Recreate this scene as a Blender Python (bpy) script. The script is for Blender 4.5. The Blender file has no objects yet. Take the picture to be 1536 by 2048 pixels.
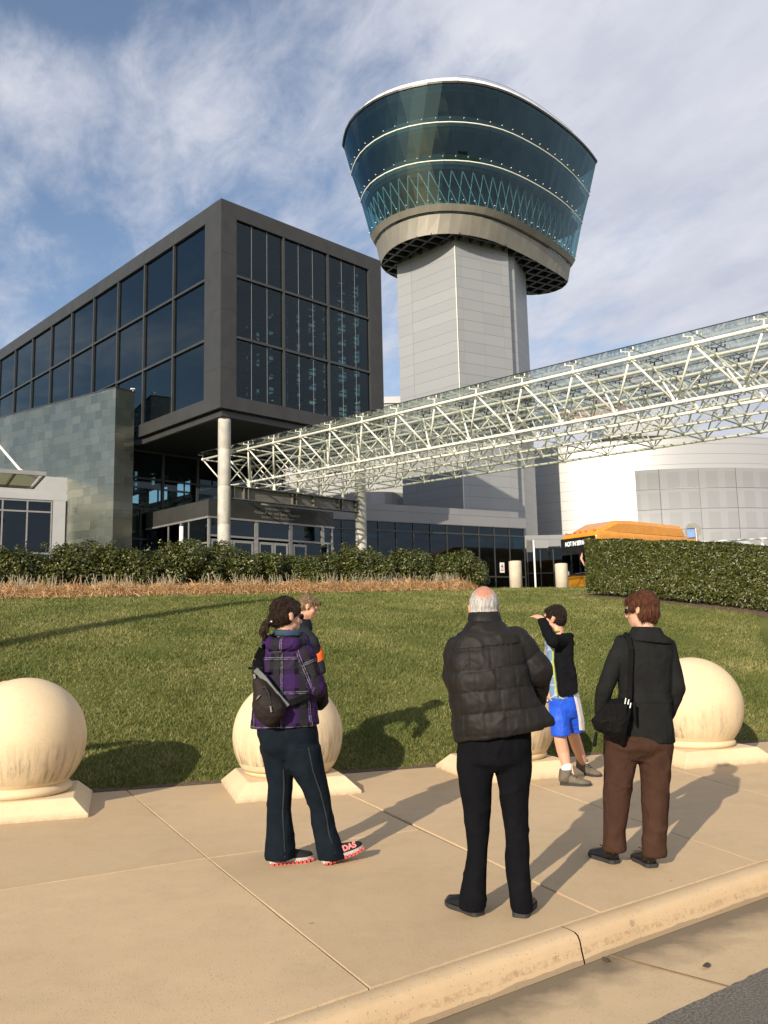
import bpy, math, random
import numpy as np
from mathutils import Vector, noise as mnoise

random.seed(7)
RNG = np.random.default_rng(7)
SC = bpy.context.scene
COL = SC.collection
A = np.array
PI = math.pi

# ------------------------------------------------------------------ camera
FPX, PITCH, ROLL, EYE = 1690.0, math.radians(8.0), math.radians(1.28), 1.5
CAM = A([0.0, 0.0, EYE])
c_f = A([0, math.cos(PITCH), math.sin(PITCH)])
_u0 = A([0, -math.sin(PITCH), math.cos(PITCH)])
_r0 = A([1.0, 0, 0])
c_r = math.cos(ROLL) * _r0 - math.sin(ROLL) * _u0
c_u = math.cos(ROLL) * _u0 + math.sin(ROLL) * _r0


def at(u, v, Y):
    """the world point seen at a measured photo position, Y metres ahead"""
    d = c_f + c_r * (u - 768) / FPX + c_u * (1024 - v) / FPX
    return CAM + d * (Y / d[1])


def azv(a):
    a = math.radians(a)
    return A([math.sin(a), math.cos(a), 0.0])


def unit(v):
    v = np.asarray(v, float)
    return v / (np.linalg.norm(v) + 1e-12)


UP = A([0, 0, 1.0])

# ------------------------------------------------------------------ objects


def link(o):
    COL.objects.link(o)
    return o


def empty(name, loc, label=None, cat=None, group=None):
    o = bpy.data.objects.new(name, None)
    o.empty_display_size = 0.2
    o.location = [float(x) for x in loc]
    link(o)
    if label:
        tag(o, label, cat, group)
    return o


def tag(o, label=None, cat=None, group=None, kind=None):
    if label:
        o['label'] = label
    if cat:
        o['category'] = cat
    if group:
        o['group'] = group
    if kind:
        o['kind'] = kind
    return o


def root_of(o):
    while o.parent is not None:
        o = o.parent
    return o


def finish(me, name, mat, parent=None, smooth=False):
    o = bpy.data.objects.new(name, me)
    if mat is not None:
        me.materials.append(mat)
    if smooth:
        me.polygons.foreach_set('use_smooth', [True] * len(me.polygons))
    link(o)
    if parent is not None:
        o.parent = parent
    return o


def np_mesh(name, verts, faces, attr=None):
    """verts Nx3, faces MxK arrays -> mesh"""
    me = bpy.data.meshes.new(name)
    verts = np.ascontiguousarray(verts, dtype=np.float32)
    faces = np.ascontiguousarray(faces, dtype=np.int32)
    n, k = faces.shape
    me.vertices.add(len(verts))
    me.vertices.foreach_set('co', verts.ravel())
    me.loops.add(n * k)
    me.loops.foreach_set('vertex_index', faces.ravel())
    me.polygons.add(n)
    me.polygons.foreach_set('loop_start', np.arange(0, n * k, k, dtype=np.int32))
    me.polygons.foreach_set('loop_total', np.full(n, k, dtype=np.int32))
    me.update(calc_edges=True)
    if attr is not None:
        a = me.attributes.new('tint', 'FLOAT', 'POINT')
        a.data.foreach_set('value', np.ascontiguousarray(attr, dtype=np.float32))
    return me


class MB:
    """collects simple solids into one mesh"""

    def __init__(s):
        s.v = []
        s.f = []

    def add(s, vs, fs):
        b = len(s.v)
        s.v.extend([tuple(map(float, p)) for p in vs])
        s.f.extend([tuple(b + i for i in f) for f in fs])
        return s

    def box(s, o, x, y, z):
        o, x, y, z = map(np.asarray, (o, x, y, z))
        p = [o, o + x, o + x + y, o + y]
        vs = p + [q + z for q in p]
        fs = [(0, 3, 2, 1), (4, 5, 6, 7), (0, 1, 5, 4), (1, 2, 6, 5), (2, 3, 7, 6), (3, 0, 4, 7)]
        if np.dot(np.cross(x, y), z) < 0:
            fs = [f[::-1] for f in fs]
        return s.add(vs, fs)

    def abox(s, x0, x1, y0, y1, z0, z1):
        return s.box((x0, y0, z0), (x1 - x0, 0, 0), (0, y1 - y0, 0), (0, 0, z1 - z0))

    def bar(s, p, q, r, n=6, r2=None):
        p, q = np.asarray(p, float), np.asarray(q, float)
        t = unit(q - p)
        e = unit(np.cross(t, UP if abs(t[2]) < .9 else A([1.0, 0, 0])))
        g = np.cross(t, e)
        r2 = r if r2 is None else r2
        ring = lambda c, rr: [c + rr * (math.cos(2 * PI * i / n) * e + math.sin(2 * PI * i / n) * g) for i in range(n)]
        return s.loft([ring(p, r), ring(q, r2)])

    def flatbar(s, p, q, w, h, up=UP):
        p, q = np.asarray(p, float), np.asarray(q, float)
        t = q - p
        e = unit(np.cross(t, up))
        g = unit(np.cross(e, t))
        return s.box(p - e * w / 2 - g * h / 2, t, e * w, g * h)

    def loft(s, rings, caps=True, wrap=True):
        n = len(rings[0])
        vs = [p for r in rings for p in r]
        fs = []
        for k in range(len(rings) - 1):
            for i in range(n if wrap else n - 1):
                j = (i + 1) % n
                fs.append((k * n + i, (k + 1) * n + i, (k + 1) * n + j, k * n + j))
        if caps:
            fs.append(tuple(range(n)))
            fs.append(tuple((len(rings) - 1) * n + i for i in range(n))[::-1])
        return s.add(vs, fs)

    def cap(s, p, q, r, r2=None, n=12, k=4):
        """tapered capsule"""
        p, q = np.asarray(p, float), np.asarray(q, float)
        r2 = r if r2 is None else r2
        t = unit(q - p) if np.linalg.norm(q - p) > 1e-9 else UP
        e = unit(np.cross(t, UP if abs(t[2]) < .9 else A([1.0, 0, 0])))
        g = np.cross(t, e)
        rings = []
        for i in range(k + 1):
            a = -PI / 2 + (PI / 2) * (i + .05) / (k + .05)
            rings.append((p + t * r * math.sin(a), r * math.cos(a)))
        for i in range(k + 1):
            a = (PI / 2) * i / (k + .05)
            rings.append((q + t * r2 * math.sin(a), r2 * math.cos(a)))
        rr = [[c + rad * (math.cos(2 * PI * j / n) * e + math.sin(2 * PI * j / n) * g) for j in range(n)] for c, rad in rings]
        return s.loft(rr)

    def ell(s, c, r, ax=None, n=16, k=10):
        c = np.asarray(c, float)
        ax = ax if ax is not None else (A([1.0, 0, 0]), A([0, 1.0, 0]), UP)
        rr = []
        for i in range(k + 1):
            a = -PI / 2 * .985 + PI * .985 * i / k
            rr.append([c + ax[2] * r[2] * math.sin(a) + math.cos(a) * (ax[0] * r[0] * math.cos(2 * PI * j / n) + ax[1] * r[1] * math.sin(2 * PI * j / n)) for j in range(n)])
        return s.loft(rr)

    def mesh(s, off=None):
        me = bpy.data.meshes.new('m')
        v = s.v if off is None else [(p[0] - off[0], p[1] - off[1], p[2] - off[2]) for p in s.v]
        me.from_pydata(v, [], s.f)
        me.validate(verbose=False)
        return me

    def build(s, name, mat, parent=None, smooth=False, bevel=0):
        off = root_of(parent).location if parent is not None else None
        me = s.mesh(off)
        me.name = name
        o = finish(me, name, mat, parent, smooth)
        if bevel:
            b = o.modifiers.new('bevel', 'BEVEL')
            b.width = bevel
            b.segments = 2
            b.limit_method = 'ANGLE'
        return o


def lap_smooth(co, edges, it, lam=.5):
    n = len(co)
    a, b = edges[:, 0], edges[:, 1]
    deg = np.bincount(a, minlength=n) + np.bincount(b, minlength=n)
    deg = np.maximum(deg, 1)[:, None]
    for _ in range(it):
        acc = np.zeros_like(co)
        for k in range(3):
            acc[:, k] = np.bincount(a, weights=co[b, k], minlength=n) + np.bincount(b, weights=co[a, k], minlength=n)
        co = co + lam * (acc / deg - co)
    return co


def solid(name, mb, voxel, mat, parent, smooth_it=3, disp=None, uv=None, cull=None):
    """fuse overlapping solids into one continuous skin"""
    me = mb.mesh()
    o = bpy.data.objects.new('tmp_' + name, me)
    link(o)
    m = o.modifiers.new('r', 'REMESH')
    m.mode = 'VOXEL'
    m.voxel_size = voxel
    dg = bpy.context.evaluated_depsgraph_get()
    dg.update()
    me2 = bpy.data.meshes.new_from_object(o.evaluated_get(dg))
    bpy.data.objects.remove(o)
    bpy.data.meshes.remove(me)
    n = len(me2.vertices)
    co = np.empty(n * 3, dtype=np.float32)
    me2.vertices.foreach_get('co', co)
    co = co.reshape(-1, 3).astype(float)
    ed = np.empty(len(me2.edges) * 2, dtype=np.int32)
    me2.edges.foreach_get('vertices', ed)
    ed = ed.reshape(-1, 2)
    co = lap_smooth(co, ed, smooth_it)
    if disp is not None:
        me2.vertices.foreach_set('co', co.astype(np.float32).ravel())
        me2.update()
        nr = np.empty(n * 3, dtype=np.float32)
        me2.vertices.foreach_get('normal', nr)
        nr = nr.reshape(-1, 3)
        co = co + nr * disp(co, nr)[:, None]
    if uv is not None:
        uvs = uv(co)
        lay = me2.uv_layers.new(name='UVMap')
        li = np.empty(len(me2.loops), dtype=np.int32)
        me2.loops.foreach_get('vertex_index', li)
        lay.data.foreach_set('uv', uvs[li].astype(np.float32).ravel())
    off = A(root_of(parent).location) if parent is not None else np.zeros(3)
    me2.vertices.foreach_set('co', (co - off).astype(np.float32).ravel())
    me2.update()
    me2.name = name
    return finish(me2, name, mat, parent, True)


def vnoise(P, scale, seed=0, octs=2):
    sx, sy, sz = (scale, scale, scale) if np.isscalar(scale) else scale
    out = np.empty(len(P))
    for i, p in enumerate(P):
        out[i] = mnoise.fractal(Vector((p[0] * sx + seed * 7.3, p[1] * sy - seed * 3.1, p[2] * sz + seed)), 1.0, 2.0, octs)
    return out


# ------------------------------------------------------------------ materials


class G:
    def __init__(s, nt):
        s.nt = nt

    def n(s, t, **kw):
        x = s.nt.nodes.new(t)
        for k, v in kw.items():
            if k.startswith('i_'):
                x.inputs[k[2:].replace('_', ' ')].default_value = v
            else:
                setattr(x, k, v)
        return x

    def l(s, a, b):
        s.nt.links.new(a, b)

    def put(s, sock, val):
        if hasattr(val, 'is_linked') or isinstance(val, bpy.types.NodeSocket):
            s.l(val, sock)
        else:
            sock.default_value = val

    def m(s, op, a, b=0.0, c=0.0):
        x = s.n('ShaderNodeMath', operation=op)
        s.put(x.inputs[0], a)
        s.put(x.inputs[1], b)
        s.put(x.inputs[2], c)
        return x.outputs[0]

    def mix(s, f, a, b, blend='MIX'):
        x = s.n('ShaderNodeMix', data_type='RGBA', blend_type=blend)
        s.put(x.inputs[0], f)
        for sock, v in ((x.inputs[6], a), (x.inputs[7], b)):
            if isinstance(v, tuple) and len(v) == 3:
                v = v + (1.0,)
            s.put(sock, v)
        return x.outputs[2]

    def ramp(s, f, stops, interp='LINEAR'):
        x = s.n('ShaderNodeValToRGB')
        cr = x.color_ramp
        cr.interpolation = interp
        while len(cr.elements) < len(stops):
            cr.elements.new(.5)
        for e, (p, c) in zip(cr.elements, stops):
            e.position = p
            e.color = c if len(c) == 4 else tuple(c) + (1.0,)
        s.put(x.inputs[0], f)
        return x.outputs[0]

    def noise(s, vec, scale, detail=4, rough=.55, dist=0.0):
        x = s.n('ShaderNodeTexNoise')
        x.inputs['Scale'].default_value = scale
        x.inputs['Detail'].default_value = detail
        x.inputs['Roughness'].default_value = rough
        x.inputs['Distortion'].default_value = dist
        if vec is not None:
            s.l(vec, x.inputs['Vector'])
        return x.outputs['Fac']

    def obj(s):
        return s.n('ShaderNodeTexCoord').outputs['Object']

    def world(s):
        return s.n('ShaderNodeNewGeometry').outputs['Position']

    def scale(s, vec, sx, sy, sz):
        x = s.n('ShaderNodeMapping')
        x.inputs['Scale'].default_value = (sx, sy, sz)
        s.l(vec, x.inputs['Vector'])
        return x.outputs[0]

    def dot(s, vec, d):
        x = s.n('ShaderNodeVectorMath', operation='DOT_PRODUCT')
        s.l(vec, x.inputs[0])
        x.inputs[1].default_value = tuple(float(q) for q in d)
        return x.outputs['Value']

    def xyz(s, vec):
        x = s.n('ShaderNodeSeparateXYZ')
        s.l(vec, x.inputs[0])
        return x.outputs

    def comb(s, a, b, c=0.0):
        x = s.n('ShaderNodeCombineXYZ')
        for i, q in enumerate((a, b, c)):
            s.put(x.inputs[i], q)
        return x.outputs[0]

    def bump(s, h, strength, dist=.01):
        x = s.n('ShaderNodeBump')
        x.inputs['Strength'].default_value = strength
        x.inputs['Distance'].default_value = dist
        s.l(h, x.inputs['Height'])
        return x.outputs[0]

    def white(s, vec):
        x = s.n('ShaderNodeTexWhiteNoise', noise_dimensions='3D')
        s.l(vec, x.inputs['Vector'])
        return x.outputs['Value']


def mat0(name):
    m = bpy.data.materials.new(name)
    m.use_nodes = True
    nt = m.node_tree
    g = G(nt)
    return m, g, nt.nodes['Principled BSDF']


def pset(b, **kw):
    for k, v in kw.items():
        k = k.replace('_', ' ')
        if isinstance(v, tuple) and len(v) == 3:
            v = v + (1.0,)
        b.inputs[k].default_value = v


def pm(name, c1, c2=None, scale=6, rough=.6, metal=0.0, bump=0.0, bscale=None, spec=.5, stretch=None, detail=5, rvar=0.0, bdist=.01, contrast=(.35, .65)):
    m, g, b = mat0(name)
    c2 = c2 or tuple(x * .8 for x in c1)
    vec = g.obj()
    if stretch:
        vec = g.scale(vec, *stretch)
    f = g.noise(vec, scale, detail)
    f2 = g.ramp(f, [(contrast[0], (0, 0, 0)), (contrast[1], (1, 1, 1))])
    g.l(g.mix(f2, c1, c2), b.inputs['Base Color'])
    pset(b, Roughness=rough, Metallic=metal, Specular_IOR_Level=spec)
    if rvar:
        g.l(g.m('MULTIPLY_ADD', f, rvar, rough - rvar / 2), b.inputs['Roughness'])
    if bump:
        h = g.noise(vec, bscale or scale * 4, 4)
        g.l(g.bump(h, bump, bdist), b.inputs['Normal'])
    return m
# ------------------------------------------------------------------ material library
def glass(name, tint, refl=(.75, .8, .85), f0=.10, rough=.015, dirt=0.0, wave=0.0):
    """architectural glass: tinted see-through sheet with mirror reflection rising at grazing angles"""
    m, g, b = mat0(name)
    nt = g.nt
    nt.nodes.remove(b)
    out = nt.nodes['Material Output']
    tr = g.n('ShaderNodeBsdfTransparent')
    tr.inputs[0].default_value = tint + (1,)
    gl = g.n('ShaderNodeBsdfGlossy')
    gl.inputs['Color'].default_value = refl + (1,)
    gl.inputs['Roughness'].default_value = rough
    lw = g.n('ShaderNodeLayerWeight')
    lw.inputs['Blend'].default_value = .5
    f = g.m('POWER', lw.outputs['Facing'], 3.0)
    f = g.m('MULTIPLY_ADD', f, .75, f0)
    if wave:
        h = g.noise(g.obj(), .6, 2)
        nb = g.bump(h, wave, .02)
        g.l(nb, gl.inputs['Normal'])
    mx = g.n('ShaderNodeMixShader')
    g.l(f, mx.inputs[0])
    g.l(tr.outputs[0], mx.inputs[1])
    g.l(gl.outputs[0], mx.inputs[2])
    last = mx.outputs[0]
    if dirt:
        df = g.n('ShaderNodeBsdfDiffuse')
        df.inputs[0].default_value = (.42, .45, .42, 1)
        m2 = g.n('ShaderNodeMixShader')
        nz = g.noise(g.obj(), 3.0, 5)
        g.l(g.m('MULTIPLY', nz, dirt * 2), m2.inputs[0])
        g.l(last, m2.inputs[1])
        g.l(df.outputs[0], m2.inputs[2])
        last = m2.outputs[0]
    g.l(last, out.inputs[0])
    return m


M = {}
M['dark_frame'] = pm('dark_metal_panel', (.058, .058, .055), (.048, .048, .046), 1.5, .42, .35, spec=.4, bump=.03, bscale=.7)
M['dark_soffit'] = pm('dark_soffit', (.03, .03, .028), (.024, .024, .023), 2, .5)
M['mullion'] = pm('grey_mullion', (.075, .078, .076), (.062, .065, .064), 3, .4, .5)
M['alu'] = pm('aluminium_frame', (.40, .39, .37), (.34, .33, .31), 3, .38, .6)
M['box_glass'] = glass('blue_tinted_glass', (.19, .27, .30), (.42, .50, .52), .10, wave=.02)
M['front_glass'] = glass('front_tinted_glass', (.38, .50, .53), (.38, .45, .47), .065, wave=.02)
M['lobby_glass'] = glass('lobby_glass', (.55, .70, .72), (.5, .56, .58), .06)
M['teal_glass'] = glass('teal_glass', (.16, .30, .36), (.5, .6, .65), .07)
M['tower_glass'] = glass('tower_glass', (.25, .38, .40), (.29, .45, .50), .11)
M['tower_low_glass'] = glass('tower_lower_glass', (.38, .60, .64), (.38, .54, .58), .09)
M['rear_glass'] = glass('rear_clear_glass', (.74, .80, .75), (.6, .7, .7), .05)
M['inside_pale'] = pm('interior_pale', (.16, .19, .19), (.11, .135, .14), 1, .7)
M['roof_glass'] = glass('canopy_roof_glass', (.90, .94, .93), (.78, .80, .80), .06, dirt=.03)
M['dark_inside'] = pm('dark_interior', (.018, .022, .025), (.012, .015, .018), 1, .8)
M['floor_inside'] = pm('interior_floor', (.05, .052, .055), (.04, .042, .045), 1, .7)
M['blind'] = pm('interior_blind', (.045, .06, .07), (.03, .045, .055), 1.5, .7, stretch=(1, 1, 6))
M['teal_tube'] = pm('pale_brace_tube', (.40, .47, .48), (.34, .41, .43), 2, .4)
M['white_steel'] = pm('white_painted_steel', (.80, .79, .70), (.70, .69, .60), 9, .38, spec=.5)
M['dark_clip'] = pm('dark_clip', (.05, .05, .05), (.03, .03, .03), 9, .4, .6)
M['girder'] = pm('grey_girder_steel', (.17, .165, .15), (.13, .125, .115), 3, .5, .3, bump=.05)
M['cream_trim'] = pm('pale_metal_trim', (.62, .61, .58), (.54, .53, .50), 4, .4, .3)
M['white_panel'] = pm('white_metal_panel', (.44, .445, .455), (.41, .415, .42), 1.2, .45, .2)
M['yellow'] = pm('bus_orange_paint', (.64, .275, .028), (.56, .23, .020), 3, .22, spec=.6)
M['black_gloss'] = pm('black_gloss', (.012, .012, .013), (.018, .018, .018), 5, .15, spec=.6)
M['rubber'] = pm('black_rubber', (.018, .018, .018), (.026, .026, .025), 20, .75)
M['chrome'] = pm('bright_metal', (.7, .7, .7), (.6, .6, .6), 8, .25, 1.0)
M['red_paint'] = pm('red_paint', (.42, .03, .025), (.36, .025, .02), 4, .3)
M['blue_plate'] = pm('blue_sign_paint', (.06, .15, .42), (.10, .22, .52), 2, .35)
M['grey_plate'] = pm('weathered_sign_back', (.15, .15, .135), (.12, .12, .11), 6, .5, .3)
M['white_paint'] = pm('white_paint', (.78, .78, .76), (.70, .70, .68), 6, .4)
M['lamp_white'] = pm('lamp_lens', (.8, .8, .78), None, 4, .2)


def concrete(name, c1, c2, speck=.25, scale=1.0, bump=.25, stain=None, slabs=False):
    m, g, b = mat0(name)
    P = g.world()
    big = g.noise(P, .9 * scale, 4, .6)
    mid = g.noise(P, 6 * scale, 5, .6)
    fine = g.noise(P, 160 * scale, 3, .6)
    col = g.mix(g.ramp(big, [(.3, (0, 0, 0)), (.7, (1, 1, 1))]), c1, c2)
    col = g.mix(g.m('MULTIPLY', mid, .5), col, tuple(x * .66 for x in c1))
    blot = g.ramp(g.noise(P, 1.7, 6, .7), [(.5, (0, 0, 0)), (.72, (1, 1, 1))])
    col = g.mix(g.m('MULTIPLY', blot, .30), col, tuple(x * .55 for x in c2))
    v = g.n('ShaderNodeTexVoronoi')
    v.inputs['Scale'].default_value = 64 * scale
    g.l(P, v.inputs['Vector'])
    sm = g.m('LESS_THAN', v.outputs['Distance'], .2)
    keep = g.m('GREATER_THAN', g.xyz(v.outputs['Color'])[0], g.m('MULTIPLY_ADD', mid, -.75, 1.03))
    sm = g.m('MULTIPLY', sm, keep)
    col = g.mix(g.m('MULTIPLY', sm, .55), col, (.09, .07, .05))
    f2 = g.ramp(fine, [(.35, (.0, .0, .0)), (.65, (1, 1, 1))])
    col = g.mix(g.m('MULTIPLY', f2, speck), col, tuple(x * .55 for x in c1))
    gum = g.n('ShaderNodeTexVoronoi')
    gum.inputs['Scale'].default_value = 3.2
    g.l(P, gum.inputs['Vector'])
    gm_ = g.m('MULTIPLY', g.m('LESS_THAN', gum.outputs['Distance'], .055), g.m('GREATER_THAN', g.xyz(gum.outputs['Color'])[1], .62))
    col = g.mix(g.m('MULTIPLY', gm_, .38), col, (.10, .08, .06))
    if slabs:
        at_ = g.n('ShaderNodeAttribute', attribute_name='tint')
        col = g.mix(g.m('MULTIPLY', at_.outputs['Fac'], .34), col, tuple(x * .62 for x in c2))
    if stain:
        zz = g.xyz(P)[2]
        wob = g.m('MULTIPLY', g.m('SUBTRACT', g.noise(P, 5, 4), .5), .03 if stain == 'kerb' else .012)
        zz = g.m('ADD', zz, wob)
        if stain == 'gutter':
            k = g.ramp(g.m('MULTIPLY_ADD', zz, 1.0, 1.0), [(.8608, (1, 1, 1)), (.8652, (0, 0, 0))])
            col = g.mix(g.m('MULTIPLY', k, .80), col, (.10, .085, .066))
        else:
            up_ = g.m('MULTIPLY', g.m('GREATER_THAN', zz, -.098), g.m('LESS_THAN', zz, -.066))
            pat = g.ramp(g.noise(P, 30, 7, .75), [(.46, (0, 0, 0)), (.70, (1, 1, 1))])
            col = g.mix(g.m('MULTIPLY', g.m('MULTIPLY', up_, pat), .55), col, (.20, .085, .035))
            lowk = g.m('MULTIPLY', g.m('LESS_THAN', zz, -.118), .5)
            col = g.mix(lowk, col, (.11, .085, .06))
    g.l(col, b.inputs['Base Color'])
    pset(b, Roughness=.85, Specular_IOR_Level=.25)
    h = g.m('ADD', g.m('MULTIPLY', fine, .6), g.m('MULTIPLY', sm, -1.0))
    h = g.m('ADD', h, g.m('MULTIPLY', mid, .5))
    g.l(g.bump(h, bump, .006), b.inputs['Normal'])
    return m


M['pavement'] = concrete('tan_pavement_concrete', (.645, .480, .295), (.565, .415, .25), .42, bump=.5, slabs=True)
M['kerb'] = concrete('tan_kerb_concrete', (.61, .455, .28), (.54, .39, .23), .15, stain='kerb')
M['gutter'] = concrete('tan_gutter_concrete', (.60, .455, .28), (.52, .385, .235), .18, stain='gutter')
M['joint'] = concrete('joint_mortar', (.24, .17, .10), (.18, .13, .075), .2)


def asphalt():
    m, g, b = mat0('asphalt')
    P = g.world()
    n1 = g.noise(P, 95, 4, .75)
    n2 = g.noise(P, 1.2, 4)
    col = g.mix(g.ramp(n1, [(.40, (0, 0, 0)), (.66, (1, 1, 1))]), (.055, .050, .042), (.26, .235, .195))
    col = g.mix(g.m('MULTIPLY', n2, .5), col, (.09, .08, .065))
    g.l(col, b.inputs['Base Color'])
    pset(b, Roughness=.9)
    g.l(g.bump(n1, .5, .008), b.inputs['Normal'])
    return m


M['asphalt'] = asphalt()


def stone():
    """cast limestone with dark rain streaks low on the sphere"""
    m, g, b = mat0('cast_stone')
    P = g.obj()
    W = g.world()
    big = g.noise(W, 2.2, 5, .6)
    fine = g.noise(W, 90, 3, .6)
    col = g.mix(g.ramp(big, [(.3, (0, 0, 0)), (.72, (1, 1, 1))]), (.68, .545, .355), (.60, .475, .305))
    x, y, z = g.xyz(P)
    ang = g.m('ARCTAN2', y, x)
    st = g.noise(g.comb(g.m('MULTIPLY', ang, 9.0), g.m('MULTIPLY', z, 2.4), g.dot(W, (.11, .07, 0))), 1.5, 8, .72)
    pat = g.ramp(g.noise(W, 2.6, 3), [(.32, (.15, .15, .15)), (.55, (1, 1, 1))])
    st = g.m('MULTIPLY', g.ramp(st, [(.46, (0, 0, 0)), (.60, (1, 1, 1))]), pat)
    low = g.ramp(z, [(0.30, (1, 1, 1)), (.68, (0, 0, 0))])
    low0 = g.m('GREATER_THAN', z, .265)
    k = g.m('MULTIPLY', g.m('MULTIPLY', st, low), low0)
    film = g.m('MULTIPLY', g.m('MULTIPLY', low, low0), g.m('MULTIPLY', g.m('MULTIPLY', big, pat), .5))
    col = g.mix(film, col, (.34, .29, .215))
    col = g.mix(g.m('MULTIPLY', k, .80), col, (.12, .105, .082))
    blot = g.ramp(g.noise(W, 11, 5, .7), [(.62, (0, 0, 0)), (.75, (1, 1, 1))])
    col = g.mix(g.m('MULTIPLY', blot, .16), col, (.30, .24, .16))
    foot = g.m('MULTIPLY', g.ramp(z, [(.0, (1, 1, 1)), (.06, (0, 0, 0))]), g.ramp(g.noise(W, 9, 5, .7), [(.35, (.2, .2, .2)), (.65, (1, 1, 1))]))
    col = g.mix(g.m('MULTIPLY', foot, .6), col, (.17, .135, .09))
    col = g.mix(g.m('MULTIPLY', fine, .12), col, (.35, .28, .18))
    g.l(col, b.inputs['Base Color'])
    pit = g.n('ShaderNodeTexVoronoi')
    pit.inputs['Scale'].default_value = 38
    g.l(W, pit.inputs['Vector'])
    pk = g.m('MULTIPLY', g.m('LESS_THAN', pit.outputs['Distance'], .16), g.m('GREATER_THAN', g.xyz(pit.outputs['Color'])[0], .80))
    col2 = g.mix(g.m('MULTIPLY', pk, .45), col, (.22, .18, .12))
    mot = g.ramp(g.noise(W, 28, 5, .7), [(.45, (0, 0, 0)), (.7, (1, 1, 1))])
    g.l(g.mix(g.m('MULTIPLY', mot, .14), col2, (.33, .26, .17)), b.inputs['Base Color'])
    pset(b, Roughness=.82, Specular_IOR_Level=.25)
    g.l(g.bump(g.m('ADD', g.m('MULTIPLY', fine, .7), g.m('MULTIPLY', pk, -1.0)), .3, .004), b.inputs['Normal'])
    return m


M['stone'] = stone()
M['column'] = pm('column_concrete', (.47, .455, .41), (.36, .345, .31), 3.5, .75, bump=.08, bscale=30, stretch=(1, 1, .6))
M['bollard'] = pm('bollard_concrete', (.55, .48, .38), (.47, .41, .32), 5, .8, bump=.1, bscale=60)


def seamed(name, c1, c2, dz, zoff, du=None, udir=(1, 0, 0), rough=.45, metal=.4, w=.025, seam=.45, pillow=0.0, tone=.06):
    """metal cladding: panels with recessed horizontal (and vertical) joints"""
    m, g, b = mat0(name)
    P = g.world()
    z = g.xyz(P)[2]
    fz = g.m('FRACT', g.m('DIVIDE', g.m('SUBTRACT', z, zoff), dz))
    iz = g.m('FLOOR', g.m('DIVIDE', g.m('SUBTRACT', z, zoff), dz))
    s = g.m('LESS_THAN', fz, w / dz)
    iu = 0.0
    if du:
        u = g.dot(P, udir)
        fu = g.m('FRACT', g.m('DIVIDE', u, du))
        iu = g.m('FLOOR', g.m('DIVIDE', u, du))
        s = g.m('MAXIMUM', s, g.m('MULTIPLY', g.m('LESS_THAN', fu, w / du), .5))
    rnd = g.white(g.comb(iz, iu, 3.0))
    col = g.mix(rnd, c1, c2)
    n = g.noise(P, .35, 4)
    col = g.mix(g.m('MULTIPLY', n, tone * 2), col, tuple(x * .7 for x in c1))
    col = g.mix(g.m('MULTIPLY', s, seam), col, (.05, .05, .05))
    g.l(col, b.inputs['Base Color'])
    pset(b, Roughness=rough, Metallic=metal)
    g.l(g.bump(g.m('MULTIPLY', s, -1.0), .6, .01), b.inputs['Normal'])
    return m


M['shaft'] = seamed('tower_shaft_panel', (.325, .338, .345), (.302, .315, .325), .86, .1, 1.9, (.87, .49, 0), .5, .25)
M['cyl'] = seamed('drum_cladding', (.50, .505, .505), (.47, .475, .48), .86, .45, None, rough=.38, metal=.42, seam=.5, tone=.04)
M['parapet'] = seamed('grey_parapet_panel', (.27, .275, .285), (.245, .25, .26), .62, .25, 3.6, (.87, .49, 0), .5, .25, .02, .6)
M['band'] = pm('bronze_concrete_band', (.270, .252, .210), (.215, .200, .168), .8, .52, .25, stretch=(1, 1, .3))


def zinc():
    m, g, b = mat0('patinated_zinc_tiles')
    P = g.world()
    u = g.dot(P, tuple(azv(-57)) )
    v = g.dot(P, tuple(azv(33)))
    z = g.xyz(P)[2]
    h = g.m('ADD', u, g.m('MULTIPLY', v, 1.0))
    iz = g.m('FLOOR', g.m('DIVIDE', z, .42))
    off = g.m('MULTIPLY', g.white(g.comb(iz, 1.0, 2.0)), .9)
    uu = g.m('DIVIDE', g.m('ADD', h, off), .56)
    iu = g.m('FLOOR', uu)
    fu = g.m('FRACT', uu)
    fz = g.m('FRACT', g.m('DIVIDE', z, .42))
    r = g.white(g.comb(iz, iu, 5.0))
    r2 = g.white(g.comb(iu, iz, 9.0))
    nz = g.noise(P, .5, 4)
    t = g.m('ADD', g.m('MULTIPLY', r, .65), g.m('MULTIPLY', nz, .45))
    col = g.ramp(t, [(.1, (.185, .200, .172)), (.5, (.220, .236, .202)), (.8, (.262, .272, .232)), (1.0, (.32, .318, .27))])
    e = g.m('MAXIMUM', g.m('LESS_THAN', fu, .018), g.m('LESS_THAN', fz, .03))
    col = g.mix(g.m('MULTIPLY', e, .35), col, (.08, .09, .085))
    g.l(col, b.inputs['Base Color'])
    pset(b, Metallic=.9)
    g.l(g.m('MULTIPLY_ADD', r2, .12, .24), b.inputs['Roughness'])
    hgt = g.m('ADD', g.m('MULTIPLY', g.noise(P, 1.1, 2), 1.0), g.m('MULTIPLY', e, -.25))
    tilt = g.m('MULTIPLY', g.m('MULTIPLY', g.m('SUBTRACT', r2, .5), g.m('SUBTRACT', fz, .5)), .35)
    g.l(g.bump(g.m('ADD', hgt, tilt), .35, .03), b.inputs['Normal'])
    return m


M['zinc'] = zinc()


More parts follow.
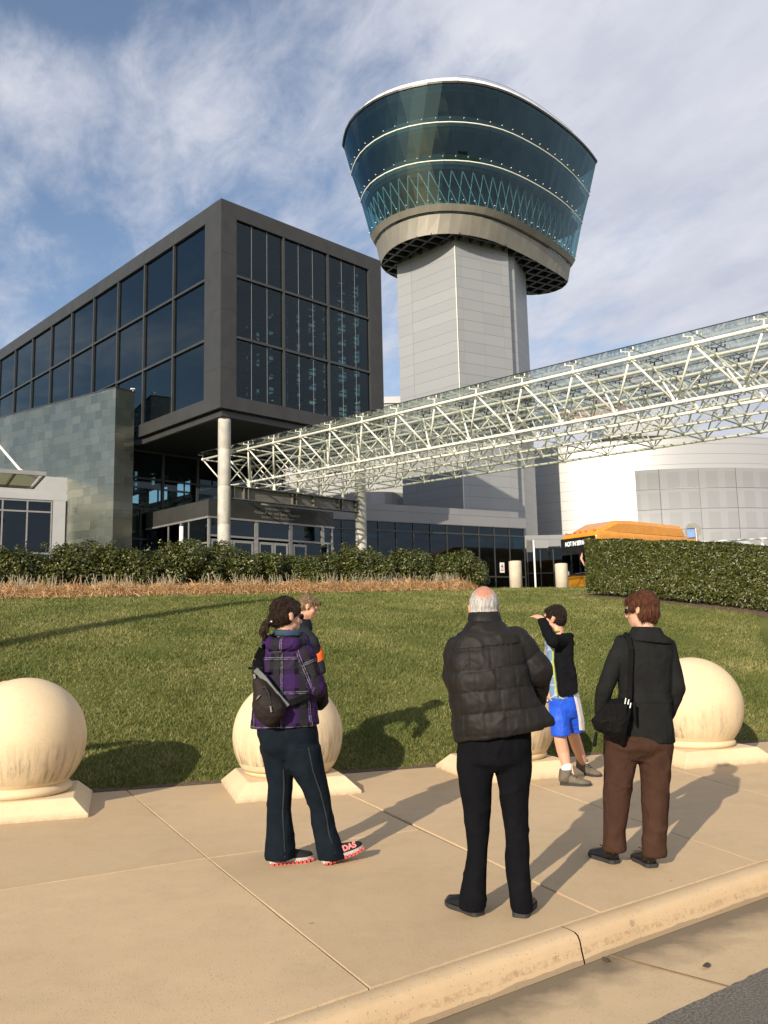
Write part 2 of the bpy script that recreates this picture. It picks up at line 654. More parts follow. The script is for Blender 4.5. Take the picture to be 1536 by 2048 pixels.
def tinted(name, stops, rough=.6, spec=.4, trans=0.0, patch=None):
    """vegetation: colour from each leaf's own tint"""
    m, g, b = mat0(name)
    a = g.n('ShaderNodeAttribute', attribute_name='tint')
    f = a.outputs['Fac']
    if patch:
        nz = g.noise(g.world(), patch, 3)
        f = g.m('ADD', f, g.m('MULTIPLY', g.m('SUBTRACT', nz, .5), 1.5))
    col = g.ramp(f, stops)
    g.l(col, b.inputs['Base Color'])
    pset(b, Roughness=rough, Specular_IOR_Level=spec)
    if trans:
        tl = g.n('ShaderNodeBsdfTranslucent')
        g.l(col, tl.inputs[0])
        mx = g.n('ShaderNodeMixShader')
        mx.inputs[0].default_value = trans
        g.l(b.outputs[0], mx.inputs[1])
        g.l(tl.outputs[0], mx.inputs[2])
        g.l(mx.outputs[0], g.nt.nodes['Material Output'].inputs[0])
    return m


M['grass'] = tinted('grass_blade', [(0, (.085, .115, .028)), (.4, (.158, .180, .048)), (.75, (.245, .240, .084)), (1, (.42, .365, .17))], .6, .25, .25, .7)
M['leaf'] = tinted('laurel_leaf', [(0, (.026, .034, .007)), (.5, (.066, .077, .014)), (.85, (.118, .120, .022)), (1, (.21, .185, .035))], .36, .42, .1)
M['leaf_y'] = tinted('olive_leaf', [(0, (.022, .030, .007)), (.45, (.062, .078, .015)), (.8, (.13, .13, .028)), (1, (.24, .20, .045))], .34, .5, .12)
M['straw'] = tinted('dry_straw', [(0, (.40, .235, .105)), (.5, (.66, .42, .205)), (1, (.80, .60, .36))], .7, .2, .15)
M['stalk'] = tinted('pale_stalk', [(0, (.34, .28, .18)), (1, (.52, .47, .36))], .7, .2, .1)
M['bark'] = pm('shrub_bark', (.07, .05, .035), (.04, .03, .02), 12, .9, bump=.4)
M['mulch'] = pm('bark_mulch', (.16, .10, .06), (.07, .045, .03), 25, .95, bump=1.0, bscale=60, bdist=.03)


def lawn_mat():
    m, g, b = mat0('lawn_turf')
    P = g.world()
    a = g.noise(P, .55, 4)
    c = g.noise(P, 35, 4, .7)
    col = g.ramp(g.m('ADD', g.m('MULTIPLY', a, .6), g.m('MULTIPLY', c, .45)), [(.3, (.065, .082, .020)), (.55, (.115, .130, .034)), (.8, (.20, .18, .07))])
    g.l(col, b.inputs['Base Color'])
    pset(b, Roughness=.9, Specular_IOR_Level=.1)
    g.l(g.bump(c, .8, .03), b.inputs['Normal'])
    return m


M['lawn'] = lawn_mat()


def fabric(name, c1, c2=None, rough=.85, weave=500, bump=.15, spec=.2, scale=10, sheen=0.0, crease=.13):
    m = pm(name, c1, c2 or tuple(x * .75 for x in c1), scale, rough, 0, bump, weave, spec, bdist=.002)
    # soft creases on top of the weave
    g = G(m.node_tree)
    b = m.node_tree.nodes['Principled BSDF']
    P = g.scale(g.obj(), 1, 1, .75)
    n_ = g.noise(P, 9, 3, .5, .35)
    r_ = g.m('SUBTRACT', 1.0, g.m('MULTIPLY', g.m('ABSOLUTE', g.m('SUBTRACT', n_, .5)), 6.0))
    r_ = g.m('POWER', g.m('MAXIMUM', r_, 0.0), 2.0)
    n2 = g.noise(P, 42, 3, .6, .6)
    bm = g.n('ShaderNodeBump')
    bm.inputs['Strength'].default_value = crease
    bm.inputs['Distance'].default_value = .012
    g.l(g.m('ADD', g.m('ADD', r_, g.m('MULTIPLY', n_, 1.5)), g.m('MULTIPLY', n2, .5)), bm.inputs['Height'])
    prev = b.inputs['Normal'].links[0].from_socket if b.inputs['Normal'].is_linked else None
    if prev is not None:
        g.l(prev, bm.inputs['Normal'])
    g.l(bm.outputs[0], b.inputs['Normal'])
    if sheen:
        b = m.node_tree.nodes['Principled BSDF']
        b.inputs['Sheen Weight'].default_value = sheen
    return m


def skin_mat(name, c1, c2):
    m, g, b = mat0(name)
    f = g.noise(g.obj(), 18, 4)
    g.l(g.mix(f, c1, c2), b.inputs['Base Color'])
    pset(b, Roughness=.5, Specular_IOR_Level=.35, Subsurface_Weight=.12, Subsurface_Scale=.02)
    b.inputs['Subsurface Radius'].default_value = (1.0, .35, .2)
    return m


M['skin'] = skin_mat('skin_fair', (.56, .32, .22), (.50, .26, .175))
M['skin_pale'] = skin_mat('skin_pale', (.60, .36, .255), (.54, .29, .20))
M['skin_ruddy'] = skin_mat('skin_ruddy', (.58, .28, .20), (.52, .23, .155))


def hair_mat(name, c1, c2, rough=.45, stretch=(60, 60, 6)):
    m, g, b = mat0(name)
    P = g.scale(g.obj(), *stretch)
    f = g.noise(P, 2.2, 5, .65)
    f = g.ramp(f, [(.38, (0, 0, 0)), (.62, (1, 1, 1))])
    c1 = tuple(x * .6 for x in c1)
    c2 = tuple(x * 1.25 for x in c2)
    g.l(g.mix(f, c1, c2), b.inputs['Base Color'])
    pset(b, Roughness=rough, Specular_IOR_Level=.18)
    g.l(g.bump(f, .9, .006), b.inputs['Normal'])
    return m


M['hair_brown'] = hair_mat('hair_dark_brown', (.017, .0088, .0050), (.034, .018, .0105))
M['hair_black'] = hair_mat('hair_near_black', (.010, .0065, .005), (.024, .015, .0105))
M['hair_auburn'] = hair_mat('hair_auburn', (.066, .0235, .0125), (.122, .046, .0235))
M['hair_grey'] = hair_mat('hair_grey', (.30, .285, .26), (.47, .455, .425))
M['hair_fair'] = hair_mat('hair_light_brown', (.15, .10, .056), (.25, .175, .105))


def thin_hair():
    """grey hair thinning to bare scalp on the crown"""
    m = hair_mat('hair_grey_thinning', (.50, .475, .44), (.52, .505, .475))
    g = G(m.node_tree)
    b = m.node_tree.nodes['Principled BSDF']
    col = b.inputs['Base Color'].links[0].from_socket
    u = g.xyz(g.n('ShaderNodeUVMap', uv_map='UVMap').outputs[0])[0]
    n_ = g.noise(g.scale(g.obj(), 60, 60, 20), 2.0, 4)
    k = g.ramp(g.m('ADD', u, g.m('MULTIPLY', g.m('SUBTRACT', n_, .5), .35)), [(.35, (0, 0, 0)), (.75, (1, 1, 1))])
    g.l(g.mix(k, col, (.56, .27, .19)), b.inputs['Base Color'])
    return m


M['hair_thin'] = thin_hair()
M['soil'] = pm('bare_soil_edge', (.11, .075, .045), (.06, .042, .025), 30, .95, bump=.8, bscale=80)
M['eye'] = pm('eye', (.10, .075, .06), (.06, .045, .035), 5, .2)
M['puffer'] = fabric('black_brown_nylon', (.0115, .0100, .0088), (.0090, .0078, .0070), .62, 300, .08, .22, crease=.06)
M['navy_trouser'] = fabric('navy_suiting', (.0052, .0055, .0072), (.0038, .0041, .0055), .9, 600, .1, .08, crease=.22)
M['shoe_black'] = pm('black_leather', (.006, .006, .006), (.009, .009, .009), 12, .32, spec=.4)
M['coat'] = fabric('charcoal_wool', (.0150, .0155, .0155), (.0118, .0120, .0122), .95, 350, .3, .06)
M['brown_trouser'] = fabric('brown_cord', (.052, .027, .0185), (.042, .0215, .0148), .95, 400, .2, .08, crease=.25)
M['bag_black'] = fabric('black_nylon_bag', (.0042, .0042, .0043), (.0032, .0032, .0033), .75, 400, .12, .14)
M['jeans'] = fabric('dark_denim', (.0072, .0118, .0178), (.0048, .0082, .0125), .92, 500, .2, .08, 8)
M['sling'] = fabric('dark_brown_nylon', (.0160, .0118, .0105), (.0125, .0092, .0082), .7, 450, .12, .2)
M['sling_grey'] = fabric('grey_bag_trim', (.16, .175, .165), (.13, .145, .135), .6, 450, .1, .3)
M['hoodie'] = fabric('black_fleece', (.0070, .0075, .0090), (.0052, .0056, .0068), .95, 350, .3, .06)
M['blue_short'] = fabric('royal_blue_mesh', (.010, .085, .62), (.008, .065, .50), .6, 500, .1, .35)
M['white_cloth'] = fabric('white_cloth', (.72, .72, .72), (.64, .64, .65), .7, 500, .1)
M['sock'] = fabric('white_sock', (.74, .72, .68), (.64, .62, .58), .9, 300, .3)
M['boot'] = fabric('grey_suede_boot', (.15, .128, .098), (.095, .08, .062), .9, 120, .5, .15)
M['navy_jacket'] = fabric('navy_soft_shell', (.0145, .0175, .0245), (.0105, .013, .019), .85, 400, .15, .1)
M['orange'] = fabric('orange_cloth', (.80, .13, .02), (.72, .10, .015), .7, 400, .1)
M['grey_sole'] = pm('grey_midsole', (.42, .42, .40), (.36, .36, .34), 12, .6)
M['coral'] = pm('coral_rubber', (.72, .12, .11), (.42, .05, .05), 45, .6)
M['trainer'] = fabric('black_mesh_trainer', (.018, .018, .020), (.012, .012, .013), .7, 400, .2)
M['coral_print'] = pm('coral_print', (.75, .22, .21), (.70, .18, .18), 8, .6)
M['red_cloth'] = fabric('red_knit', (.16, .018, .016), (.12, .012, .012), .95, 300, .3, .1)
M['denim_seam'] = pm('denim_seam_thread', (.018, .023, .028), (.012, .016, .021), 40, .9)
M['scarf'] = pm('teal_blue_scarf', (.012, .060, .070), (.022, .028, .085), 25, .85)
M['lime'] = pm('lime_piping', (.36, .40, .05), (.32, .36, .04), 8, .7)
M['zip'] = pm('zip_metal', (.6, .6, .58), (.5, .5, .5), 8, .3, .9)


def plaid():
    m, g, b = mat0('purple_plaid_cloth')
    uvn = g.n('ShaderNodeUVMap', uv_map='UVMap')
    u, v, _ = g.xyz(uvn.outputs[0])
    fu = g.m('FRACT', g.m('DIVIDE', u, .215))
    fv = g.m('FRACT', g.m('DIVIDE', v, .225))
    band = lambda f, a, c: g.m('MULTIPLY', g.m('GREATER_THAN', f, a), g.m('LESS_THAN', f, c))
    pu, pv = band(fu, .04, .44), band(fv, .06, .46)
    gu, gv = band(fu, .60, .82), band(fv, .62, .84)
    col = g.mix(g.m('MULTIPLY', pu, .62), (.0050, .0042, .0085), (.036, .0135, .072))
    col = g.mix(g.m('MULTIPLY', g.m('MULTIPLY', pv, g.m('SUBTRACT', 1.0, gu)), .5), col, (.040, .0145, .082))
    col = g.mix(g.m('MULTIPLY', gu, .5), col, (.026, .026, .029))
    col = g.mix(g.m('MULTIPLY', gv, .5), col, (.022, .022, .025))
    ln = g.m('MAXIMUM', g.m('MAXIMUM', band(fu, .895, .915), band(fu, .945, .965)), g.m('MAXIMUM', band(fv, .895, .913), band(fv, .945, .963)))
    dash = g.ramp(g.noise(g.scale(g.obj(), 60, 60, 60), 1.0, 2), [(.4, (.25, .25, .25)), (.55, (1, 1, 1))])
    col = g.mix(g.m('MULTIPLY', ln, g.m('MULTIPLY', dash, .75)), col, (.20, .18, .24))
    g.l(col, b.inputs['Base Color'])
    pset(b, Roughness=.8, Specular_IOR_Level=.12)
    g.l(g.bump(g.noise(g.obj(), 90, 3), .15, .003), b.inputs['Normal'])
    return m


M['plaid'] = plaid()


def tee():
    m, g, b = mat0('pale_blue_printed_tee')
    P = g.obj()
    v = g.n('ShaderNodeTexVoronoi', feature='DISTANCE_TO_EDGE')
    v.inputs['Scale'].default_value = 9
    g.l(P, v.inputs['Vector'])
    e = g.m('LESS_THAN', v.outputs['Distance'], .035)
    col = g.mix(g.m('MULTIPLY', e, .8), g.mix(g.noise(P, 8, 2), (.105, .185, .31), (.145, .23, .35)), (.42, .47, .50))
    g.l(col, b.inputs['Base Color'])
    pset(b, Roughness=.85)
    return m


M['tee'] = tee()


def frosted():
    m, g, b = mat0('frosted_awning_glass')
    pset(b, Base_Color=(.42, .43, .36), Roughness=.35)
    tl = g.n('ShaderNodeBsdfTranslucent')
    tl.inputs[0].default_value = (.62, .62, .50, 1)
    mx = g.n('ShaderNodeMixShader')
    mx.inputs[0].default_value = .6
    g.l(b.outputs[0], mx.inputs[1])
    g.l(tl.outputs[0], mx.inputs[2])
    g.l(mx.outputs[0], g.nt.nodes['Material Output'].inputs[0])
    return m


M['frosted'] = frosted()
# ------------------------------------------------------------------ camera, sun, sky
cam = bpy.data.cameras.new('camera')
camo = link(bpy.data.objects.new('camera', cam))
cam.sensor_fit = 'AUTO'
cam.sensor_width = 36.0
cam.lens = FPX / 2048 * 36.0
cam.clip_end = 3000
cam.clip_start = .05
from mathutils import Matrix
R3 = Matrix((tuple(c_r), tuple(c_u), tuple(-c_f))).transposed()
camo.matrix_world = Matrix.Translation(Vector(CAM)) @ R3.to_4x4()
SC.camera = camo

SUN_AZ, SUN_EL = 207.5, 22.6
sd = A([math.sin(math.radians(SUN_AZ)) * math.cos(math.radians(SUN_EL)), math.cos(math.radians(SUN_AZ)) * math.cos(math.radians(SUN_EL)), math.sin(math.radians(SUN_EL))])
sun = bpy.data.lights.new('sun', 'SUN')
sun.energy = 5.0
sun.angle = math.radians(.5)
sun.color = (1.0, .875, .70)
suno = link(bpy.data.objects.new('sun', sun))
suno.location = [float(q) for q in sd * 60]
suno.rotation_euler = Vector([float(q) for q in sd]).to_track_quat('Z', 'Y').to_euler()

W = bpy.data.worlds.new('World')
SC.world = W
W.use_nodes = True
wg = G(W.node_tree)
bgn = W.node_tree.nodes['Background']
sky = wg.n('ShaderNodeTexSky', sky_type='NISHITA')
sky.sun_disc = False
sky.sun_elevation = math.radians(SUN_EL)
sky.sun_rotation = math.radians(SUN_AZ)
sky.air_density = 1.0
sky.dust_density = 1.0
sky.ozone_density = 1.6
D = wg.n('ShaderNodeTexCoord').outputs['Generated']
dx, dy, dz = wg.xyz(D)
inv = wg.m('DIVIDE', 1.0, wg.m('ADD', wg.m('MAXIMUM', dz, 0.0), .16))
cu, cv = wg.m('MULTIPLY', dx, inv), wg.m('MULTIPLY', dy, inv)
# cloud layer seen in perspective, streaked by the wind
ca, sa = math.cos(math.radians(-62)), math.sin(math.radians(-62))
ru = wg.m('ADD', wg.m('MULTIPLY', cu, ca), wg.m('MULTIPLY', cv, sa))
rv = wg.m('ADD', wg.m('MULTIPLY', cu, -sa), wg.m('MULTIPLY', cv, ca))
pc = wg.comb(wg.m('MULTIPLY', ru, .75), wg.m('MULTIPLY', rv, 1.25), .3)
n1 = wg.noise(pc, 2.3, 9, .58, .25)
n2 = wg.noise(pc, .95, 3, .5)
n3 = wg.noise(pc, 9.0, 6, .65, .4)
field = wg.m('ADD', wg.m('ADD', wg.m('MULTIPLY', n1, .62), wg.m('MULTIPLY', n2, .42)), wg.m('MULTIPLY_ADD', n3, .30, -.07))
# the cloud sheet is thicker towards the right-hand (eastern) side of the sky
bias = wg.m('MULTIPLY', wg.m('SUBTRACT', wg.m('DIVIDE', dx, wg.m('ADD', wg.m('MAXIMUM', dy, .0), .35)), -.05), .42)
bias = wg.m('MINIMUM', wg.m('MAXIMUM', bias, -.10), .22)
field = wg.m('ADD', field, bias)


def bell(c, w, k):
    t = wg.m('DIVIDE', wg.m('SUBTRACT', dz, c), w)
    return wg.m('MULTIPLY', wg.m('POWER', 2.718, wg.m('MULTIPLY', wg.m('MULTIPLY', t, t), -1.0)), k)


# bands of cloud and clear air over the western half
west = wg.ramp(wg.m('MULTIPLY_ADD', wg.m('DIVIDE', dx, wg.m('ADD', wg.m('MAXIMUM', dy, 0.0), .05)), 1.0, .5), [(.12, (1, 1, 1)), (.55, (0, 0, 0))])
bands = wg.m('ADD', wg.m('ADD', bell(.54, .05, .15), bell(.64, .05, -.17)), wg.m('ADD', bell(.42, .06, -.05), bell(.34, .03, .06)))
field = wg.m('ADD', field, wg.m('MULTIPLY', bands, west))
mask = wg.ramp(field, [(.44, (.06, .06, .06)), (.74, (1, 1, 1))], 'EASE')
hz = wg.ramp(dz, [(0.0, (1, 1, 1)), (.30, (0, 0, 0))])
mask = wg.m('MAXIMUM', mask, wg.m('MULTIPLY', hz, .45))
shade = wg.ramp(wg.noise(pc, 3.2, 6, .6), [(.28, (4.7, 5.0, 6.0)), (.72, (6.9, 7.0, 7.6))])
skyc = wg.mix(1.0, sky.outputs[0], (1.26, 1.29, 1.33), 'MULTIPLY')
wcol = wg.mix(mask, skyc, shade)
wg.l(wcol, bgn.inputs[0])
bgn.inputs[1].default_value = .09

SC.view_settings.view_transform = 'Standard'
SC.view_settings.look = 'None'
SC.view_settings.gamma = 1
SC.view_settings.exposure = .35
SC.view_settings.use_curve_mapping = False
SC.render.engine = 'CYCLES'
SC.cycles.max_bounces = 8
SC.cycles.transparent_max_bounces = 24
SC.cycles.use_denoising = True

# ------------------------------------------------------------------ ground profile
EDGE0, EDGEN, EDGET = A([-3.05, 8.48]), A([-.31, .951]), A([.951, .31])


def lawn_z(x, y):
    d = (x - EDGE0[0]) * EDGEN[0] + (y - EDGE0[1]) * EDGEN[1]
    return np.where(d > 0, 3.2 * (1 - np.exp(-np.maximum(d, 0) / 8.0)), 0.0)


def lz(x, y):
    return float(lawn_z(A(x), A(y)))


# far ground: one sheet reaching the horizon, just under everything else
g1 = MB()
g1.add([(-1500, -1500, -.30), (1500, -1500, -.30), (1500, 30, -.30), (-1500, 30, -.30)], [(0, 1, 2, 3)])
g1.add([(-1500, 30, -.30), (1500, 30, -.30), (1500, 60, 2.9), (-1500, 60, 2.9)], [(0, 1, 2, 3)])
g1.add([(-1500, 60, 2.9), (1500, 60, 2.9), (1500, 2500, 2.9), (-1500, 2500, 2.9)], [(0, 1, 2, 3)])
tag(g1.build('ground', M['lawn']), kind='structure')

# lawn bank: grid in (along edge, away from edge)
ss = np.concatenate([np.linspace(-70, -14, 24), np.linspace(-13, 16, 100), np.linspace(17, 80, 26)])
dd = np.concatenate([np.linspace(0, 14, 70) ** 1.0, np.linspace(14.5, 30, 18)])
S_, D_ = np.meshgrid(ss, dd, indexing='ij')
X_ = EDGE0[0] + S_ * EDGET[0] + D_ * EDGEN[0]
Y_ = EDGE0[1] + S_ * EDGET[1] + D_ * EDGEN[1]
Z_ = 3.2 * (1 - np.exp(-D_ / 8.0)) - .012
nz_ = vnoise(np.stack([X_.ravel(), Y_.ravel(), Z_.ravel() * 0], 1), .9, 3, 3).reshape(Z_.shape) * .035
Z_ = Z_ + nz_ * np.minimum(D_ / 1.5, 1.0)
idx = np.arange(S_.size).reshape(S_.shape)
fc = np.stack([idx[:-1, :-1], idx[1:, :-1], idx[1:, 1:], idx[:-1, 1:]], -1).reshape(-1, 4)
lm = np_mesh('lawn', np.stack([X_.ravel(), Y_.ravel(), Z_.ravel()], 1), fc)
tag(finish(lm, 'lawn', M['lawn'], None, True), kind='structure')

# paved drive in front of the building, where the bus stands
dr = MB()
dr.abox(-80, 90, 37.5, 75, 2.6, 3.17)
tag(dr.build('driveway', M['asphalt']), kind='structure')

# ------------------------------------------------------------------ pavement, kerb, gutter, road
curb = [A([-11.0, -5.2]), A([-3.7, 1.05]), A([-2.5, 1.98]), A([-1.29, 2.92]), A([-.105, 3.83]), A([1.095, 4.723]), A([2.31, 5.60]), A([3.55, 6.45]), A([4.85, 7.28]), A([6.2, 8.1]), A([20, 16.2])]
lawnp = [A([-16, 4.26]), A([-8.0, 6.87]), A([-6.2, 7.45]), A([-4.4, 8.04]), A([-2.6, 8.627]), A([-.83, 9.204]), A([.95, 9.784]), A([2.7, 10.354]), A([4.45, 10.925]), A([6.2, 11.496]), A([22, 16.65])]
midp = [A([-13, 0]), A([-5.9, 3.7]), A([-4.3, 4.4]), A([-2.75, 5.15]), A([-1.25, 6.0]), A([.22, 6.69]), A([1.75, 7.05]), A([3.2, 8.0]), A([4.6, 8.75]), A([6.2, 9.5]), A([21, 16.4])]
pv = MB()


def slab(q):
    """one concrete slab with a rounded arris, set a finger's width off its neighbours"""
    c = sum(q) / 4
    e = .004
    ins = []
    for i, p in enumerate(q):
        a, b = q[i - 1], q[(i + 1) % 4]
        ins.append(p + e * (unit(a - p) + unit(b - p)))
    n = 14
    ring = []
    for i in range(4):
        for k in range(n):
            ring.append(ins[i] + (ins[(i + 1) % 4] - ins[i]) * k / n)
    N = len(ring)
    jit = [.004 * mnoise.noise(Vector((float(p[0]) * 9, float(p[1]) * 9, 0))) for p in ring]
    lo = [(p[0], p[1], -.12) for p in ring]
    e1 = [(p[0], p[1], -.011) for p in ring]
    e2 = []
    for p, j in zip(ring, jit):
        d = unit(c - p)
        e2.append((p[0] + d[0] * (.005 + j), p[1] + d[1] * (.005 + j), 0.0))
    vs = lo + e1 + e2
    fs = []
    for k in range(2):
        for i in range(N):
            j = (i + 1) % N
            fs.append((k * N + i, k * N + j, (k + 1) * N + j, (k + 1) * N + i))
    fs.append(tuple(2 * N + i for i in range(N)))
    pv.add(vs, fs)


for i in range(len(curb) - 1):
    if i < 5:
        slab([curb[i], curb[i + 1], midp[i + 1], midp[i]])
        slab([midp[i], midp[i + 1], lawnp[i + 1], lawnp[i]])
    else:
        slab([curb[i], curb[i + 1], lawnp[i + 1], lawnp[i]])
pvo = pv.build('pavement', M['pavement'])
tag(pvo, kind='structure')
ta_ = pvo.data.attributes.new('tint', 'FLOAT', 'POINT')
sr_ = RNG.random(200)
ta_.data.foreach_set('value', np.ascontiguousarray(sr_[np.arange(len(pvo.data.vertices)) // 168], dtype=np.float32))
jb = MB()
for i in range(len(curb) - 1):
    jb.add([(*curb[i], -.012), (*curb[i + 1], -.012), (*lawnp[i + 1], -.012), (*lawnp[i], -.012)], [(0, 1, 2, 3)])
tag(jb.build('joint_filler', M['joint']), kind='structure')


def offs(poly, d):
    out = []
    for i, p in enumerate(poly):
        a = poly[max(i - 1, 0)]
        b = poly[min(i + 1, len(poly) - 1)]
        t = unit(b - a)
        out.append(p + d * A([t[1], -t[0]]))
    return out


def resample(poly, step):
    out = []
    for a, b in zip(poly[:-1], poly[1:]):
        n = max(int(np.linalg.norm(b - a) / step), 1)
        out += [a + (b - a) * k / n for k in range(n)]
    return out + [poly[-1]]


cf = resample(curb, .06)
prof = [(.006, -.12), (.006, -.004), (.012, .0), (.06, -.001), (.098, -.006), (.116, -.018), (.127, -.040), (.138, -.085), (.150, -.142)]
kb = MB()
rings = []
lines = [offs(cf, d) for d, _ in prof]
segs = []
starts = [0]
# kerb stones, each cast length its own block with a narrow joint
marks = [int(len(cf) * t) for t in (0, .1, .18, .26, .335, .405, .486, .556, .61, .66, .75, .85, 1.0)]
for a, b in zip(marks[:-1], marks[1:]):
    rr = []
    b = min(b, len(cf) - 1)
    for i in range(a, b + 1, 2 if (b - a) % 2 == 0 else 1):
        row = []
        for k, (d, z) in enumerate(prof):
            p = lines[k][i]
            w = .004 * mnoise.noise(Vector((float(p[0]) * 7, float(p[1]) * 7, z * 9)))
            row.append(A([p[0] + w, p[1] - w, z + w * .6]))
        rr.append(row)
    t = unit(rr[-1][0] - rr[0][0]) * .005
    rr[0] = [q + t for q in rr[0]]
    rr[-1] = [q - t for q in rr[-1]]
    kb.loft(rr, caps=False, wrap=False)
tag(kb.build('kerb', M['kerb'], None, True), kind='structure')
gt = MB()
gl_ = [offs(cf, d) for d in (.12, .16, .62, .785)]
gz_ = [-.146, -.143, -.128, -.122]
gt.loft([[A([gl_[k][i][0], gl_[k][i][1], gz_[k]]) for k in range(4)] for i in range(len(cf))], caps=False, wrap=False)
tag(gt.build('gutter', M['gutter'], None, True), kind='structure')
gj = MB()
for i0 in (int(len(cf) * .41), int(len(cf) * .523), int(len(cf) * .63)):
    p, q = gl_[1][i0], gl_[3][i0 + 1]
    gj.flatbar((p[0], p[1], -.1405), (q[0], q[1], -.1185), .012, .004)
    p, q = offs(cf, .008)[i0], offs(cf, .01)[i0]
tag(gj.build('gutter_joint', M['joint']), kind='structure')
rd = MB()
o1, o2 = offs(cf, .765), offs(cf, 14)
o1 = [p + A([1.0, -.7]) * .018 * mnoise.fractal(Vector((float(p[0]) * 9, float(p[1]) * 9, 0)), 1.0, 2.0, 4) for p in o1]
rd.loft([[A([p[0], p[1], -.1185]), A([p[0] + (q[0] - p[0]) * .3, p[1] + (q[1] - p[1]) * .3, -.06]), A([q[0], q[1], -.05])] for p, q in zip(o1, o2)], caps=False, wrap=False)
tag(rd.build('road', M['asphalt'], None, True), kind='structure')

# fallen leaves in the gutter
lf = M['bark']
for k, (u, v, z) in enumerate(((1212, 1923, -.13), (1412, 1934, -.122))):
    d = c_f + c_r * (u - 768) / FPX + c_u * (1024 - v) / FPX
    p = CAM + d * ((z - EYE) / d[2])
    b = MB()
    a = RNG.uniform(0, 6)
    e, f = A([math.cos(a), math.sin(a), 0]), A([-math.sin(a), math.cos(a), 0])
    n = 9
    ring = [p + UP * .004 + e * .030 * math.cos(t) + f * .013 * math.sin(t) * (1.2 - .4 * math.cos(t)) + UP * .010 * abs(math.cos(t)) ** 2 for t in np.linspace(0, 2 * PI, n, endpoint=False)]
    b.loft([[q - UP * .002 for q in ring], ring])
    o = b.build('dead_leaf', lf)
    tag(o, ('curled dead leaf lying against the foot of the kerb', 'dry brown leaf lying out on the pale gutter', 'small dark leaf scrap on top of the kerb')[k], 'leaf')

# worn soil line where the turf was cut along the pavement
sl_ = MB()
row_ = []
for k in range(700):
    s0 = -11 + k * .045
    w_ = .045 + .035 * mnoise.noise(Vector((s0 * 3.1, 0, 0))) + .02 * mnoise.noise(Vector((s0 * 11, 2, 0)))
    p_ = EDGE0 + EDGET * s0
    a_, b_ = p_ - EDGEN * .010, p_ + EDGEN * max(w_, .008)
    row_.append([A([a_[0], a_[1], .002]), A([b_[0], b_[1], lz(*b_) + .006])])
sl_.loft(row_, caps=False, wrap=False)
tag(sl_.build('soil_edge', M['soil']), kind='structure')

# ------------------------------------------------------------------ grass blades
nb = 600000
u_ = RNG.random(nb)
d_ = np.where(RNG.random(nb) < .72, 9.0 * u_ ** 1.35, 9 + 8.5 * u_)
d_ = d_ + .045 * RNG.random(nb) - .02 * (RNG.random(nb) < .25)
s_ = RNG.uniform(-1.0, 1.0, nb)
ymid = 9.0 + d_
s_ = (s_ * .53 * (ymid + 1.0)) + d_ * .31 + 3.2
bx = EDGE0[0] + s_ * EDGET[0] + d_ * EDGEN[0]
by = EDGE0[1] + s_ * EDGET[1] + d_ * EDGEN[1]
bz = 3.2 * (1 - np.exp(-d_ / 8.0)) - .012
hgt = (RNG.gamma(6, .0039, nb) * (1 + .35 * np.minimum(d_ / 10, 1)) + .012) * np.clip(.35 + d_ * 2.2, .35, 1)
wid = (.0023 + .00042 * ymid) * RNG.uniform(.7, 1.3, nb)
an = RNG.uniform(0, 2 * PI, nb)
la = RNG.uniform(0, 2 * PI, nb)
lean = RNG.gamma(2.4, .36, nb) * hgt
v0 = np.stack([bx - np.cos(an) * wid, by - np.sin(an) * wid, bz], 1)
v1 = np.stack([bx + np.cos(an) * wid, by + np.sin(an) * wid, bz], 1)
v2 = np.stack([bx + np.cos(la) * lean, by + np.sin(la) * lean, bz + hgt], 1)
gv = np.stack([v0, v1, v2], 1).reshape(-1, 3)
gf = np.arange(nb * 3).reshape(-1, 3)
tn = np.clip(RNG.normal(.45, .24, nb), 0, 1)
tag(finish(np_mesh('grass', gv, gf, np.repeat(tn, 3)), 'grass', M['grass']), kind='stuff')


# ------------------------------------------------------------------ hedges and shrubs
def leaf_mesh(P, N, size, tint, asp=.5):
    """a folded, pointed leaf at each point, facing roughly along N"""
    n = len(P)
    rnd = RNG.normal(size=(n, 3))
    N = N + rnd * .55
    N /= np.linalg.norm(N, axis=1)[:, None]
    t = np.cross(N, RNG.normal(size=(n, 3)))
    t /= np.linalg.norm(t, axis=1)[:, None] + 1e-9
    b = np.cross(N, t)
    L = (size * RNG.uniform(.5, 1.5, n))[:, None]
    Wd = L * asp
    c = P
    v0 = c - t * L * .5
    v1 = c + b * Wd * .5 + N * L * .10
    v2 = c + t * L * .5 - N * L * .08
    v3 = c - b * Wd * .5 + N * L * .10
    V = np.stack([v0, v1, v2, v3], 1).reshape(-1, 3)
    i = np.arange(n)[:, None] * 4
    F = np.concatenate([i + A([0, 1, 2]), i + A([0, 2, 3])], 0)
    return V, F, np.repeat(tint, 4)


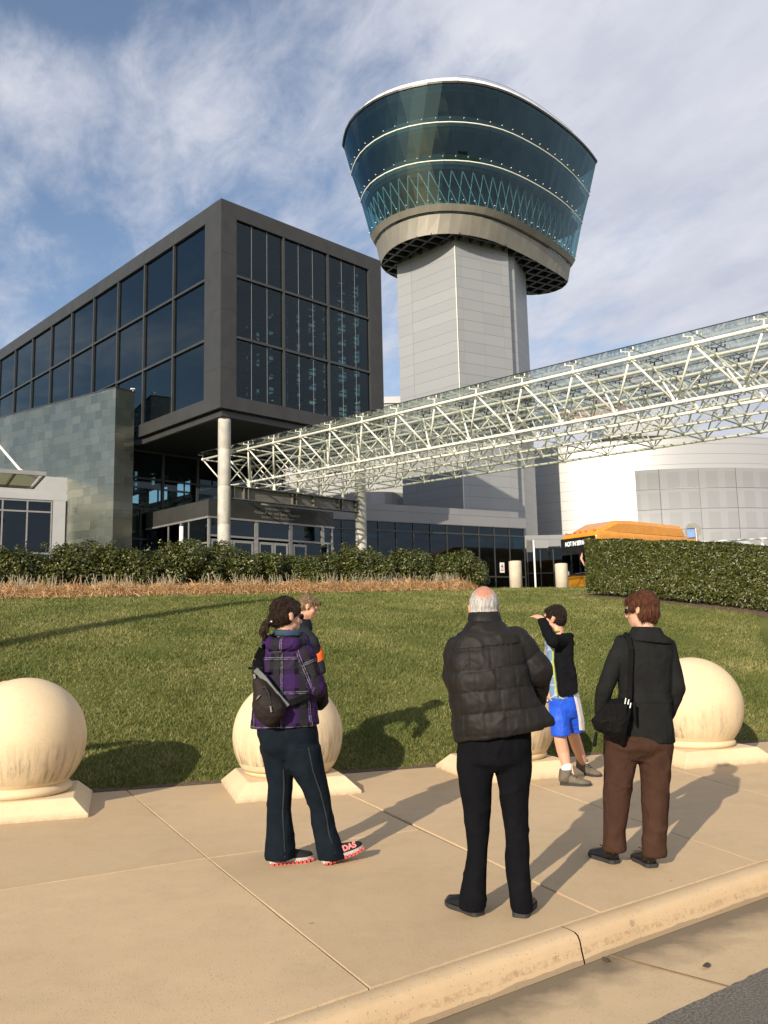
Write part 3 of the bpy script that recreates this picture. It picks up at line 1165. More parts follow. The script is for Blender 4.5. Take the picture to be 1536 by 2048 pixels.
def shrub(label, base, rx, ry, hh, nleaf, mat, size=.07, ax=0.0, group=None):
    root = empty('shrub', base, label, 'shrub', group)
    st = MB()
    base = A(base, float)
    for k in range(7):
        a = k * 2 * PI / 7 + RNG.uniform(-.3, .3)
        tip = base + A([math.cos(a) * rx * .55, math.sin(a) * ry * .55, hh * RNG.uniform(.55, .8)])
        st.bar(base + A([math.cos(a) * .06, math.sin(a) * .06, -.05]), tip, .022, 5, .008)
    st.build('stem', M['bark'], root)
    Ps, Ns = [], []
    ca, sa = math.cos(ax), math.sin(ax)
    lumps = []
    for k in range(16):
        a = RNG.uniform(0, 2 * PI)
        rr = math.sqrt(RNG.uniform(.05, 1)) * .72
        zc = RNG.uniform(.28, .78) * hh
        lumps.append((A([math.cos(a) * rr * rx, math.sin(a) * rr * ry, zc]), RNG.uniform(.24, .40) * min(rx, ry, hh) * 1.15))
    lumps.append((A([0, 0, hh * .45]), min(rx, ry, hh) * .55))
    tot = sum(l[1] ** 2 for l in lumps)
    for c, r in lumps:
        n = int(nleaf * r * r / tot)
        d = RNG.normal(size=(n, 3))
        d /= np.linalg.norm(d, axis=1)[:, None]
        rad = r * (1 - .45 * RNG.random(n) ** 1.6 + .16 * (RNG.random(n) ** 6))
        p = c + d * rad[:, None] * A([1.0, 1.0, 1.0])
        Ps.append(p)
        Ns.append(d + A([0, 0, .5]))
    # sprigs standing out of the top
    for k in range(10):
        a, rr = RNG.uniform(0, 2 * PI), math.sqrt(RNG.random()) * .75
        p0 = A([math.cos(a) * rr * rx, math.sin(a) * rr * ry, hh * (.93 - .35 * rr * rr)])
        n = 22
        t = RNG.random(n)
        p = p0 + np.stack([RNG.normal(0, .035, n), RNG.normal(0, .035, n), t * RNG.uniform(.12, .30)], 1)
        Ps.append(p)
        Ns.append(RNG.normal(size=(n, 3)) + A([0, 0, .8]))
    P, N = np.concatenate(Ps), np.concatenate(Ns)
    ok = P[:, 2] > .02
    P, N = P[ok], N[ok]
    P = np.stack([P[:, 0] * ca - P[:, 1] * sa, P[:, 0] * sa + P[:, 1] * ca, P[:, 2]], 1)
    # leaf age: new growth outside and on top is lighter
    tint = np.clip(RNG.normal(.42, .2, len(P)) + .15 * vnoise(P[:, :3] * 1.0, 1.7, 5, 2)[:], 0, 1)
    V, F, T = leaf_mesh(P, N, size, tint)
    finish(np_mesh('foliage', V, F, T), 'foliage', mat, root)
    return root


HA, HB = A([-11.6, 17.6]), A([3.25, 26.4])
hd = unit(HB - HA)
hl = np.linalg.norm(HB - HA)
shs = [(.01, 1.35, 1.42, 'leaf', 'dark green shrub at the left edge, in front of the glass pavilion'),
       (.085, 1.35, 1.40, 'leaf', 'dark shrub below the glass pavilion, next to the leftmost shrub'),
       (.16, 1.35, 1.48, 'leaf', 'dark shrub below the white pavilion post'),
       (.235, 1.35, 1.42, 'leaf', 'dark shrub below the middle of the tiled metal wall'),
       (.31, 1.35, 1.46, 'leaf', 'rounded dark shrub below the end of the tiled metal wall'),
       (.385, 1.30, 1.36, 'leaf', 'shrub below the dark lobby glass right of the tiled wall'),
       (.455, 1.35, 1.56, 'leaf_y', 'taller tufted shrub below the slim bollard light'),
       (.525, 1.25, 1.36, 'leaf_y', 'olive shrub right in front of the near concrete column'),
       (.595, 1.25, 1.22, 'leaf_y', 'yellowish shrub in front of the pairs of entrance doors'),
       (.665, 1.15, 1.12, 'leaf_y', 'low olive shrub in front of the open door'),
       (.745, 1.15, 1.52, 'leaf_y', 'olive shrub with a tall sprig below the far concrete column'),
       (.825, 1.10, 1.34, 'leaf_y', 'olive shrub in front of the low glass front'),
       (.90, 1.0, 1.16, 'leaf_y', 'low shrub second from the free end of the row'),
       (.975, 1.0, 1.28, 'leaf_y', 'round shrub at the free end of the row near the warning notice')]
for t, w, hh, mt, lab in shs:
    p = HA + hd * hl * t * .965
    shrub(lab, (p[0], p[1], lz(p[0], p[1]) - .03), w * 1.10, .95, hh * .82, 21000, M[mt], .068, math.atan2(hd[1], hd[0]), 'shrubs planted in a row below the building')


def clipped_hedge():
    L, Wd, H = 16.0, 1.7, 1.42
    a0 = A([5.05, 21.25])
    t = unit(A([3.04, -2.84]))
    nn = A([t[1], -t[0]])  # towards the viewer
    if nn[1] > 0:
        nn = -nn
    root = empty('clipped_hedge', (a0[0], a0[1], lz(*a0)), 'clipped square dark green hedge with glossy leaves above bare mulch', 'hedge')
    n = 125000
    u = RNG.random(n)
    face = RNG.random(n)
    s = np.where(face < .94, L * RNG.random(n) ** 1.5, 0)
    w = np.zeros(n)
    z = np.zeros(n)
    N = np.zeros((n, 3))
    depth = RNG.random(n) ** 1.8 * .22
    fr = face < .66
    tp = (face >= .66) & (face < .94)
    en = face >= .94
    z[fr] = u[fr] * H
    w[fr] = depth[fr]
    N[fr] = A([nn[0], nn[1], .35])
    z[tp] = H - depth[tp]
    w[tp] = u[tp] * Wd
    N[tp] = A([0, 0, 1.0])
    s[en] = depth[en]
    w[en] = RNG.random(en.sum()) * Wd
    z[en] = u[en] * H
    N[en] = A([-t[0], -t[1], .3])
    px = a0[0] + t[0] * s - nn[0] * w
    py = a0[1] + t[1] * s - nn[1] * w
    base = lawn_z(px, py)
    zz = z + .10 * (1 - z / H)
    P = np.stack([px, py, zz], 1)
    wob = vnoise(P, (1.1, 1.1, 1.5), 4, 3)
    P[:, :2] += (wob * .10)[:, None] * nn * np.where(fr | en, 1, 0)[:, None]
    P[:, 2] += np.where(tp, wob * .07, 0) + base
    # bare legs near the ground
    keep = ~((z < .20) & (RNG.random(n) < .65))
    tint = np.clip(RNG.normal(.38, .2, n), 0, 1)
    off = A(root.location)
    V, F, T = leaf_mesh(P[keep], N[keep], .062, tint[keep], .55)
    finish(np_mesh('foliage', V - off, F, T), 'foliage', M['leaf'], root)
    inner = MB()
    for k in range(32):
        s0, s1 = k * L / 32, (k + 1) * L / 32
        q = [a0 + t * s0 - nn * .30 + t * .2, a0 + t * s1 - nn * .30, a0 + t * s1 - nn * (Wd - .2), a0 + t * s0 - nn * (Wd - .2) + t * .2]
        z0 = [lz(*p) for p in q]
        inner.add([(p[0], p[1], zz_ + .22) for p, zz_ in zip(q, z0)] + [(p[0], p[1], zz_ + H - .24) for p, zz_ in zip(q, z0)], [(0, 1, 2, 3), (4, 7, 6, 5), (0, 4, 5, 1), (1, 5, 6, 2), (2, 6, 7, 3), (3, 7, 4, 0)])
    for k in range(60):
        s0 = RNG.uniform(.2, L * .8)
        p = a0 + t * s0 - nn * RNG.uniform(.12, 1.2)
        z0 = lz(*p)
        inner.bar((p[0], p[1], z0 - .05), (p[0] + RNG.normal(0, .08), p[1] + RNG.normal(0, .08), z0 + .5), .018, 5)
    inner.build('branch_core', M['bark'], root)
    # mulch bed in front of and under it
    md = MB()
    rows = []
    for k in range(80):
        s0 = -.25 + k * .2
        row = []
        for w0 in (-.42, -.2, .2, 1.0, 1.9):
            jit = .10 * mnoise.noise(Vector((s0 * 2.1, w0, 0))) if w0 < 0 else 0
            p = a0 + t * s0 - nn * (w0 + jit)
            hgt_ = .03 if w0 > -.4 else -.005
            row.append(A([p[0], p[1], lz(*p) + hgt_ + .02 * mnoise.noise(Vector((s0 * 5, w0 * 5, 1)))]))
        rows.append(row)
    md.loft(rows, caps=False, wrap=False)
    tag(md.build('mulch_bed', M['mulch'], None, True), kind='structure')


clipped_hedge()


def straw_band():
    """cut-back ornamental grass: a mat of fallen straw with pale upright stalks"""
    a, b = A([-10.6, 16.55]), A([2.55, 24.2])
    t = unit(b - a)
    L = np.linalg.norm(b - a)
    nn = A([t[1], -t[0]])
    n = 42000
    s = RNG.random(n) * L
    w = RNG.normal(0, .26, n)
    x = a[0] + t[0] * s + nn[0] * w - nn[0] * .35
    y = a[1] + t[1] * s + nn[1] * w - nn[1] * .35
    clump = .5 + .5 * np.sin(s * 7.3 + 2 * np.sin(s * 1.7))
    hh = (.07 + .21 * RNG.random(n) * (.4 + .6 * clump)) * np.exp(-(w / .42) ** 2) + .03
    z0 = lawn_z(x, y) + hh * RNG.random(n)
    an = RNG.uniform(0, 2 * PI, n)
    L_ = RNG.uniform(.10, .34, n)
    el = RNG.normal(.25, .4, n)
    d = np.stack([np.cos(an) * np.cos(el), np.sin(an) * np.cos(el), np.sin(el)], 1)
    p0 = np.stack([x, y, z0], 1)
    p1 = p0 + d * L_[:, None] * .55 + A([0, 0, .03])
    p2 = p0 + d * L_[:, None] - A([0, 0, .05])
    sd_ = np.cross(d, A([0, 0, 1.0])) * .006 + A([0, 0, .003])
    V = np.stack([p0 - sd_, p0 + sd_, p1 + sd_, p1 - sd_, p2], 1).reshape(-1, 3)
    i = np.arange(n)[:, None] * 5
    F = np.concatenate([i + A([0, 1, 2]), i + A([0, 2, 3]), i + A([3, 2, 4])], 0)
    o = finish(np_mesh('straw', V, F, np.repeat(np.clip(RNG.normal(.45, .28, n), 0, 1), 5)), 'cut_back_straw', M['straw'])
    tag(o, kind='stuff')
    n = 950
    cl = RNG.random(190) * L
    s = cl[RNG.integers(0, 190, n)] + RNG.normal(0, .10, n)
    w = RNG.normal(-.45, .16, n)
    x = a[0] + t[0] * s + nn[0] * w
    y = a[1] + t[1] * s + nn[1] * w
    p0 = np.stack([x, y, lawn_z(x, y)], 1)
    hh = RNG.uniform(.22, .52, n)
    tip = p0 + np.stack([RNG.normal(0, .13, n), RNG.normal(0, .13, n), hh], 1)
    e = A([t[0], t[1], 0]) * .0075
    V = np.stack([p0 - e, p0 + e, tip + e * .6, tip - e * .6], 1).reshape(-1, 3)
    i = np.arange(n)[:, None] * 4
    F = i + A([0, 1, 2, 3])
    o = finish(np_mesh('stalks', V, F, np.repeat(RNG.random(n), 4)), 'dry_stalks', M['stalk'])
    tag(o, kind='stuff')


straw_band()
# ------------------------------------------------------------------ entrance building (dark glazed box)
PC = A([-7.07, 36.0, 0.0])
dL, dR = azv(-44), azv(46)
GZ = 3.17


def bl(a, b, z):
    return PC + dL * a + dR * b + UP * z


def lb(mb, a0, a1, b0, b1, z0, z1):
    mb.box(bl(a0, b0, z0), dL * (a1 - a0), dR * (b1 - b0), UP * (z1 - z0))


hall = empty('entrance_building', bl(0, 0, GZ), 'dark grey glazed box building raised over the entrance on concrete columns', 'building')
LEN, WID, Z0, Z1 = 47.6, 10.0, 11.36, 21.12
f = MB()
lb(f, 0, 1.33, 0, .80, Z0, Z1)                     # corner post
lb(f, 0, .9, 9.14, WID, Z0, Z1)                    # far post
lb(f, 1.33, LEN, 0, .6, 20.38, Z1)                 # eaves beam, long side
lb(f, 0, .6, .80, 9.14, 20.38, Z1)                 # eaves beam, end
lb(f, 1.33, 7.48, 0, .6, Z0, 11.98)
lb(f, 0, .6, .80, 9.14, Z0, 11.98)
f.build('cladding_frame', M['dark_frame'], hall)
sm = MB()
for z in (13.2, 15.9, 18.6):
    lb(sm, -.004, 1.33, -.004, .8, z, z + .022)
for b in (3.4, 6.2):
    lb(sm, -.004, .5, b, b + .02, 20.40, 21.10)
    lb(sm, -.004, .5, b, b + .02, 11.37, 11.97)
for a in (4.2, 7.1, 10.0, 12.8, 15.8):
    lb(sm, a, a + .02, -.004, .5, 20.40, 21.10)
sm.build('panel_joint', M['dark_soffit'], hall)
f = MB()
lb(f, .22, 8.4, .22, WID - .2, 11.05, 11.30)
lb(f, .30, 8.4, .30, WID - .3, 11.30, 11.36)
f.build('soffit_lip', M['dark_frame'], hall)
f = MB()
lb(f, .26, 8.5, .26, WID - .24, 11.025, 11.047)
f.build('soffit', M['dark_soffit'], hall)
f = MB()
lb(f, .7, LEN, .7, WID - .1, 20.95, 21.05)
f.build('roof', M['dark_soffit'], hall)
f = MB()
lb(f, .62, 12.4, .62, WID - .2, 11.4, 11.9)
f.build('upper_floor', M['floor_inside'], hall)

rows = [(17.72, 20.38), (14.82, 17.62), (11.98, 14.72)]
acol = [1.33 + 2.9 * k for k in range(16)]
bcol = [.80, 3.54, 6.32, 9.14]


def window(parent, corner, ex, w, z0, z1, nrm, bars=0, gmat=None, depth=.16, fw=.055):
    """fixed light: frame with its pane set back, optional slim glazing bars"""
    fr = MB()
    c = corner
    nn = -nrm
    fr.box(c + UP * z0, ex * fw, nn * depth, UP * (z1 - z0))
    fr.box(c + ex * (w - fw) + UP * z0, ex * fw, nn * depth, UP * (z1 - z0))
    fr.box(c + ex * fw + UP * z0, ex * (w - 2 * fw), nn * depth, UP * fw)
    fr.box(c + ex * fw + UP * (z1 - fw), ex * (w - 2 * fw), nn * depth, UP * fw)
    o = fr.build('window', M['mullion'], parent)
    p = MB()
    p.box(c + ex * fw + nn * .10 + UP * (z0 + fw), ex * (w - 2 * fw), nn * .012, UP * (z1 - z0 - 2 * fw))
    p.build('pane', gmat or M['box_glass'], o)
    if bars:
        b = MB()
        for k in range(1, bars + 1):
            x = fw + (w - 2 * fw) * k / (bars + 1)
            b.box(c + ex * (x - .011) + nn * .092 + UP * (z0 + fw), ex * .022, nn * .006, UP * (z1 - z0 - 2 * fw))
        b.build('glazing_joint', M['alu'] if bars == 2 else M['mullion'], o)
    return o


for (z0, z1) in rows:
    for a0, a1 in zip(acol[:-1], acol[1:]):
        if z1 < 15 and a0 > 7.2:
            continue  # behind the tiled wall there is no lower row
        window(hall, bl(a0, .02, 0), dL, a1 - a0, z0 - .05, z1 + .05, -dR)
for (z0, z1) in rows:
    for b0, b1 in zip(bcol[:-1], bcol[1:]):
        window(hall, bl(.02, b0, 0), dR, b1 - b0, z0 - .05, z1 + .05, -dL, 2, M['front_glass'])
# far long side is glazed too: seen through the front as a lattice against the sky
f = MB()
for k in range(36):
    a = .9 + 1.3 * k
    lb(f, a, a + (.34 if k % 2 else .46), WID - .35, WID - .05, 11.9, 20.95)
for k in range(10):
    z = 11.9 + .93 * k
    lb(f, .9, LEN, WID - .31, WID - .09, z, z + (.34 if k % 3 == 0 else .18))
f.build('rear_frame', M['dark_frame'], hall)
f = MB()
lb(f, .9, LEN, WID - .19, WID - .175, 11.9, 20.95)
f.build('rear_pane', M['rear_glass'], hall)
f = MB()
for k in range(8):
    a = 2.0 + 2.9 * k
    for b in (2.1, 5.0, 7.9):
        lb(f, a, a + .26, b, b + .22, 11.9, 20.9)
    for b in (3.5, 6.5, 8.8):
        lb(f, a + 1.2, a + 1.3, b, b + .1, 11.9, 20.9)
        for z in (12.8, 14.4, 15.4, 17.2, 18.2, 20.0):
            lb(f, a + 1.3, a + 2.6, b + .02, b + .08, z, z + .12)
for z in (13.3, 16.2, 19.1):
    for b in (2.1, 5.0, 7.9):
        lb(f, 2.0, 26, b + .02, b + .2, z, z + .26)
    for k in range(8):
        lb(f, 2.02 + 2.9 * k, 2.2 + 2.9 * k, .9, 9.6, z + .27, z + .5)
f.build('interior_steel', M['dark_frame'], hall)
f = MB()
for k in range(30):
    z = 12.2 + k * .28
    lb(f, 26.2, 26.26, .7, WID - .4, z, z + .17)
lb(f, 27, 27.2, .7, WID - .4, 11.9, 20.9)
f.build('interior_louvre', M['blind'], hall)
f = MB()
for k in range(13):
    z = 12.1 + k * .62
    lb(f, 1.2, 26, .78, .80, z, z + .17)
f.build('side_blind', M['blind'], hall)
f = MB()
for k in range(34):
    z = 12.1 + k * .25
    lb(f, .85, .868, 1.0, 9.0, z, z + (.075 if z < 17.6 else .15))
f.build('front_blind', M['blind'], hall)

# lobby front under the soffit
f = MB()
for b in (.12, 1.98, 4.06, 6.14, 8.2, 9.9):
    lb(f, 8.5, 8.68, b, b + .12, GZ, 11.02)
for z in (GZ, 6.35, 7.92, 9.50, 10.92):
    for b0, b1 in ((-.9, .12), (.24, 1.98), (2.10, 4.06), (4.18, 6.14), (6.26, 8.2), (8.32, 9.9)):
        lb(f, 8.52, 8.66, b0, b1, z, z + .09)
lb(f, 8.52, 8.66, .78, .84, GZ + .1, 7.90)
f.build('lobby_mullion', M['mullion'], hall)
f = MB()
lb(f, 8.58, 8.60, -.9, 9.9, GZ, 10.95)
f.build('lobby_pane', M['lobby_glass'], hall)
f = MB()
lb(f, 8.75, 30, -.9, -.7, GZ, 11)
lb(f, 8.75, 30, 9.9, 10.1, GZ, 11)
lb(f, 8.75, 30, -.7, 9.9, GZ, GZ + .1)
lb(f, 8.75, 12.6, -.7, 9.9, 10.95, 11.3)
lb(f, 12.6, 12.8, -.7, 9.9, GZ, 8.9)
lb(f, 12.6, 12.8, -.7, 9.9, 10.75, 10.95)
for b in (-.7, 1.2, 2.9, 4.7, 6.2, 8.6):
    lb(f, 12.6, 12.8, b, b + .55, 8.9, 10.75)
for b in (.5, 2.3, 4.0, 5.7, 7.6):
    lb(f, 12.62, 12.7, b, b + .07, 8.9, 10.75)
lb(f, 12.61, 12.75, -.7, 9.9, 9.8, 9.9)
f.build('lobby_interior', M['dark_inside'], hall)

COLS = [bl(.55, .58, 0), bl(.55, 8.72, 0)]
for c in COLS:
    m_ = MB()
    n = 28
    rings = []
    for z, r in ((GZ - .1, .28), (4.6, .28), (4.61, .274), (4.63, .274), (4.64, .28), (6.25, .28), (6.26, .274), (6.28, .274), (6.29, .28), (7.95, .28), (7.96, .274), (7.98, .274), (7.99, .28), (9.6, .28), (9.61, .274), (9.63, .274), (9.64, .28), (10.85, .28), (11.03, .28)):
        rings.append([c + A([r * math.cos(2 * PI * i / n), r * math.sin(2 * PI * i / n), z]) for i in range(n)])
    m_.loft(rings)
    m_.build('column', M['column'], hall, True)

# ------------------------------------------------------------------ vestibule with the lettered fascia
VA, VB0, VB1 = 2.55, 1.04, 8.60
vest = empty('entrance_vestibule', bl(VA, VB0, GZ), 'low entrance vestibule with dark lettered fascia and glass doors under the raised box', 'entrance')
f = MB()
lb(f, VA, 8.4, VB0, VB1, 6.93, 7.70)
f.build('fascia', M['dark_frame'], vest)
f = MB()
lb(f, VA - .03, 8.4, VB0 - .03, VB1 + .03, 6.84, 6.925)
lb(f, VA + .02, VA + .16, VB0 + .12, VB1, 6.00, 6.09)
lb(f, VA + .16, 8.4, VB0 + .02, VB0 + .12, 5.66, 5.74)
lb(f, VA + .02, VA + .12, VB0 + .02, VB0 + .12, GZ, 6.84)
lb(f, VA + .02, VA + .12, VB1 - .12, VB1 - .02, GZ, 6.84)
for b in (3.64, 5.72, 7.78):
    lb(f, VA + .01, VA + .17, b, b + .20, GZ, 5.995)
    lb(f, VA + .01, VA + .17, b, b + .20, 6.095, 6.84)
for a in (4.3, 6.2):
    lb(f, a, a + .08, VB0 + .03, VB0 + .11, GZ, 5.66)
    lb(f, a, a + .08, VB0 + .03, VB0 + .11, 5.74, 6.84)
f.build('glazing_frame', M['alu'], vest)
for b0, b1 in ((VB0 + .12, 3.64), (3.84, 5.72), (5.92, 7.78), (7.98, VB1 - .12)):
    f = MB()
    lb(f, VA + .07, VA + .085, b0, b1, 6.10, 6.83)
    f.build('transom_pane', M['teal_glass'], vest)
f = MB()
lb(f, VA + .14, 8.4, VB0 + .06, VB0 + .075, GZ, 5.65)
lb(f, VA + .14, 8.4, VB0 + .06, VB0 + .075, 5.75, 6.83)
f.build('side_pane', M['teal_glass'], vest)
f = MB()
lb(f, VA + .07, VA + .085, 7.98, VB1 - .12, GZ, 5.98)
f.build('sidelight_pane', M['teal_glass'], vest)
for gi, (b0, b1) in enumerate(((1.20, 3.60), (3.88, 5.68), (5.96, 7.74))):
    half = (b1 - b0) / 2
    for k in range(2):
        x0, x1 = b0 + k * half + .015, b0 + (k + 1) * half - .015
        opened = (gi == 2 and k == 1)
        e1, e2 = dR, dL
        if opened:
            ex = -azv(46 + 62) * -1
            o_ = bl(VA + .05, x1, 0)
            ex = unit(-dR * .25 + -dL * .97)
            ny = unit(np.cross(UP, ex))
        else:
            o_ = bl(VA + .05, x0, 0)
            ex, ny = dR, dL
        w = x1 - x0
        d = MB()
        d.box(o_ + UP * GZ, ex * .11, ny * .05, UP * 2.72)
        d.box(o_ + ex * (w - .11) + UP * GZ, ex * .11, ny * .05, UP * 2.72)
        d.box(o_ + ex * .11 + UP * GZ, ex * (w - .22), ny * .05, UP * .22)
        d.box(o_ + ex * .11 + UP * (GZ + 2.60), ex * (w - .22), ny * .05, UP * .12)
        dob = d.build('door', M['alu'], vest)
        if opened:
            dob['label'] = 'glass door standing open'
        p = MB()
        p.box(o_ + ex * .11 + ny * .02 + UP * (GZ + .22), ex * (w - .22), ny * .01, UP * 2.38)
        p.build('pane', M['teal_glass'], dob)
        h = MB()
        hx = .06 if k else w - .06
        h.bar(o_ + ex * hx - ny * .05 + UP * (GZ + .8), o_ + ex * hx - ny * .05 + UP * (GZ + 1.5), .016, 6)
        h.build('handle', M['chrome'], dob)
f = MB()
lb(f, VA + .2, 8.3, VB0 + .2, VB1 - .2, 6.80, 6.92)
lb(f, VA + .2, 8.4, VB0 + .2, VB1 - .2, GZ - .05, GZ + .02)
f.build('ceiling', M['dark_inside'], vest)


def text_mesh(txt, size, ex, ey, ez, org, mat, name, parent, depth=.012, align='LEFT', bold=0.0):
    cu_ = bpy.data.curves.new('t', 'FONT')
    cu_.body = txt
    cu_.size = size
    cu_.extrude = depth
    cu_.offset = bold
    cu_.align_x = align
    o = bpy.data.objects.new('t', cu_)
    link(o)
    dg = bpy.context.evaluated_depsgraph_get()
    dg.update()
    me = bpy.data.meshes.new_from_object(o.evaluated_get(dg))
    bpy.data.objects.remove(o)
    off = A(root_of(parent).location) if parent is not None else np.zeros(3)
    for v in me.vertices:
        p = org + ex * v.co.x + ey * v.co.y + ez * v.co.z - off
        v.co = Vector([float(q) for q in p])
    me.name = name
    me.materials.clear()
    return finish(me, name, mat, parent)


for txt, z, sz in (('Smithsonian Institution', 7.48, .165), ('National Air and Space Museum', 7.25, .215), ('Steven F. Udvar-Hazy Center', 7.06, .165)):
    text_mesh(txt, sz, dR, UP, -dL, bl(VA - .004, 5.0, z), M['alu'], 'lettering', vest, .006, 'CENTER')

# ------------------------------------------------------------------ tiled metal wall
zw = empty('tiled_metal_wall', (-12.96, 40.0, GZ), 'grey green wall of mottled metal tiles crossing under the box', 'wall')
w0 = A([-12.96, 40.0, 0])
wd, wn = azv(-57), azv(33)
f = MB()
f.box(w0 + UP * (GZ - .3), wd * 34, wn * 1.16, UP * (13.55 - GZ + .3))
f.build('tile_cladding', M['zinc'], zw)
f = MB()
f.box(w0 - wd * .02 - wn * .02 + UP * 13.553, wd * 34.04, wn * 1.2, UP * .06)
f.build('coping', M['mullion'], zw)
sc_ = empty('security_camera', w0 + wn * 1.05 + UP * 13.613, 'small white camera on the end of the tiled wall coping', 'camera')
q = A(sc_.location)
f = MB()
f.bar(q, q + UP * .07, .02, 8)
f.build('bracket', M['white_paint'], sc_)
f = MB()
f.cap(q + UP * .10 + A([-.07, -.06, 0]), q + UP * .10 + A([.06, .04, .02]), .045, .045, 10, 3)
f.build('housing', M['white_paint'], sc_, True)

# ------------------------------------------------------------------ pavilion at the left edge
pav = empty('glass_pavilion', (-17.5, 41.0, GZ), 'low glass pavilion with white parapet beside the tiled metal wall', 'building')
p0 = A([-15.95, 41.94, 0])
pe = azv(60)      # along the front, to the right
pn = azv(150)     # outward, to the viewer
f = MB()
f.box(p0 - pe * 9.0 + UP * 8.62, pe * 9.0, -pn * 3, UP * .88)
f.box(p0 - pe * 9.0 - pe * 0 + pn * .05 + UP * 8.30, pe * 9.28, -pn * 3, UP * .32)
f.build('parapet', M['white_panel'], pav)
f = MB()
f.box(p0 - pe * .62 + pn * .06 + UP * GZ, pe * .58, -pn * .6, UP * (8.29 - GZ))
f.build('post', M['white_panel'], pav)
f = MB()
for k in range(8):
    f.box(p0 - pe * (.72 + 1.12 * k) + UP * GZ, pe * .07, -pn * .14, UP * (8.28 - GZ))
for z in (GZ, 5.6, 7.66, 8.2):
    f.box(p0 - pe * 9 + pn * .01 + UP * z, pe * 8.35, -pn * .10, UP * .08)
f.build('mullion', M['alu'], pav)
for k in range(7):
    f = MB()
    f.box(p0 - pe * (.72 + 1.12 * (k + 1)) + pe * .07 - pn * .05 + UP * (GZ + .08), pe * 1.05, -pn * .012, UP * (8.2 - GZ - .08))
    f.build('window_pane', M['teal_glass'], pav)
f = MB()
f.box(p0 - pe * 9 - pn * 2.6 + UP * GZ, pe * 8.9, -pn * .2, UP * 5.1)
f.box(p0 - pe * 9 - pn * .2 + UP * (GZ + .02), pe * 8.9, -pn * 2.4, UP * .05)
f.build('back_wall', M['dark_inside'], pav)

# glazed awning hung from a rod, poking in from the left
aw = empty('glass_awning', at(20, 960, 33), 'glazed awning hung on a white rod at the left edge', 'canopy')
c0 = at(92, 952, 33.0)
ea, en_ = azv(60), azv(150)
f = MB()
Lw, Dw = 4.6, 3.4
o_ = c0 - en_ * Dw
f.box(o_ - ea * Lw, ea * Lw, en_ * .07, UP * .16)
f.box(o_ - ea * Lw + en_ * (Dw), ea * Lw, en_ * .07, UP * .16)
for k in range(5):
    f.box(o_ - ea * (Lw * k / 4 + (.07 if k == 0 else 0)) + en_ * .07, ea * .07, en_ * (Dw - .07), UP * .15)
f.build('frame', M['alu'], aw)
f = MB()
f.box(o_ - ea * (Lw - .08) + en_ * .08 + UP * .11, ea * (Lw - .24), en_ * (Dw - .1), UP * .02)
f.build('glass_panel', M['frosted'], aw)
f = MB()
t0 = at(42, 948, 32.6) + UP * .12
f.bar(t0, at(0, 893, 33.6), .05, 8)
f.bar(t0, at(0, 893, 33.6) + (at(0, 893, 33.6) - t0) * .6, .045, 8)
f.bar(t0 - UP * .15, t0 + UP * .06, .09, 8)
f.build('tie_rod', M['white_steel'], aw)

# ------------------------------------------------------------------ space-frame canopy on its girder
can = empty('space_frame_canopy', bl(.55, 4.6, 7.42), 'long white steel space-frame canopy with glass roof running from the entrance to the right', 'canopy')


def azel(a, e):
    a, e = math.radians(a), math.radians(e)
    return A([math.sin(a) * math.cos(e), math.cos(a) * math.cos(e), math.sin(e)])


dT, dW = azel(-43.7, 2.0), azv(46.3)
PT = A([-5.934, 36.55, 9.59])
VB = A([-.146, 1.15, -1.293])
BL_, BW_ = 1.875, 1.40
I0, I1, KW = -2, 16, 5
T = lambda i, k: PT - dT * BL_ * i + dW * BW_ * k
B = lambda i, k: T(i, k) + VB
for k in range(KW + 1):
    f = MB()
    f.bar(T(I0, k), T(I1, k), .050, 10)
    for i in range(I0, I1 + 1):
        f.ell(T(i, k), (.075, .075, .075), None, 8, 6)
    f.build('top_chord', M['white_steel'], can, True)
for k in range(KW):
    f = MB()
    f.bar(B(I0 + 1, k), B(I1, k), .048, 10)
    for i in range(I0 + 1, I1 + 1):
        f.ell(B(i, k), (.075, .075, .075), None, 8, 6)
        for s_ in (.16, .26, .62):
            p = B(i, k) - dT * BL_ * s_
            f.bar(p, p - dT * .03, .060, 8)
    f.build('bottom_chord', M['white_steel'], can, True)
for i in range(I0, I1 + 1):
    f = MB()
    f.bar(T(i, 0), T(i, KW), .026, 8)
    f.build('cross_tie', M['white_steel'], can, True)
for i in range(I0 + 1, I1 + 1):
    f = MB()
    f.bar(B(i, 0), B(i, KW - 1), .026, 8)
    f.build('cross_tie', M['white_steel'], can, True)
struts = []
for i in range(I0 + 1, I1 + 1):
    for k in range(KW):
        for q in (T(i, k), T(i - 1, k), T(i, k + 1), T(i - 1, k + 1)):
            r = .033 if k == 0 else .026
            struts.append((B(i, k), q, r))
struts.sort(key=lambda s: np.linalg.norm((s[0] + s[1]) / 2 - CAM))
rest = MB()
for n_, (p, q, r) in enumerate(struts):
    f = MB() if n_ < 100 else rest
    t = unit(q - p)
    L_ = np.linalg.norm(q - p)
    f.bar(p + t * .16, q - t * .16, r, 7)
    f.bar(p, p + t * .16, r * .55, 6, r)
    f.bar(q - t * .16, q, r, 6, r * .55)
    if n_ < 100:
        f.build('strut', M['white_steel'], can, True)
o = rest.build('strut', M['white_steel'], can, True)
o['kind'] = 'stuff'
nT = unit(np.cross(dW, -dT))
if nT[2] < 0:
    nT = -nT
gp = []
for i in range(I0, I1):
    for k in range(KW):
        f = MB()
        o_ = T(i, k) + nT * .30 - dT * .012 + dW * .012 - dW * (.14 if k == 0 else 0)
        f.box(o_, -dT * (BL_ - .024), dW * (BW_ - .024 + (.14 if k in (0, KW - 1) else 0)), nT * .022)
        f.build('roof_pane', M['roof_glass'], can)
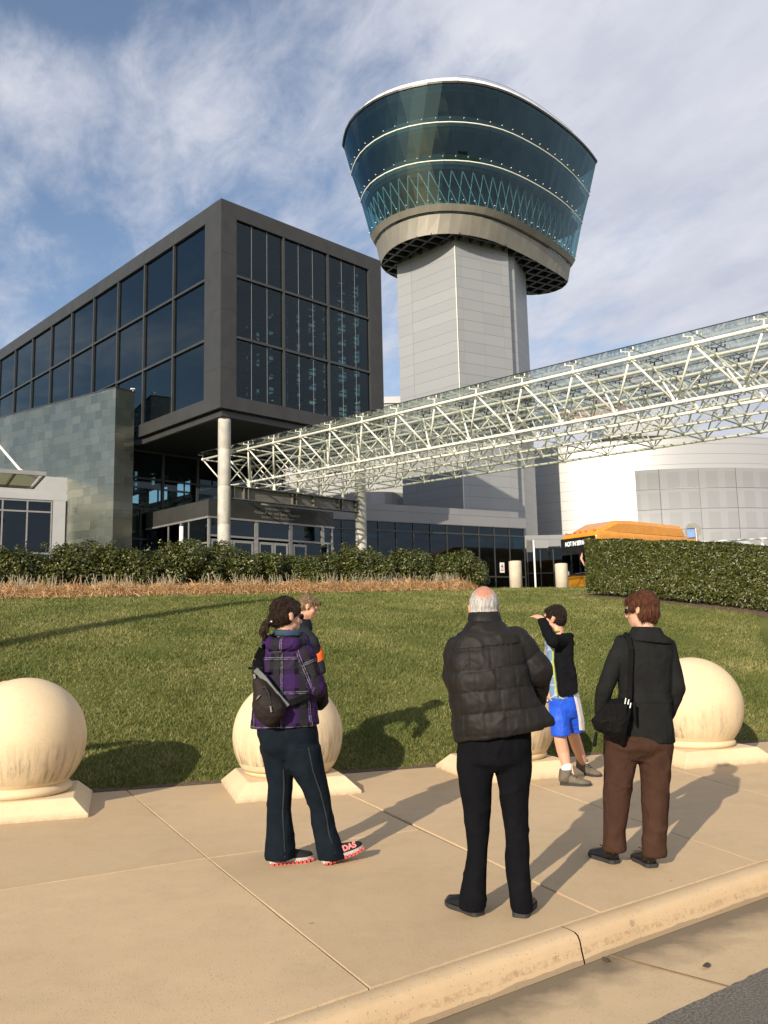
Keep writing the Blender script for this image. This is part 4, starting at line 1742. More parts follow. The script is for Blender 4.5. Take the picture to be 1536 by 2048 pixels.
f = MB()
for k in range(KW + 1):
    o_ = dW * (-.145 if k == 0 else (.145 if k == KW else 0)) + nT * .312
    f.flatbar(T(I0, k) + o_, T(I1, k) + o_, .014, .026, nT)
for i in range(I0, I1 + 1):
    f.flatbar(T(i, 0) + nT * .312 - dW * .14, T(i, KW) + nT * .312 + dW * .14, .014, .026, nT)
f.build('roof_gasket', M['dark_clip'], can)
cl = []
for i in range(I0, I1 + 1):
    for k in range(KW + 1):
        cl.append((np.linalg.norm(T(i, k) - CAM), i, k))
cl.sort()
rest = MB()
for n_, (_, i, k) in enumerate(cl):
    f = MB() if n_ < 96 else rest
    p = T(i, k)
    f.bar(p, p + nT * .19, .026, 7)
    c = p + nT * .20
    for sx in (-1, 1):
        for sy in (-1, 1):
            e = c + dT * sx * .19 + dW * sy * .12
            f.bar(c, e + nT * .02, .010, 5)
            f.bar(e, e + nT * .085, .020, 6)
    if n_ < 96:
        f.build('spider_clip', M['dark_clip'] if k else M['white_steel'], can)
if rest.v:
    rest.build('spider_clip', M['dark_clip'], can)['kind'] = 'stuff'
f = MB()
g0, g1_ = bl(.55, .86, 0), bl(.55, 8.44, 0)
gv = g1_ - g0
f.box(g0 - dL * .17 + UP * 7.44, gv, dL * .34, UP * .035)
f.box(g0 - dL * .17 + UP * 8.005, gv, dL * .34, UP * .035)
f.box(g0 - dL * .012 + UP * 7.475, gv, dL * .024, UP * .53)
for t in (.02, .09, .12, .45, .48, .62, .83, .86, .98):
    f.box(g0 + gv * t - dL * .16 + UP * 7.476, dR * .02, dL * .145, UP * .528)
f.build('girder', M['girder'], can)
f = MB()
for k in range(KW):
    b = B(0, k)
    f.bar(A([b[0], b[1], 8.04]), b, .07, 8)
    f.bar(A([b[0], b[1], 8.04]), A([b[0], b[1], 8.07]), .14, 8)
f.build('bearing', M['white_steel'], can)
sp = empty('floodlight', T(-1, 1) - UP * .12 + dT * .2, 'grey floodlight hung in the canopy frame beside the near column', 'lamp')
q = A(sp.location)
f = MB()
f.cap(q + A([-.12, -.1, 0]), q + A([.10, .1, -.05]), .13, .10, 12, 3)
f.build('housing', M['mullion'], sp, True)
f = MB()
f.bar(q + UP * .05, q + UP * .16, .03, 6)
f.build('bracket', M['mullion'], sp)

# ------------------------------------------------------------------ low gallery wing to the right
KQ = 53.0 / 44.0
K0 = CAM + (A([7.32, 44.0, 6.63]) - CAM) * KQ
ge, gn = azv(60.5), azv(150.5)
gal = empty('glass_gallery', (K0[0], K0[1], GZ), 'low dark glass gallery wing with grey metal parapet at the foot of the tower', 'building')
gtop, grail, gbr = K0[2], 1.5 + (6.18 - 1.5) * KQ, 1.5 + (4.06 - 1.5) * KQ
gp0, gp1 = 1.5 + (7.2 - 1.5) * KQ, 1.5 + (7.49 - 1.5) * KQ
Kb = A([K0[0], K0[1], 0])
GLn = 17.5
f = MB()
f.box(Kb - ge * GLn + gn * .06 + UP * gtop, ge * (GLn + .12), -gn * .5, UP * (gp0 - gtop))
f.box(Kb - ge * GLn - gn * .02 + UP * gp0, ge * (GLn - .4), -gn * .5, UP * (gp1 - gp0))
f.box(Kb + ge * .12 - gn * .44 + UP * gtop, -ge * .5, -gn * 8, UP * (gp0 - gtop))
f.build('parapet', M['parapet'], gal)
f = MB()
f.box(Kb - ge * (GLn - .1) - gn * .5 + UP * (gp0 - .3), ge * (GLn - .7), -gn * 8, UP * .2)
f.build('roof', M['parapet'], gal)
f = MB()
npan = 15
pw = GLn / npan
for k in range(npan + 1):
    f.box(Kb - ge * (k * pw) - ge * .03 + UP * GZ, ge * .05, -gn * .12, UP * (gtop - GZ))
for z in (grail, gbr, GZ):
    f.box(Kb - ge * GLn + gn * .012 + UP * z, ge * GLn, -gn * .09, UP * .085)
f.build('mullion', M['mullion'], gal)
for k in range(npan):
    f = MB()
    f.box(Kb - ge * ((k + 1) * pw) + ge * .025 - gn * .06 + UP * (GZ + .05), ge * (pw - .06), -gn * .012, UP * (gtop - GZ - .05))
    f.build('window_pane', M['teal_glass'], gal)
f = MB()
f.box(Kb - gn * .06 + UP * GZ, -ge * .012, -gn * 7.5, UP * (gtop - GZ))
f.build('end_pane', M['lobby_glass'], gal)
f = MB()
f.box(Kb - ge * GLn - gn * 7.4 + UP * GZ, ge * GLn, -gn * .2, UP * (gtop - GZ))
f.box(Kb - ge * GLn - gn * .2 + UP * (GZ + .02), ge * (GLn - .1), -gn * 7.1, UP * .04)
for k in (3, 7, 11):
    f.box(Kb - ge * (k * pw + .6) - gn * 2.0 + UP * GZ, ge * .5, -gn * .5, UP * (gtop - GZ - .06))
    f.bar(Kb - ge * (k * pw + .6) - gn * 1.2 + UP * (gtop - .3), Kb - ge * (k * pw - 1.6) - gn * 1.2 + UP * GZ, .05, 6)
f.build('interior', M['dark_inside'], gal)
f = MB()
f.box(Kb - ge * 2.0 - gn * 1.2 + UP * GZ, ge * .6, -gn * .4, UP * (gtop - GZ - .05))
f.box(Kb - ge * 11.5 - gn * 1.6 + UP * GZ, ge * .9, -gn * .3, UP * (gtop - GZ - .05))
f.build('interior_pier', M['column'], gal)
ns = empty('warning_notice', Kb - ge * 2.05 + gn * .03 + UP * (gbr + .3), 'small white notice with a red symbol on the dark gallery glass', 'sign')
q = A(ns.location)
f = MB()
f.box(q, ge * .34, gn * .015, UP * .62)
f.build('plate', M['white_paint'], ns)
f = MB()
f.loft([[q + gn * .017 + ge * x + UP * z for x, z in ((.07, .32), (.27, .32), (.17, .54))], [q + gn * .021 + ge * x + UP * z for x, z in ((.07, .32), (.27, .32), (.17, .54))]])
f.box(q + gn * .017 + ge * .06 + UP * .10, ge * .22, gn * .004, UP * .05)
f.box(q + gn * .017 + ge * .06 + UP * .20, ge * .22, gn * .004, UP * .04)
f.build('symbol', M['red_paint'], ns)
# ------------------------------------------------------------------ observation tower
tow = empty('observation_tower', (6.5, 66, GZ), 'tall control tower with flared blue green glass cab on a pale panelled shaft', 'tower')
fp = [A([1.52, 66.2]), A([5.93, 62.0]), A([10.42, 64.42]), A([10.22, 64.85]), A([11.02, 65.3]), A([12.6, 69.0]), A([4.0, 71.0])]
f = MB()
f.loft([[A([p[0], p[1], GZ]) for p in fp], [A([p[0], p[1], 31.9]) for p in fp]])
f.build('shaft', M['shaft'], tow)
f = MB()
q = A([5.93, 61.985, 0])
f.bar(q + UP * 8, q + UP * 30.9, .035, 6)
f.build('corner_trim', M['white_steel'], tow)
NE = 56
# measured outline of the cab at five heights: the long viewer's side from the left end to the pointed right end
PLAN = [
    (31.39, [(.17, 66.31), (.34, 64.53), (1.17, 62.79), (2.66, 61.33), (4.13, 60.82), (5.54, 60.77), (7.14, 61.21), (8.74, 62.04), (10.48, 63.6), (12.38, 65.47), (14.38, 67.71), (16.23, 69.78), (16.56, 70.51)]),
    (33.39, [(-.58, 65.18), (-.25, 63.6), (.5, 62.3), (1.81, 61.08), (3.08, 60.42), (4.35, 60.05), (5.3, 60.0), (7.83, 60.5), (8.8, 61.01), (10.87, 62.7), (13.17, 65.12), (15.0, 67.25), (16.62, 69.42), (17.27, 70.55)]),
    (36.51, [(-1.33, 65.29), (-1.16, 63.93), (-.48, 62.12), (.78, 60.86), (2.11, 59.86), (3.76, 59.41), (5.73, 59.35), (7.48, 59.66), (9.49, 60.55), (11.69, 62.26), (14.09, 64.52), (16.32, 67.16), (17.92, 69.89)]),
    (39.16, [(-2.08, 65.73), (-1.96, 64.29), (-1.22, 62.29), (.03, 60.49), (2.16, 59.13), (3.73, 58.68), (5.74, 58.57), (7.49, 58.86), (8.86, 59.29), (10.52, 60.29), (12.19, 61.74), (14.0, 63.36), (16.11, 65.91), (17.84, 68.34), (18.73, 70.07)]),
    (41.84, [(-2.73, 65.92), (-2.66, 64.65), (-2.3, 62.89), (-1.63, 61.63), (-.83, 60.66), (.55, 59.25), (2.46, 58.5), (3.54, 58.08), (4.69, 57.83), (5.86, 57.8), (6.96, 57.88), (8.0, 58.27), (9.23, 58.74), (10.53, 59.54), (12.38, 61.01), (14.36, 62.91), (16.59, 65.34), (18.45, 67.73), (19.32, 69.24)])]


def arc_resample(P, n):
    P = A(P)
    d = np.concatenate([[0], np.cumsum(np.linalg.norm(np.diff(P, axis=0), axis=1))])
    t = np.linspace(0, d[-1], n)
    return np.stack([np.interp(t, d, P[:, 0]), np.interp(t, d, P[:, 1])], 1)


def soften(P, it):
    for _ in range(it):
        Q = P.copy()
        Q[1:-1] = .5 * P[1:-1] + .25 * (P[:-2] + P[2:])
        P = Q
    return P


LEVELS = []
for z, fr in PLAN:
    L_, R_ = A(fr[0]), A(fr[-1])
    nb_ = A([-.25, .97])
    bk = [R_, R_ + A([.05, .75]), R_ + A([-.16, 1.67]), R_ + A([-1.17, 2.63]), R_ + A([-2.3, 2.91]), R_ + A([-3.96, 2.76])]
    e0, e1 = bk[-1], L_ + A([1.57, 3.0])
    bk += [e0 + (e1 - e0) * .33 + nb_ * .5, e0 + (e1 - e0) * .66 + nb_ * .5, e1, L_ + A([.62, 1.82]), L_ + A([.12, .8]), L_]
    F_ = arc_resample(soften(arc_resample(fr, 121), 60), 121)
    B_ = arc_resample(soften(arc_resample(bk, 121), 30), 121)
    LEVELS.append((z, np.concatenate([F_[:-1], B_[:-1]])))


def plan(z, inset=0.0, n=NE, shift=0.0):
    zs_ = [l[0] for l in LEVELS]
    k = int(np.clip(np.searchsorted(zs_, z) - 1, 0, len(zs_) - 2))
    t = (z - zs_[k]) / (zs_[k + 1] - zs_[k])
    P = LEVELS[k][1] * (1 - t) + LEVELS[k + 1][1] * t
    N_ = len(P)
    tg = np.roll(P, -3, 0) - np.roll(P, 3, 0)
    tg /= np.linalg.norm(tg, axis=1)[:, None]
    nr = np.stack([-tg[:, 1], tg[:, 0]], 1)      # inward
    P = P + nr * inset
    ix = (np.arange(n) + shift) * N_ / n
    i0 = np.floor(ix).astype(int) % N_
    fr_ = (ix - np.floor(ix))[:, None]
    Q = P[i0] * (1 - fr_) + P[(i0 + 1) % N_] * fr_
    return [A([p[0], p[1], z]) for p in Q]


def at_z(ring, z):
    return [A([p[0], p[1], z]) for p in ring]


f = MB()
f.loft([plan(31.39, .03), plan(31.40), plan(32.85, .20)], caps=False)
f.build('concrete_band', M['band'], tow)
f = MB()
f.loft([plan(32.85, .32), plan(32.98, .32)], caps=False)
f.build('band_groove', M['dark_soffit'], tow)
f = MB()
f.loft([plan(32.98, .28), plan(32.98, .05), plan(33.42, -.06), plan(33.45, .08)], caps=False)
f.build('band_cap', M['band'], tow)
f = MB()
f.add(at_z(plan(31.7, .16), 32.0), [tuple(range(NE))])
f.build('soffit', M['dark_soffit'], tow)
poly = A([p[:2] for p in plan(31.42, .06, 240)])


def clip_line(c, d):
    """where the line c + t d crosses the outline"""
    n_ = A([-d[1], d[0]])
    s0 = (poly - c) @ n_
    s1 = np.roll(s0, -1)
    hit = np.where(s0 * s1 < 0)[0]
    if len(hit) < 2:
        return None
    pts = [poly[i] + (poly[(i + 1) % len(poly)] - poly[i]) * (s0[i] / (s0[i] - s1[i])) for i in hit]
    t = [(p - c) @ d for p in pts]
    return pts[int(np.argmin(t))], pts[int(np.argmax(t))]


EC = A([8.3, 67.2])
f = MB()
for dd_, zc in ((A([.866, .5]), 31.62), (A([-.5, .866]), 31.635)):
    nn_ = A([-dd_[1], dd_[0]])
    for k in range(-10, 11):
        r_ = clip_line(EC + nn_ * k * 1.06, dd_)
        if r_ is not None:
            f.flatbar(A([*r_[0], zc]), A([*r_[1], zc]), .20, .46)
f.build('coffer_rib', M['mullion'], tow)
tz = [33.42, 36.51, 39.16, 41.84]
GM = [M['tower_low_glass'], M['tower_glass'], M['tower_glass']]
for k in range(3):
    z0, z1 = tz[k], tz[k + 1]
    f = MB()
    f.loft([plan(z0 + .05), plan(z1 - .05)], caps=False)
    f.build('glass_tier', GM[k], tow)
    f = MB()
    for p, q in zip(plan(z0 + .05, .02), plan(z1 - .05, .02)):
        f.bar(p, q, .012, 4)
    f.build('glass_joint', M['dark_clip'], tow)
for k, z in enumerate(tz):
    if k in (1, 2):
        f = MB()
        f.loft([at_z(plan(z, -.01), z - .04), at_z(plan(z, -.06), z - .035), at_z(plan(z, -.07), z + .035), at_z(plan(z, -.01), z + .04)], caps=False)
        f.build('seam_rail', M['white_steel'], tow, True)
    if k < 3:
        f = MB()
        for p, q in zip(plan(z + .30, -.05), plan(z + .30, .9)):
            d = unit(p - q)
            f.bar(p - d * .10, p + d * .03, .032, 6)
        f.build('glass_fitting', M['white_steel'], tow, True)['kind'] = 'stuff'
    if k:
        f = MB()
        f.loft([at_z(plan(z, .40), z - .42), at_z(plan(z, .30), z - .12)])
        f.build('floor_edge', M['dark_inside'], tow)
f = MB()
f.loft([at_z(plan(33.4, 2.6), 33.4), at_z(plan(41.6, 3.6), 41.4)])
f.build('core', M['inside_pale'], tow)
for k, z in ((1, 36.55), (2, 39.2)):
    f = MB()
    f.loft([plan(z + .1, 1.1, 40), plan(z + .95, 1.0, 40)], caps=False)
    f.build('guard_wall', M['inside_pale'], tow)
NB = 58
f = MB()
lo, hi = plan(33.5, .42, NB), plan(36.1, .48, NB)
for i in range(NB):
    f.bar(lo[i], hi[(i + 1) % NB], .034, 6)
    f.bar(lo[(i + 1) % NB], hi[i], .034, 6)
f.loft([plan(33.46, .55), plan(33.46, .35), plan(33.62, .35), plan(33.62, .55)], caps=False)
f.build('cross_bracing', M['teal_tube'], tow)
f = MB()
f.loft([at_z(plan(41.84, .02), 41.80), at_z(plan(41.84, -.09), 41.80), at_z(plan(41.84, -.11), 41.96), at_z(plan(41.84, .14), 41.96)], caps=False)
f.build('rim_trim', M['dark_frame'], tow)
f = MB()
f.loft([at_z(plan(41.84, .12), 41.90), at_z(plan(41.84, .34), 42.50), at_z(plan(41.84, .7), 42.52)])
f.build('roof_parapet', M['white_paint'], tow)
f = MB()
ra, rb_ = at_z(plan(41.84, .45, 60), 42.50), at_z(plan(41.84, .45, 60), 42.80)
for i in range(13, 26):
    f.bar(ra[i], rb_[i], .025, 5)
    f.bar(rb_[i], rb_[i + 1], .02, 5)
f.build('roof_rail', M['alu'], tow)

# ------------------------------------------------------------------ white block behind, drum building
wb = empty('white_rear_building', (1.0, 74, GZ), 'plain white panelled building glimpsed between the glazed box and the tower', 'building')
f = MB()
zt = float(at(785, 797, 74)[2])
f.abox(-17.0, 5.5, 73.5, 92, GZ, zt - .6)
f.build('panel_wall', M['shaft'], wb)
f = MB()
f.abox(-17.1, 5.6, 73.35, 92.1, zt - .597, zt)
f.build('parapet', M['white_panel'], wb)
dt = empty('white_round_annexe', (2.0, 68, GZ), 'small rounded white annexe low at the foot of the tower', 'building')
f = MB()
n = 40
cc = A([-1.0, 72.0, 0])
rr = 3.6
ztp = float(at(770, 985, 69)[2])
f.loft([[cc + A([rr * math.cos(2 * PI * i / n), rr * math.sin(2 * PI * i / n), z]) for i in range(n)] for z in (GZ, ztp)])
f.build('wall', M['white_panel'], dt, False)

DRR = 21.0
da = c_f + c_r * (1256 - 768) / FPX + c_u * (1024 - 1000) / FPX
da = unit(A([da[0], da[1], 0]))
DC = da * (75.0 + DRR)
ztop = float(at(1270, 882, 75.0 * da[1])[2])
zpan = float(at(1300, 942, 75.0 * da[1])[2])
drum = empty('drum_building', (DC[0], DC[1], GZ), 'large round silver metal drum building right of the tower', 'building')


def dring(z, r, a0=0, a1=2 * PI, n=120, closed=True):
    m_ = n if closed else n + 1
    return [A([DC[0] + r * math.sin(a0 + (a1 - a0) * i / n), DC[1] + r * math.cos(a0 + (a1 - a0) * i / n), z]) for i in range(m_)]


f = MB()
f.loft([dring(GZ, DRR), dring(ztop, DRR)], caps=False)
f.add(dring(ztop - .3, DRR - .2), [tuple(range(120))])
f.build('cladding', M['cyl'], drum, True)
f = MB()
f.loft([dring(ztop, DRR + .03), dring(ztop + .10, DRR + .05), dring(ztop + .12, DRR - .3)], caps=False)
f.build('coping', M['white_panel'], drum)


def panel_grid():
    m, g, b = mat0('perforated_panel_grid')
    P = g.world()
    rel = g.n('ShaderNodeVectorMath', operation='SUBTRACT')
    g.l(P, rel.inputs[0])
    rel.inputs[1].default_value = (float(DC[0]), float(DC[1]), 0)
    x, y, z = g.xyz(rel.outputs[0])
    u = g.m('MULTIPLY', g.m('ARCTAN2', x, y), DRR)
    fu = g.m('FRACT', g.m('DIVIDE', u, 3.3))
    fz = g.m('FRACT', g.m('DIVIDE', g.m('SUBTRACT', z, zpan), 1.75))
    ln = g.m('MAXIMUM', g.m('LESS_THAN', fu, .018), g.m('LESS_THAN', fz, .03))
    hu = g.m('FRACT', g.m('DIVIDE', u, 1.65))
    band = g.m('GREATER_THAN', hu, .62)
    bz = g.m('GREATER_THAN', fz, .84)
    pale = g.m('MAXIMUM', band, bz)
    col = g.mix(pale, (.445, .44, .42), (.49, .485, .465))
    col = g.mix(g.m('MULTIPLY', ln, .75), col, (.10, .10, .10))
    col = g.mix(g.m('MULTIPLY', g.noise(P, .4, 4), .2), col, (.3, .3, .3))
    g.l(col, b.inputs['Base Color'])
    pset(b, Roughness=.40, Metallic=.62)
    g.l(g.bump(g.m('MULTIPLY', ln, -1.0), .5, .02), b.inputs['Normal'])
    return m


ang0 = math.atan2(-da[0], -da[1])
pa = ang0 - math.asin(.7 / DRR)
f = MB()
r0 = dring(3.8, DRR + .10, pa, pa - 1.25, 60, False)
r1 = dring(zpan, DRR + .10, pa, pa - 1.25, 60, False)
r2 = dring(zpan + .01, DRR - .05, pa, pa - 1.25, 60, False)
r00 = [A([*(p[:2] + (A(DC[:2]) - p[:2]) * .15 / DRR), p[2]]) for p in (r0[0], r1[0])]
f.loft([r0, r1, r2], caps=False, wrap=False)
f.add([r0[0], r1[0], r00[1], r00[0]], [(0, 1, 2, 3)])
f.build('panel_band', panel_grid(), drum, True)
lv = empty('roof_plant_box', at(1280, 870, 86), 'silver plant box with black louvre on the drum roof', 'plant box')
f = MB()
pl0, pl1 = at(1208, 866, 86), at(1352, 866, 86)
ex = unit(A([pl1[0] - pl0[0], pl1[1] - pl0[1], 0]))
Lx = np.linalg.norm((pl1 - pl0)[:2])
nx = A([ex[1], -ex[0], 0])
zb, zl, zt2 = float(at(1280, 892, 86)[2]), float(at(1280, 872, 86)[2]), float(at(1280, 838, 86)[2])
pb = A([pl0[0], pl0[1], 0])
f.box(pb + UP * zl, ex * (Lx * .98), -nx * 5, UP * (zt2 - zl))
f.build('casing', M['cyl'], lv)
f = MB()
f.box(pb + nx * .05 + UP * (ztop - .3), ex * Lx, -nx * 4.8, UP * (zl - ztop + .3))
f.build('louvre', M['rubber'], lv)

# glazed link and pale plinth between gallery and drum
lk = empty('glazed_link', at(1100, 1160, 60), 'dark glazed link under a pale fascia behind the bus', 'building')
q0, q1 = at(1030, 1150, 60), at(1215, 1150, 60)
q0, q1 = A([q0[0], q0[1], 0]), A([q1[0], q1[1], 0])
ex = unit(q1 - q0)
Lx = np.linalg.norm(q1 - q0)
nx = A([ex[1], -ex[0], 0])
za = float(at(1100, 1096, 60)[2])
zb_ = float(at(1100, 1070, 60)[2])
f = MB()
f.box(q0 + UP * za, ex * Lx, -nx * 6, UP * (zb_ - za))
f.build('fascia', M['parapet'], lk)  # pale fascia; the darker grey panel colour stands in for shade on it
f = MB()
f.box(q0 - nx * .2 + UP * GZ, ex * Lx, -nx * .03, UP * (za - GZ))
f.build('window_pane', M['teal_glass'], lk)
f = MB()
for k in range(8):
    f.box(q0 - nx * .12 + ex * (Lx * k / 7.1) + UP * GZ, ex * .07, -nx * .06, UP * (za - GZ))
f.box(q0 - nx * .10 + UP * (GZ + 2.1), ex * Lx, -nx * .06, UP * .08)
f.build('mullion', M['mullion'], lk)
f = MB()
f.box(q0 - nx * 4 + UP * GZ, ex * Lx, -nx * .2, UP * (za - GZ))
f.build('back_wall', M['dark_inside'], lk)

# ------------------------------------------------------------------ bus
bus = empty('transit_bus', (10.5, 44.5, GZ), 'orange transit bus with black front and lit destination sign behind the hedge', 'bus')
bf, bs_ = azv(235), azv(145)            # forward, and towards the viewer's right along the front
bo = A([9.62, 46.0, 0])                 # viewer-left front corner
BWd, BLn = 2.5, 12.0
bp = lambda s, b, z: bo + bs_ * s - bf * b * .76 + UP * (GZ + z * 1.155)


def sect(b, hw, zt, r=.28, zb=.35, lean=0):
    """rounded body section at distance b behind the front"""
    c = BWd / 2
    pts = [(-hw, zb), (-hw, zt - r)]
    for i in range(1, 5):
        t = PI / 2 * i / 5
        pts.append((-hw + r * (1 - math.cos(t)), zt - r + r * math.sin(t)))
    pts += [(-x, z) for x, z in pts[::-1]]
    return [bp(c + x, b, z) for x, z in pts]


f = MB()
f.loft([sect(.06, 1.18, 2.72, .22), sect(.0, 1.24, 1.2, .05)[:0] or sect(.10, 1.24, 2.80, .26), sect(.5, 1.25, 2.92, .28), sect(11.6, 1.25, 2.92, .28), sect(12.0, 1.2, 2.8, .28)])
f.build('body', M['yellow'], bus, True)
f = MB()
# roof fairing over the engine and gas tanks
def fair(b, hw, z0, z1):
    c = BWd / 2
    return [bp(c + x, b, z) for x, z in ((-hw, z0), (-hw, z1 - .18), (-hw + .16, z1), (hw - .16, z1), (hw, z1 - .18), (hw, z0))]
f.loft([fair(1.0, 1.12, 2.86, 3.02), fair(2.4, 1.16, 2.86, 3.42), fair(4.2, 1.17, 2.86, 3.46), fair(9.8, 1.17, 2.86, 3.40), fair(10.3, 1.1, 2.86, 2.98)])
f.build('roof_fairing', M['yellow'], bus)
for s_0 in (.25, .85, 1.25, 1.65, 2.25):
    f = MB()
    f.cap(bp(s_0 - .05, .25, 2.90), bp(s_0 + .05, .25, 2.90), .035, .035, 8, 3)
    f.build('marker_light', M['orange'], bus)
f = MB()
f.box(bp(.06, -.012, 2.16), bs_ * 2.38, bf * .05, UP * .54)
f.build('sign_panel', M['black_gloss'], bus)
m_, g_, b_ = mat0('lit_sign_letters')
pset(b_, Base_Color=(.8, .8, .78), Emission_Color=(.95, .97, 1.0), Emission_Strength=.9)
M['sign_lit'] = m_
text_mesh('NOT IN SERVICE', .345, bs_ * .62, UP, bf, bp(.38, -.088, 2.27), M['sign_lit'], 'destination_text', bus, .004, 'LEFT', .0)
f = MB()
f.box(bp(.10, -.012, .93), bs_ * 2.30, bf * .035, UP * 1.45)
f.build('windscreen', M['black_gloss'], bus)
f = MB()
f.box(bp(1.75, -.075, 1.82), bs_ * .42, bf * .006, UP * .07)
f.box(bp(1.75, -.075, 1.60), bs_ * .42, bf * .006, UP * .07)
f.build('windscreen_sticker', M['white_paint'], bus)
for s0, w in ((.10, .60), (.80, .50), (1.42, .80)):
    f = MB()
    f.box(bp(s0, -.064, 1.0), bs_ * w, bf * .004, UP * 1.0)
    f.build('windscreen_pane', M['front_glass'], bus)
f = MB()
f.box(bp(.05, -.03, .35), bs_ * 2.4, bf * .10, UP * .56)
f.build('bumper', M['yellow'], bus, bevel=.03)
f = MB()
f.box(bp(.2, -.08, .86), bs_ * 2.1, bf * .03, UP * .04)
f.build('bumper_trim', M['chrome'], bus)
for s0 in (.42, 2.08):
    f = MB()
    c = bp(s0, -.03, 1.00)
    f.bar(c, c + bf * .10, .15, 16)
    f.build('headlight', M['lamp_white'], bus)
f = MB()
a = bp(1.0, -.07, .97)
f.bar(a, a + bs_ * .8 + UP * .02, .02, 6)
f.build('wiper', M['chrome'], bus)
for s0, sg in ((-.02, -1), (2.52, 1)):
    f = MB()
    c = bp(s0, .0, 2.30)
    f.bar(c, c + bs_ * sg * .55 + bf * .35 + UP * .02, .045, 6)
    f.bar(c + bs_ * sg * .55 + bf * .35 + UP * .02, c + bs_ * sg * .62 + bf * .37 - UP * .2, .045, 6)
    f.box(c + bs_ * (sg * .62 - .12) + bf * .33 - UP * .62, bs_ * .24, bf * .10, UP * .42)
    f.build('mirror', M['black_gloss'], bus)
f = MB()
f.box(bp(2.503, .5, 1.15), -bf * 8.2, bs_ * .012, UP * 1.35)
f.build('side_window', M['black_gloss'], bus)
f = MB()
f.box(bp(2.49, .10, 2.1), -bf * .5, bs_ * .02, UP * .42)
f.build('side_sign', M['black_gloss'], bus)
for b0 in (2.6, 8.8):
    for s0 in (.0, 2.2):
        f = MB()
        c = bp(s0, b0, .48)
        f.bar(c, c + bs_ * .3, .48, 20)
        wh = f.build('wheel', M['rubber'], bus)
        f = MB()
        f.bar(c - bs_ * .012, c + bs_ * .312, .27, 16)
        f.build('rim', M['chrome'], wh)

# ------------------------------------------------------------------ parked van, signs, rail, bollards, lamp
van = empty('parked_van', at(1440, 1130, 37), 'white van with red rear corner, only its roof showing over the hedge', 'van')
vf, vs = azv(250), azv(160)
vo = at(1483, 1130, 37)
vo = A([vo[0], vo[1], 0])
zr = float(at(1440, 1087, 37)[2])
vp = lambda b, s, z: vo + vf * b + vs * s + UP * z
H = zr - GZ


def vsec(b, z, hw=.9):
    return [vp(b, -hw, GZ + .35), vp(b, -hw, GZ + z - .35), vp(b, -hw + .12, GZ + z), vp(b, hw - .12, GZ + z), vp(b, hw, GZ + z - .35), vp(b, hw, GZ + .35)]


f = MB()
f.loft([vsec(0, H - .06), vsec(.15, H), vsec(2.6, H - .01), vsec(3.1, H - .10), vsec(3.9, H * .62), vsec(4.7, H * .55)])
f.build('body', M['white_paint'], van)
f = MB()
f.box(vp(-.02, -.6, zr - .10), vf * .06, vs * 1.2, UP * .09)
f.build('brake_light', M['red_paint'], van)
f = MB()
f.box(vp(.4, .9, GZ + H * .58), vf * 2.6, vs * .02, UP * (H * .25))
f.build('side_window', M['black_gloss'], van)
for b0 in (.9, 3.9):
    for s0 in (-.92, .70):
        f = MB()
        c = vp(b0, s0, GZ + .33)
        f.bar(c, c + vs * .22, .33, 18)
        f.build('wheel', M['rubber'], van)

st = empty('stop_sign_back', at(1392, 1130, 40), 'grey octagonal back of a stop sign above the hedge', 'sign')
q = at(1386, 1062, 40)
ez, exs = azv(200), azv(110)
f = MB()
oc = [q + exs * .40 * math.cos(PI / 8 + k * PI / 4) + UP * .40 * math.sin(PI / 8 + k * PI / 4) for k in range(8)]
f.loft([oc, [p + ez * .012 for p in oc]])
f.build('plate', M['grey_plate'], st)
f = MB()
pp = A([q[0], q[1], 0]) + exs * .13 + ez * .05
f.bar(pp + UP * GZ, pp + UP * (q[2] + .12), .035, 8)
f.build('pole', M['alu'], st)
bs2 = empty('blue_sign', q + ez * .03, 'small blue plate fixed in front of the octagonal sign back', 'sign')
f = MB()
f.box(q - exs * .26 + ez * .02 - UP * .32, exs * .34, ez * .012, UP * .44)
f.build('plate', M['blue_plate'], bs2)
f = MB()
f.box(q - exs * .265 + ez * .017 + UP * .10, exs * .35, ez * .02, UP * .04)
f.box(q - exs * .265 + ez * .017 - UP * .345, exs * .35, ez * .02, UP * .04)
f.build('edge_strip', M['rubber'], bs2)

rl = empty('white_railing', at(1440, 1100, 31), 'white metal handrail running above the hedge at the right edge', 'railing')
f = MB()
ra0, ra1 = at(1345, 1087, 34), at(1540, 1076.5, 29)
rext = ra1 + (ra1 - ra0) * .8
f.bar(ra0, rext, .035, 8)
f.build('handrail', M['white_paint'], rl)
for t in (.02, .48, .93, 1.4):
    p = ra0 + (ra1 - ra0) * t
    f = MB()
    f.bar(A([p[0], p[1], 2.9]), p, .05, 8)
    f.build('post', M['white_paint'], rl)

for (u, v, lab) in ((1030, 1122, 'pale concrete bollard in front of the gallery corner'), (1122, 1127, 'pale concrete bollard in front of the bus')):
    p = at(u, v, 27.5)
    z0 = lz(p[0], p[1]) - .05
    r0 = .205
    f = MB()
    n = 28
    rings = []
    for z, r in ((z0 - .3, r0), (p[2] - .03, r0), (p[2] - .008, r0 - .012), (p[2], r0 - .035)):
        rings.append([A([p[0] + r * math.cos(2 * PI * i / n), p[1] + r * math.sin(2 * PI * i / n), z]) for i in range(n)])
    f.loft(rings)
    o = f.build('bollard', M['bollard'], None, True)
    tag(o, lab, 'bollard', 'concrete bollards at the top of the lawn')

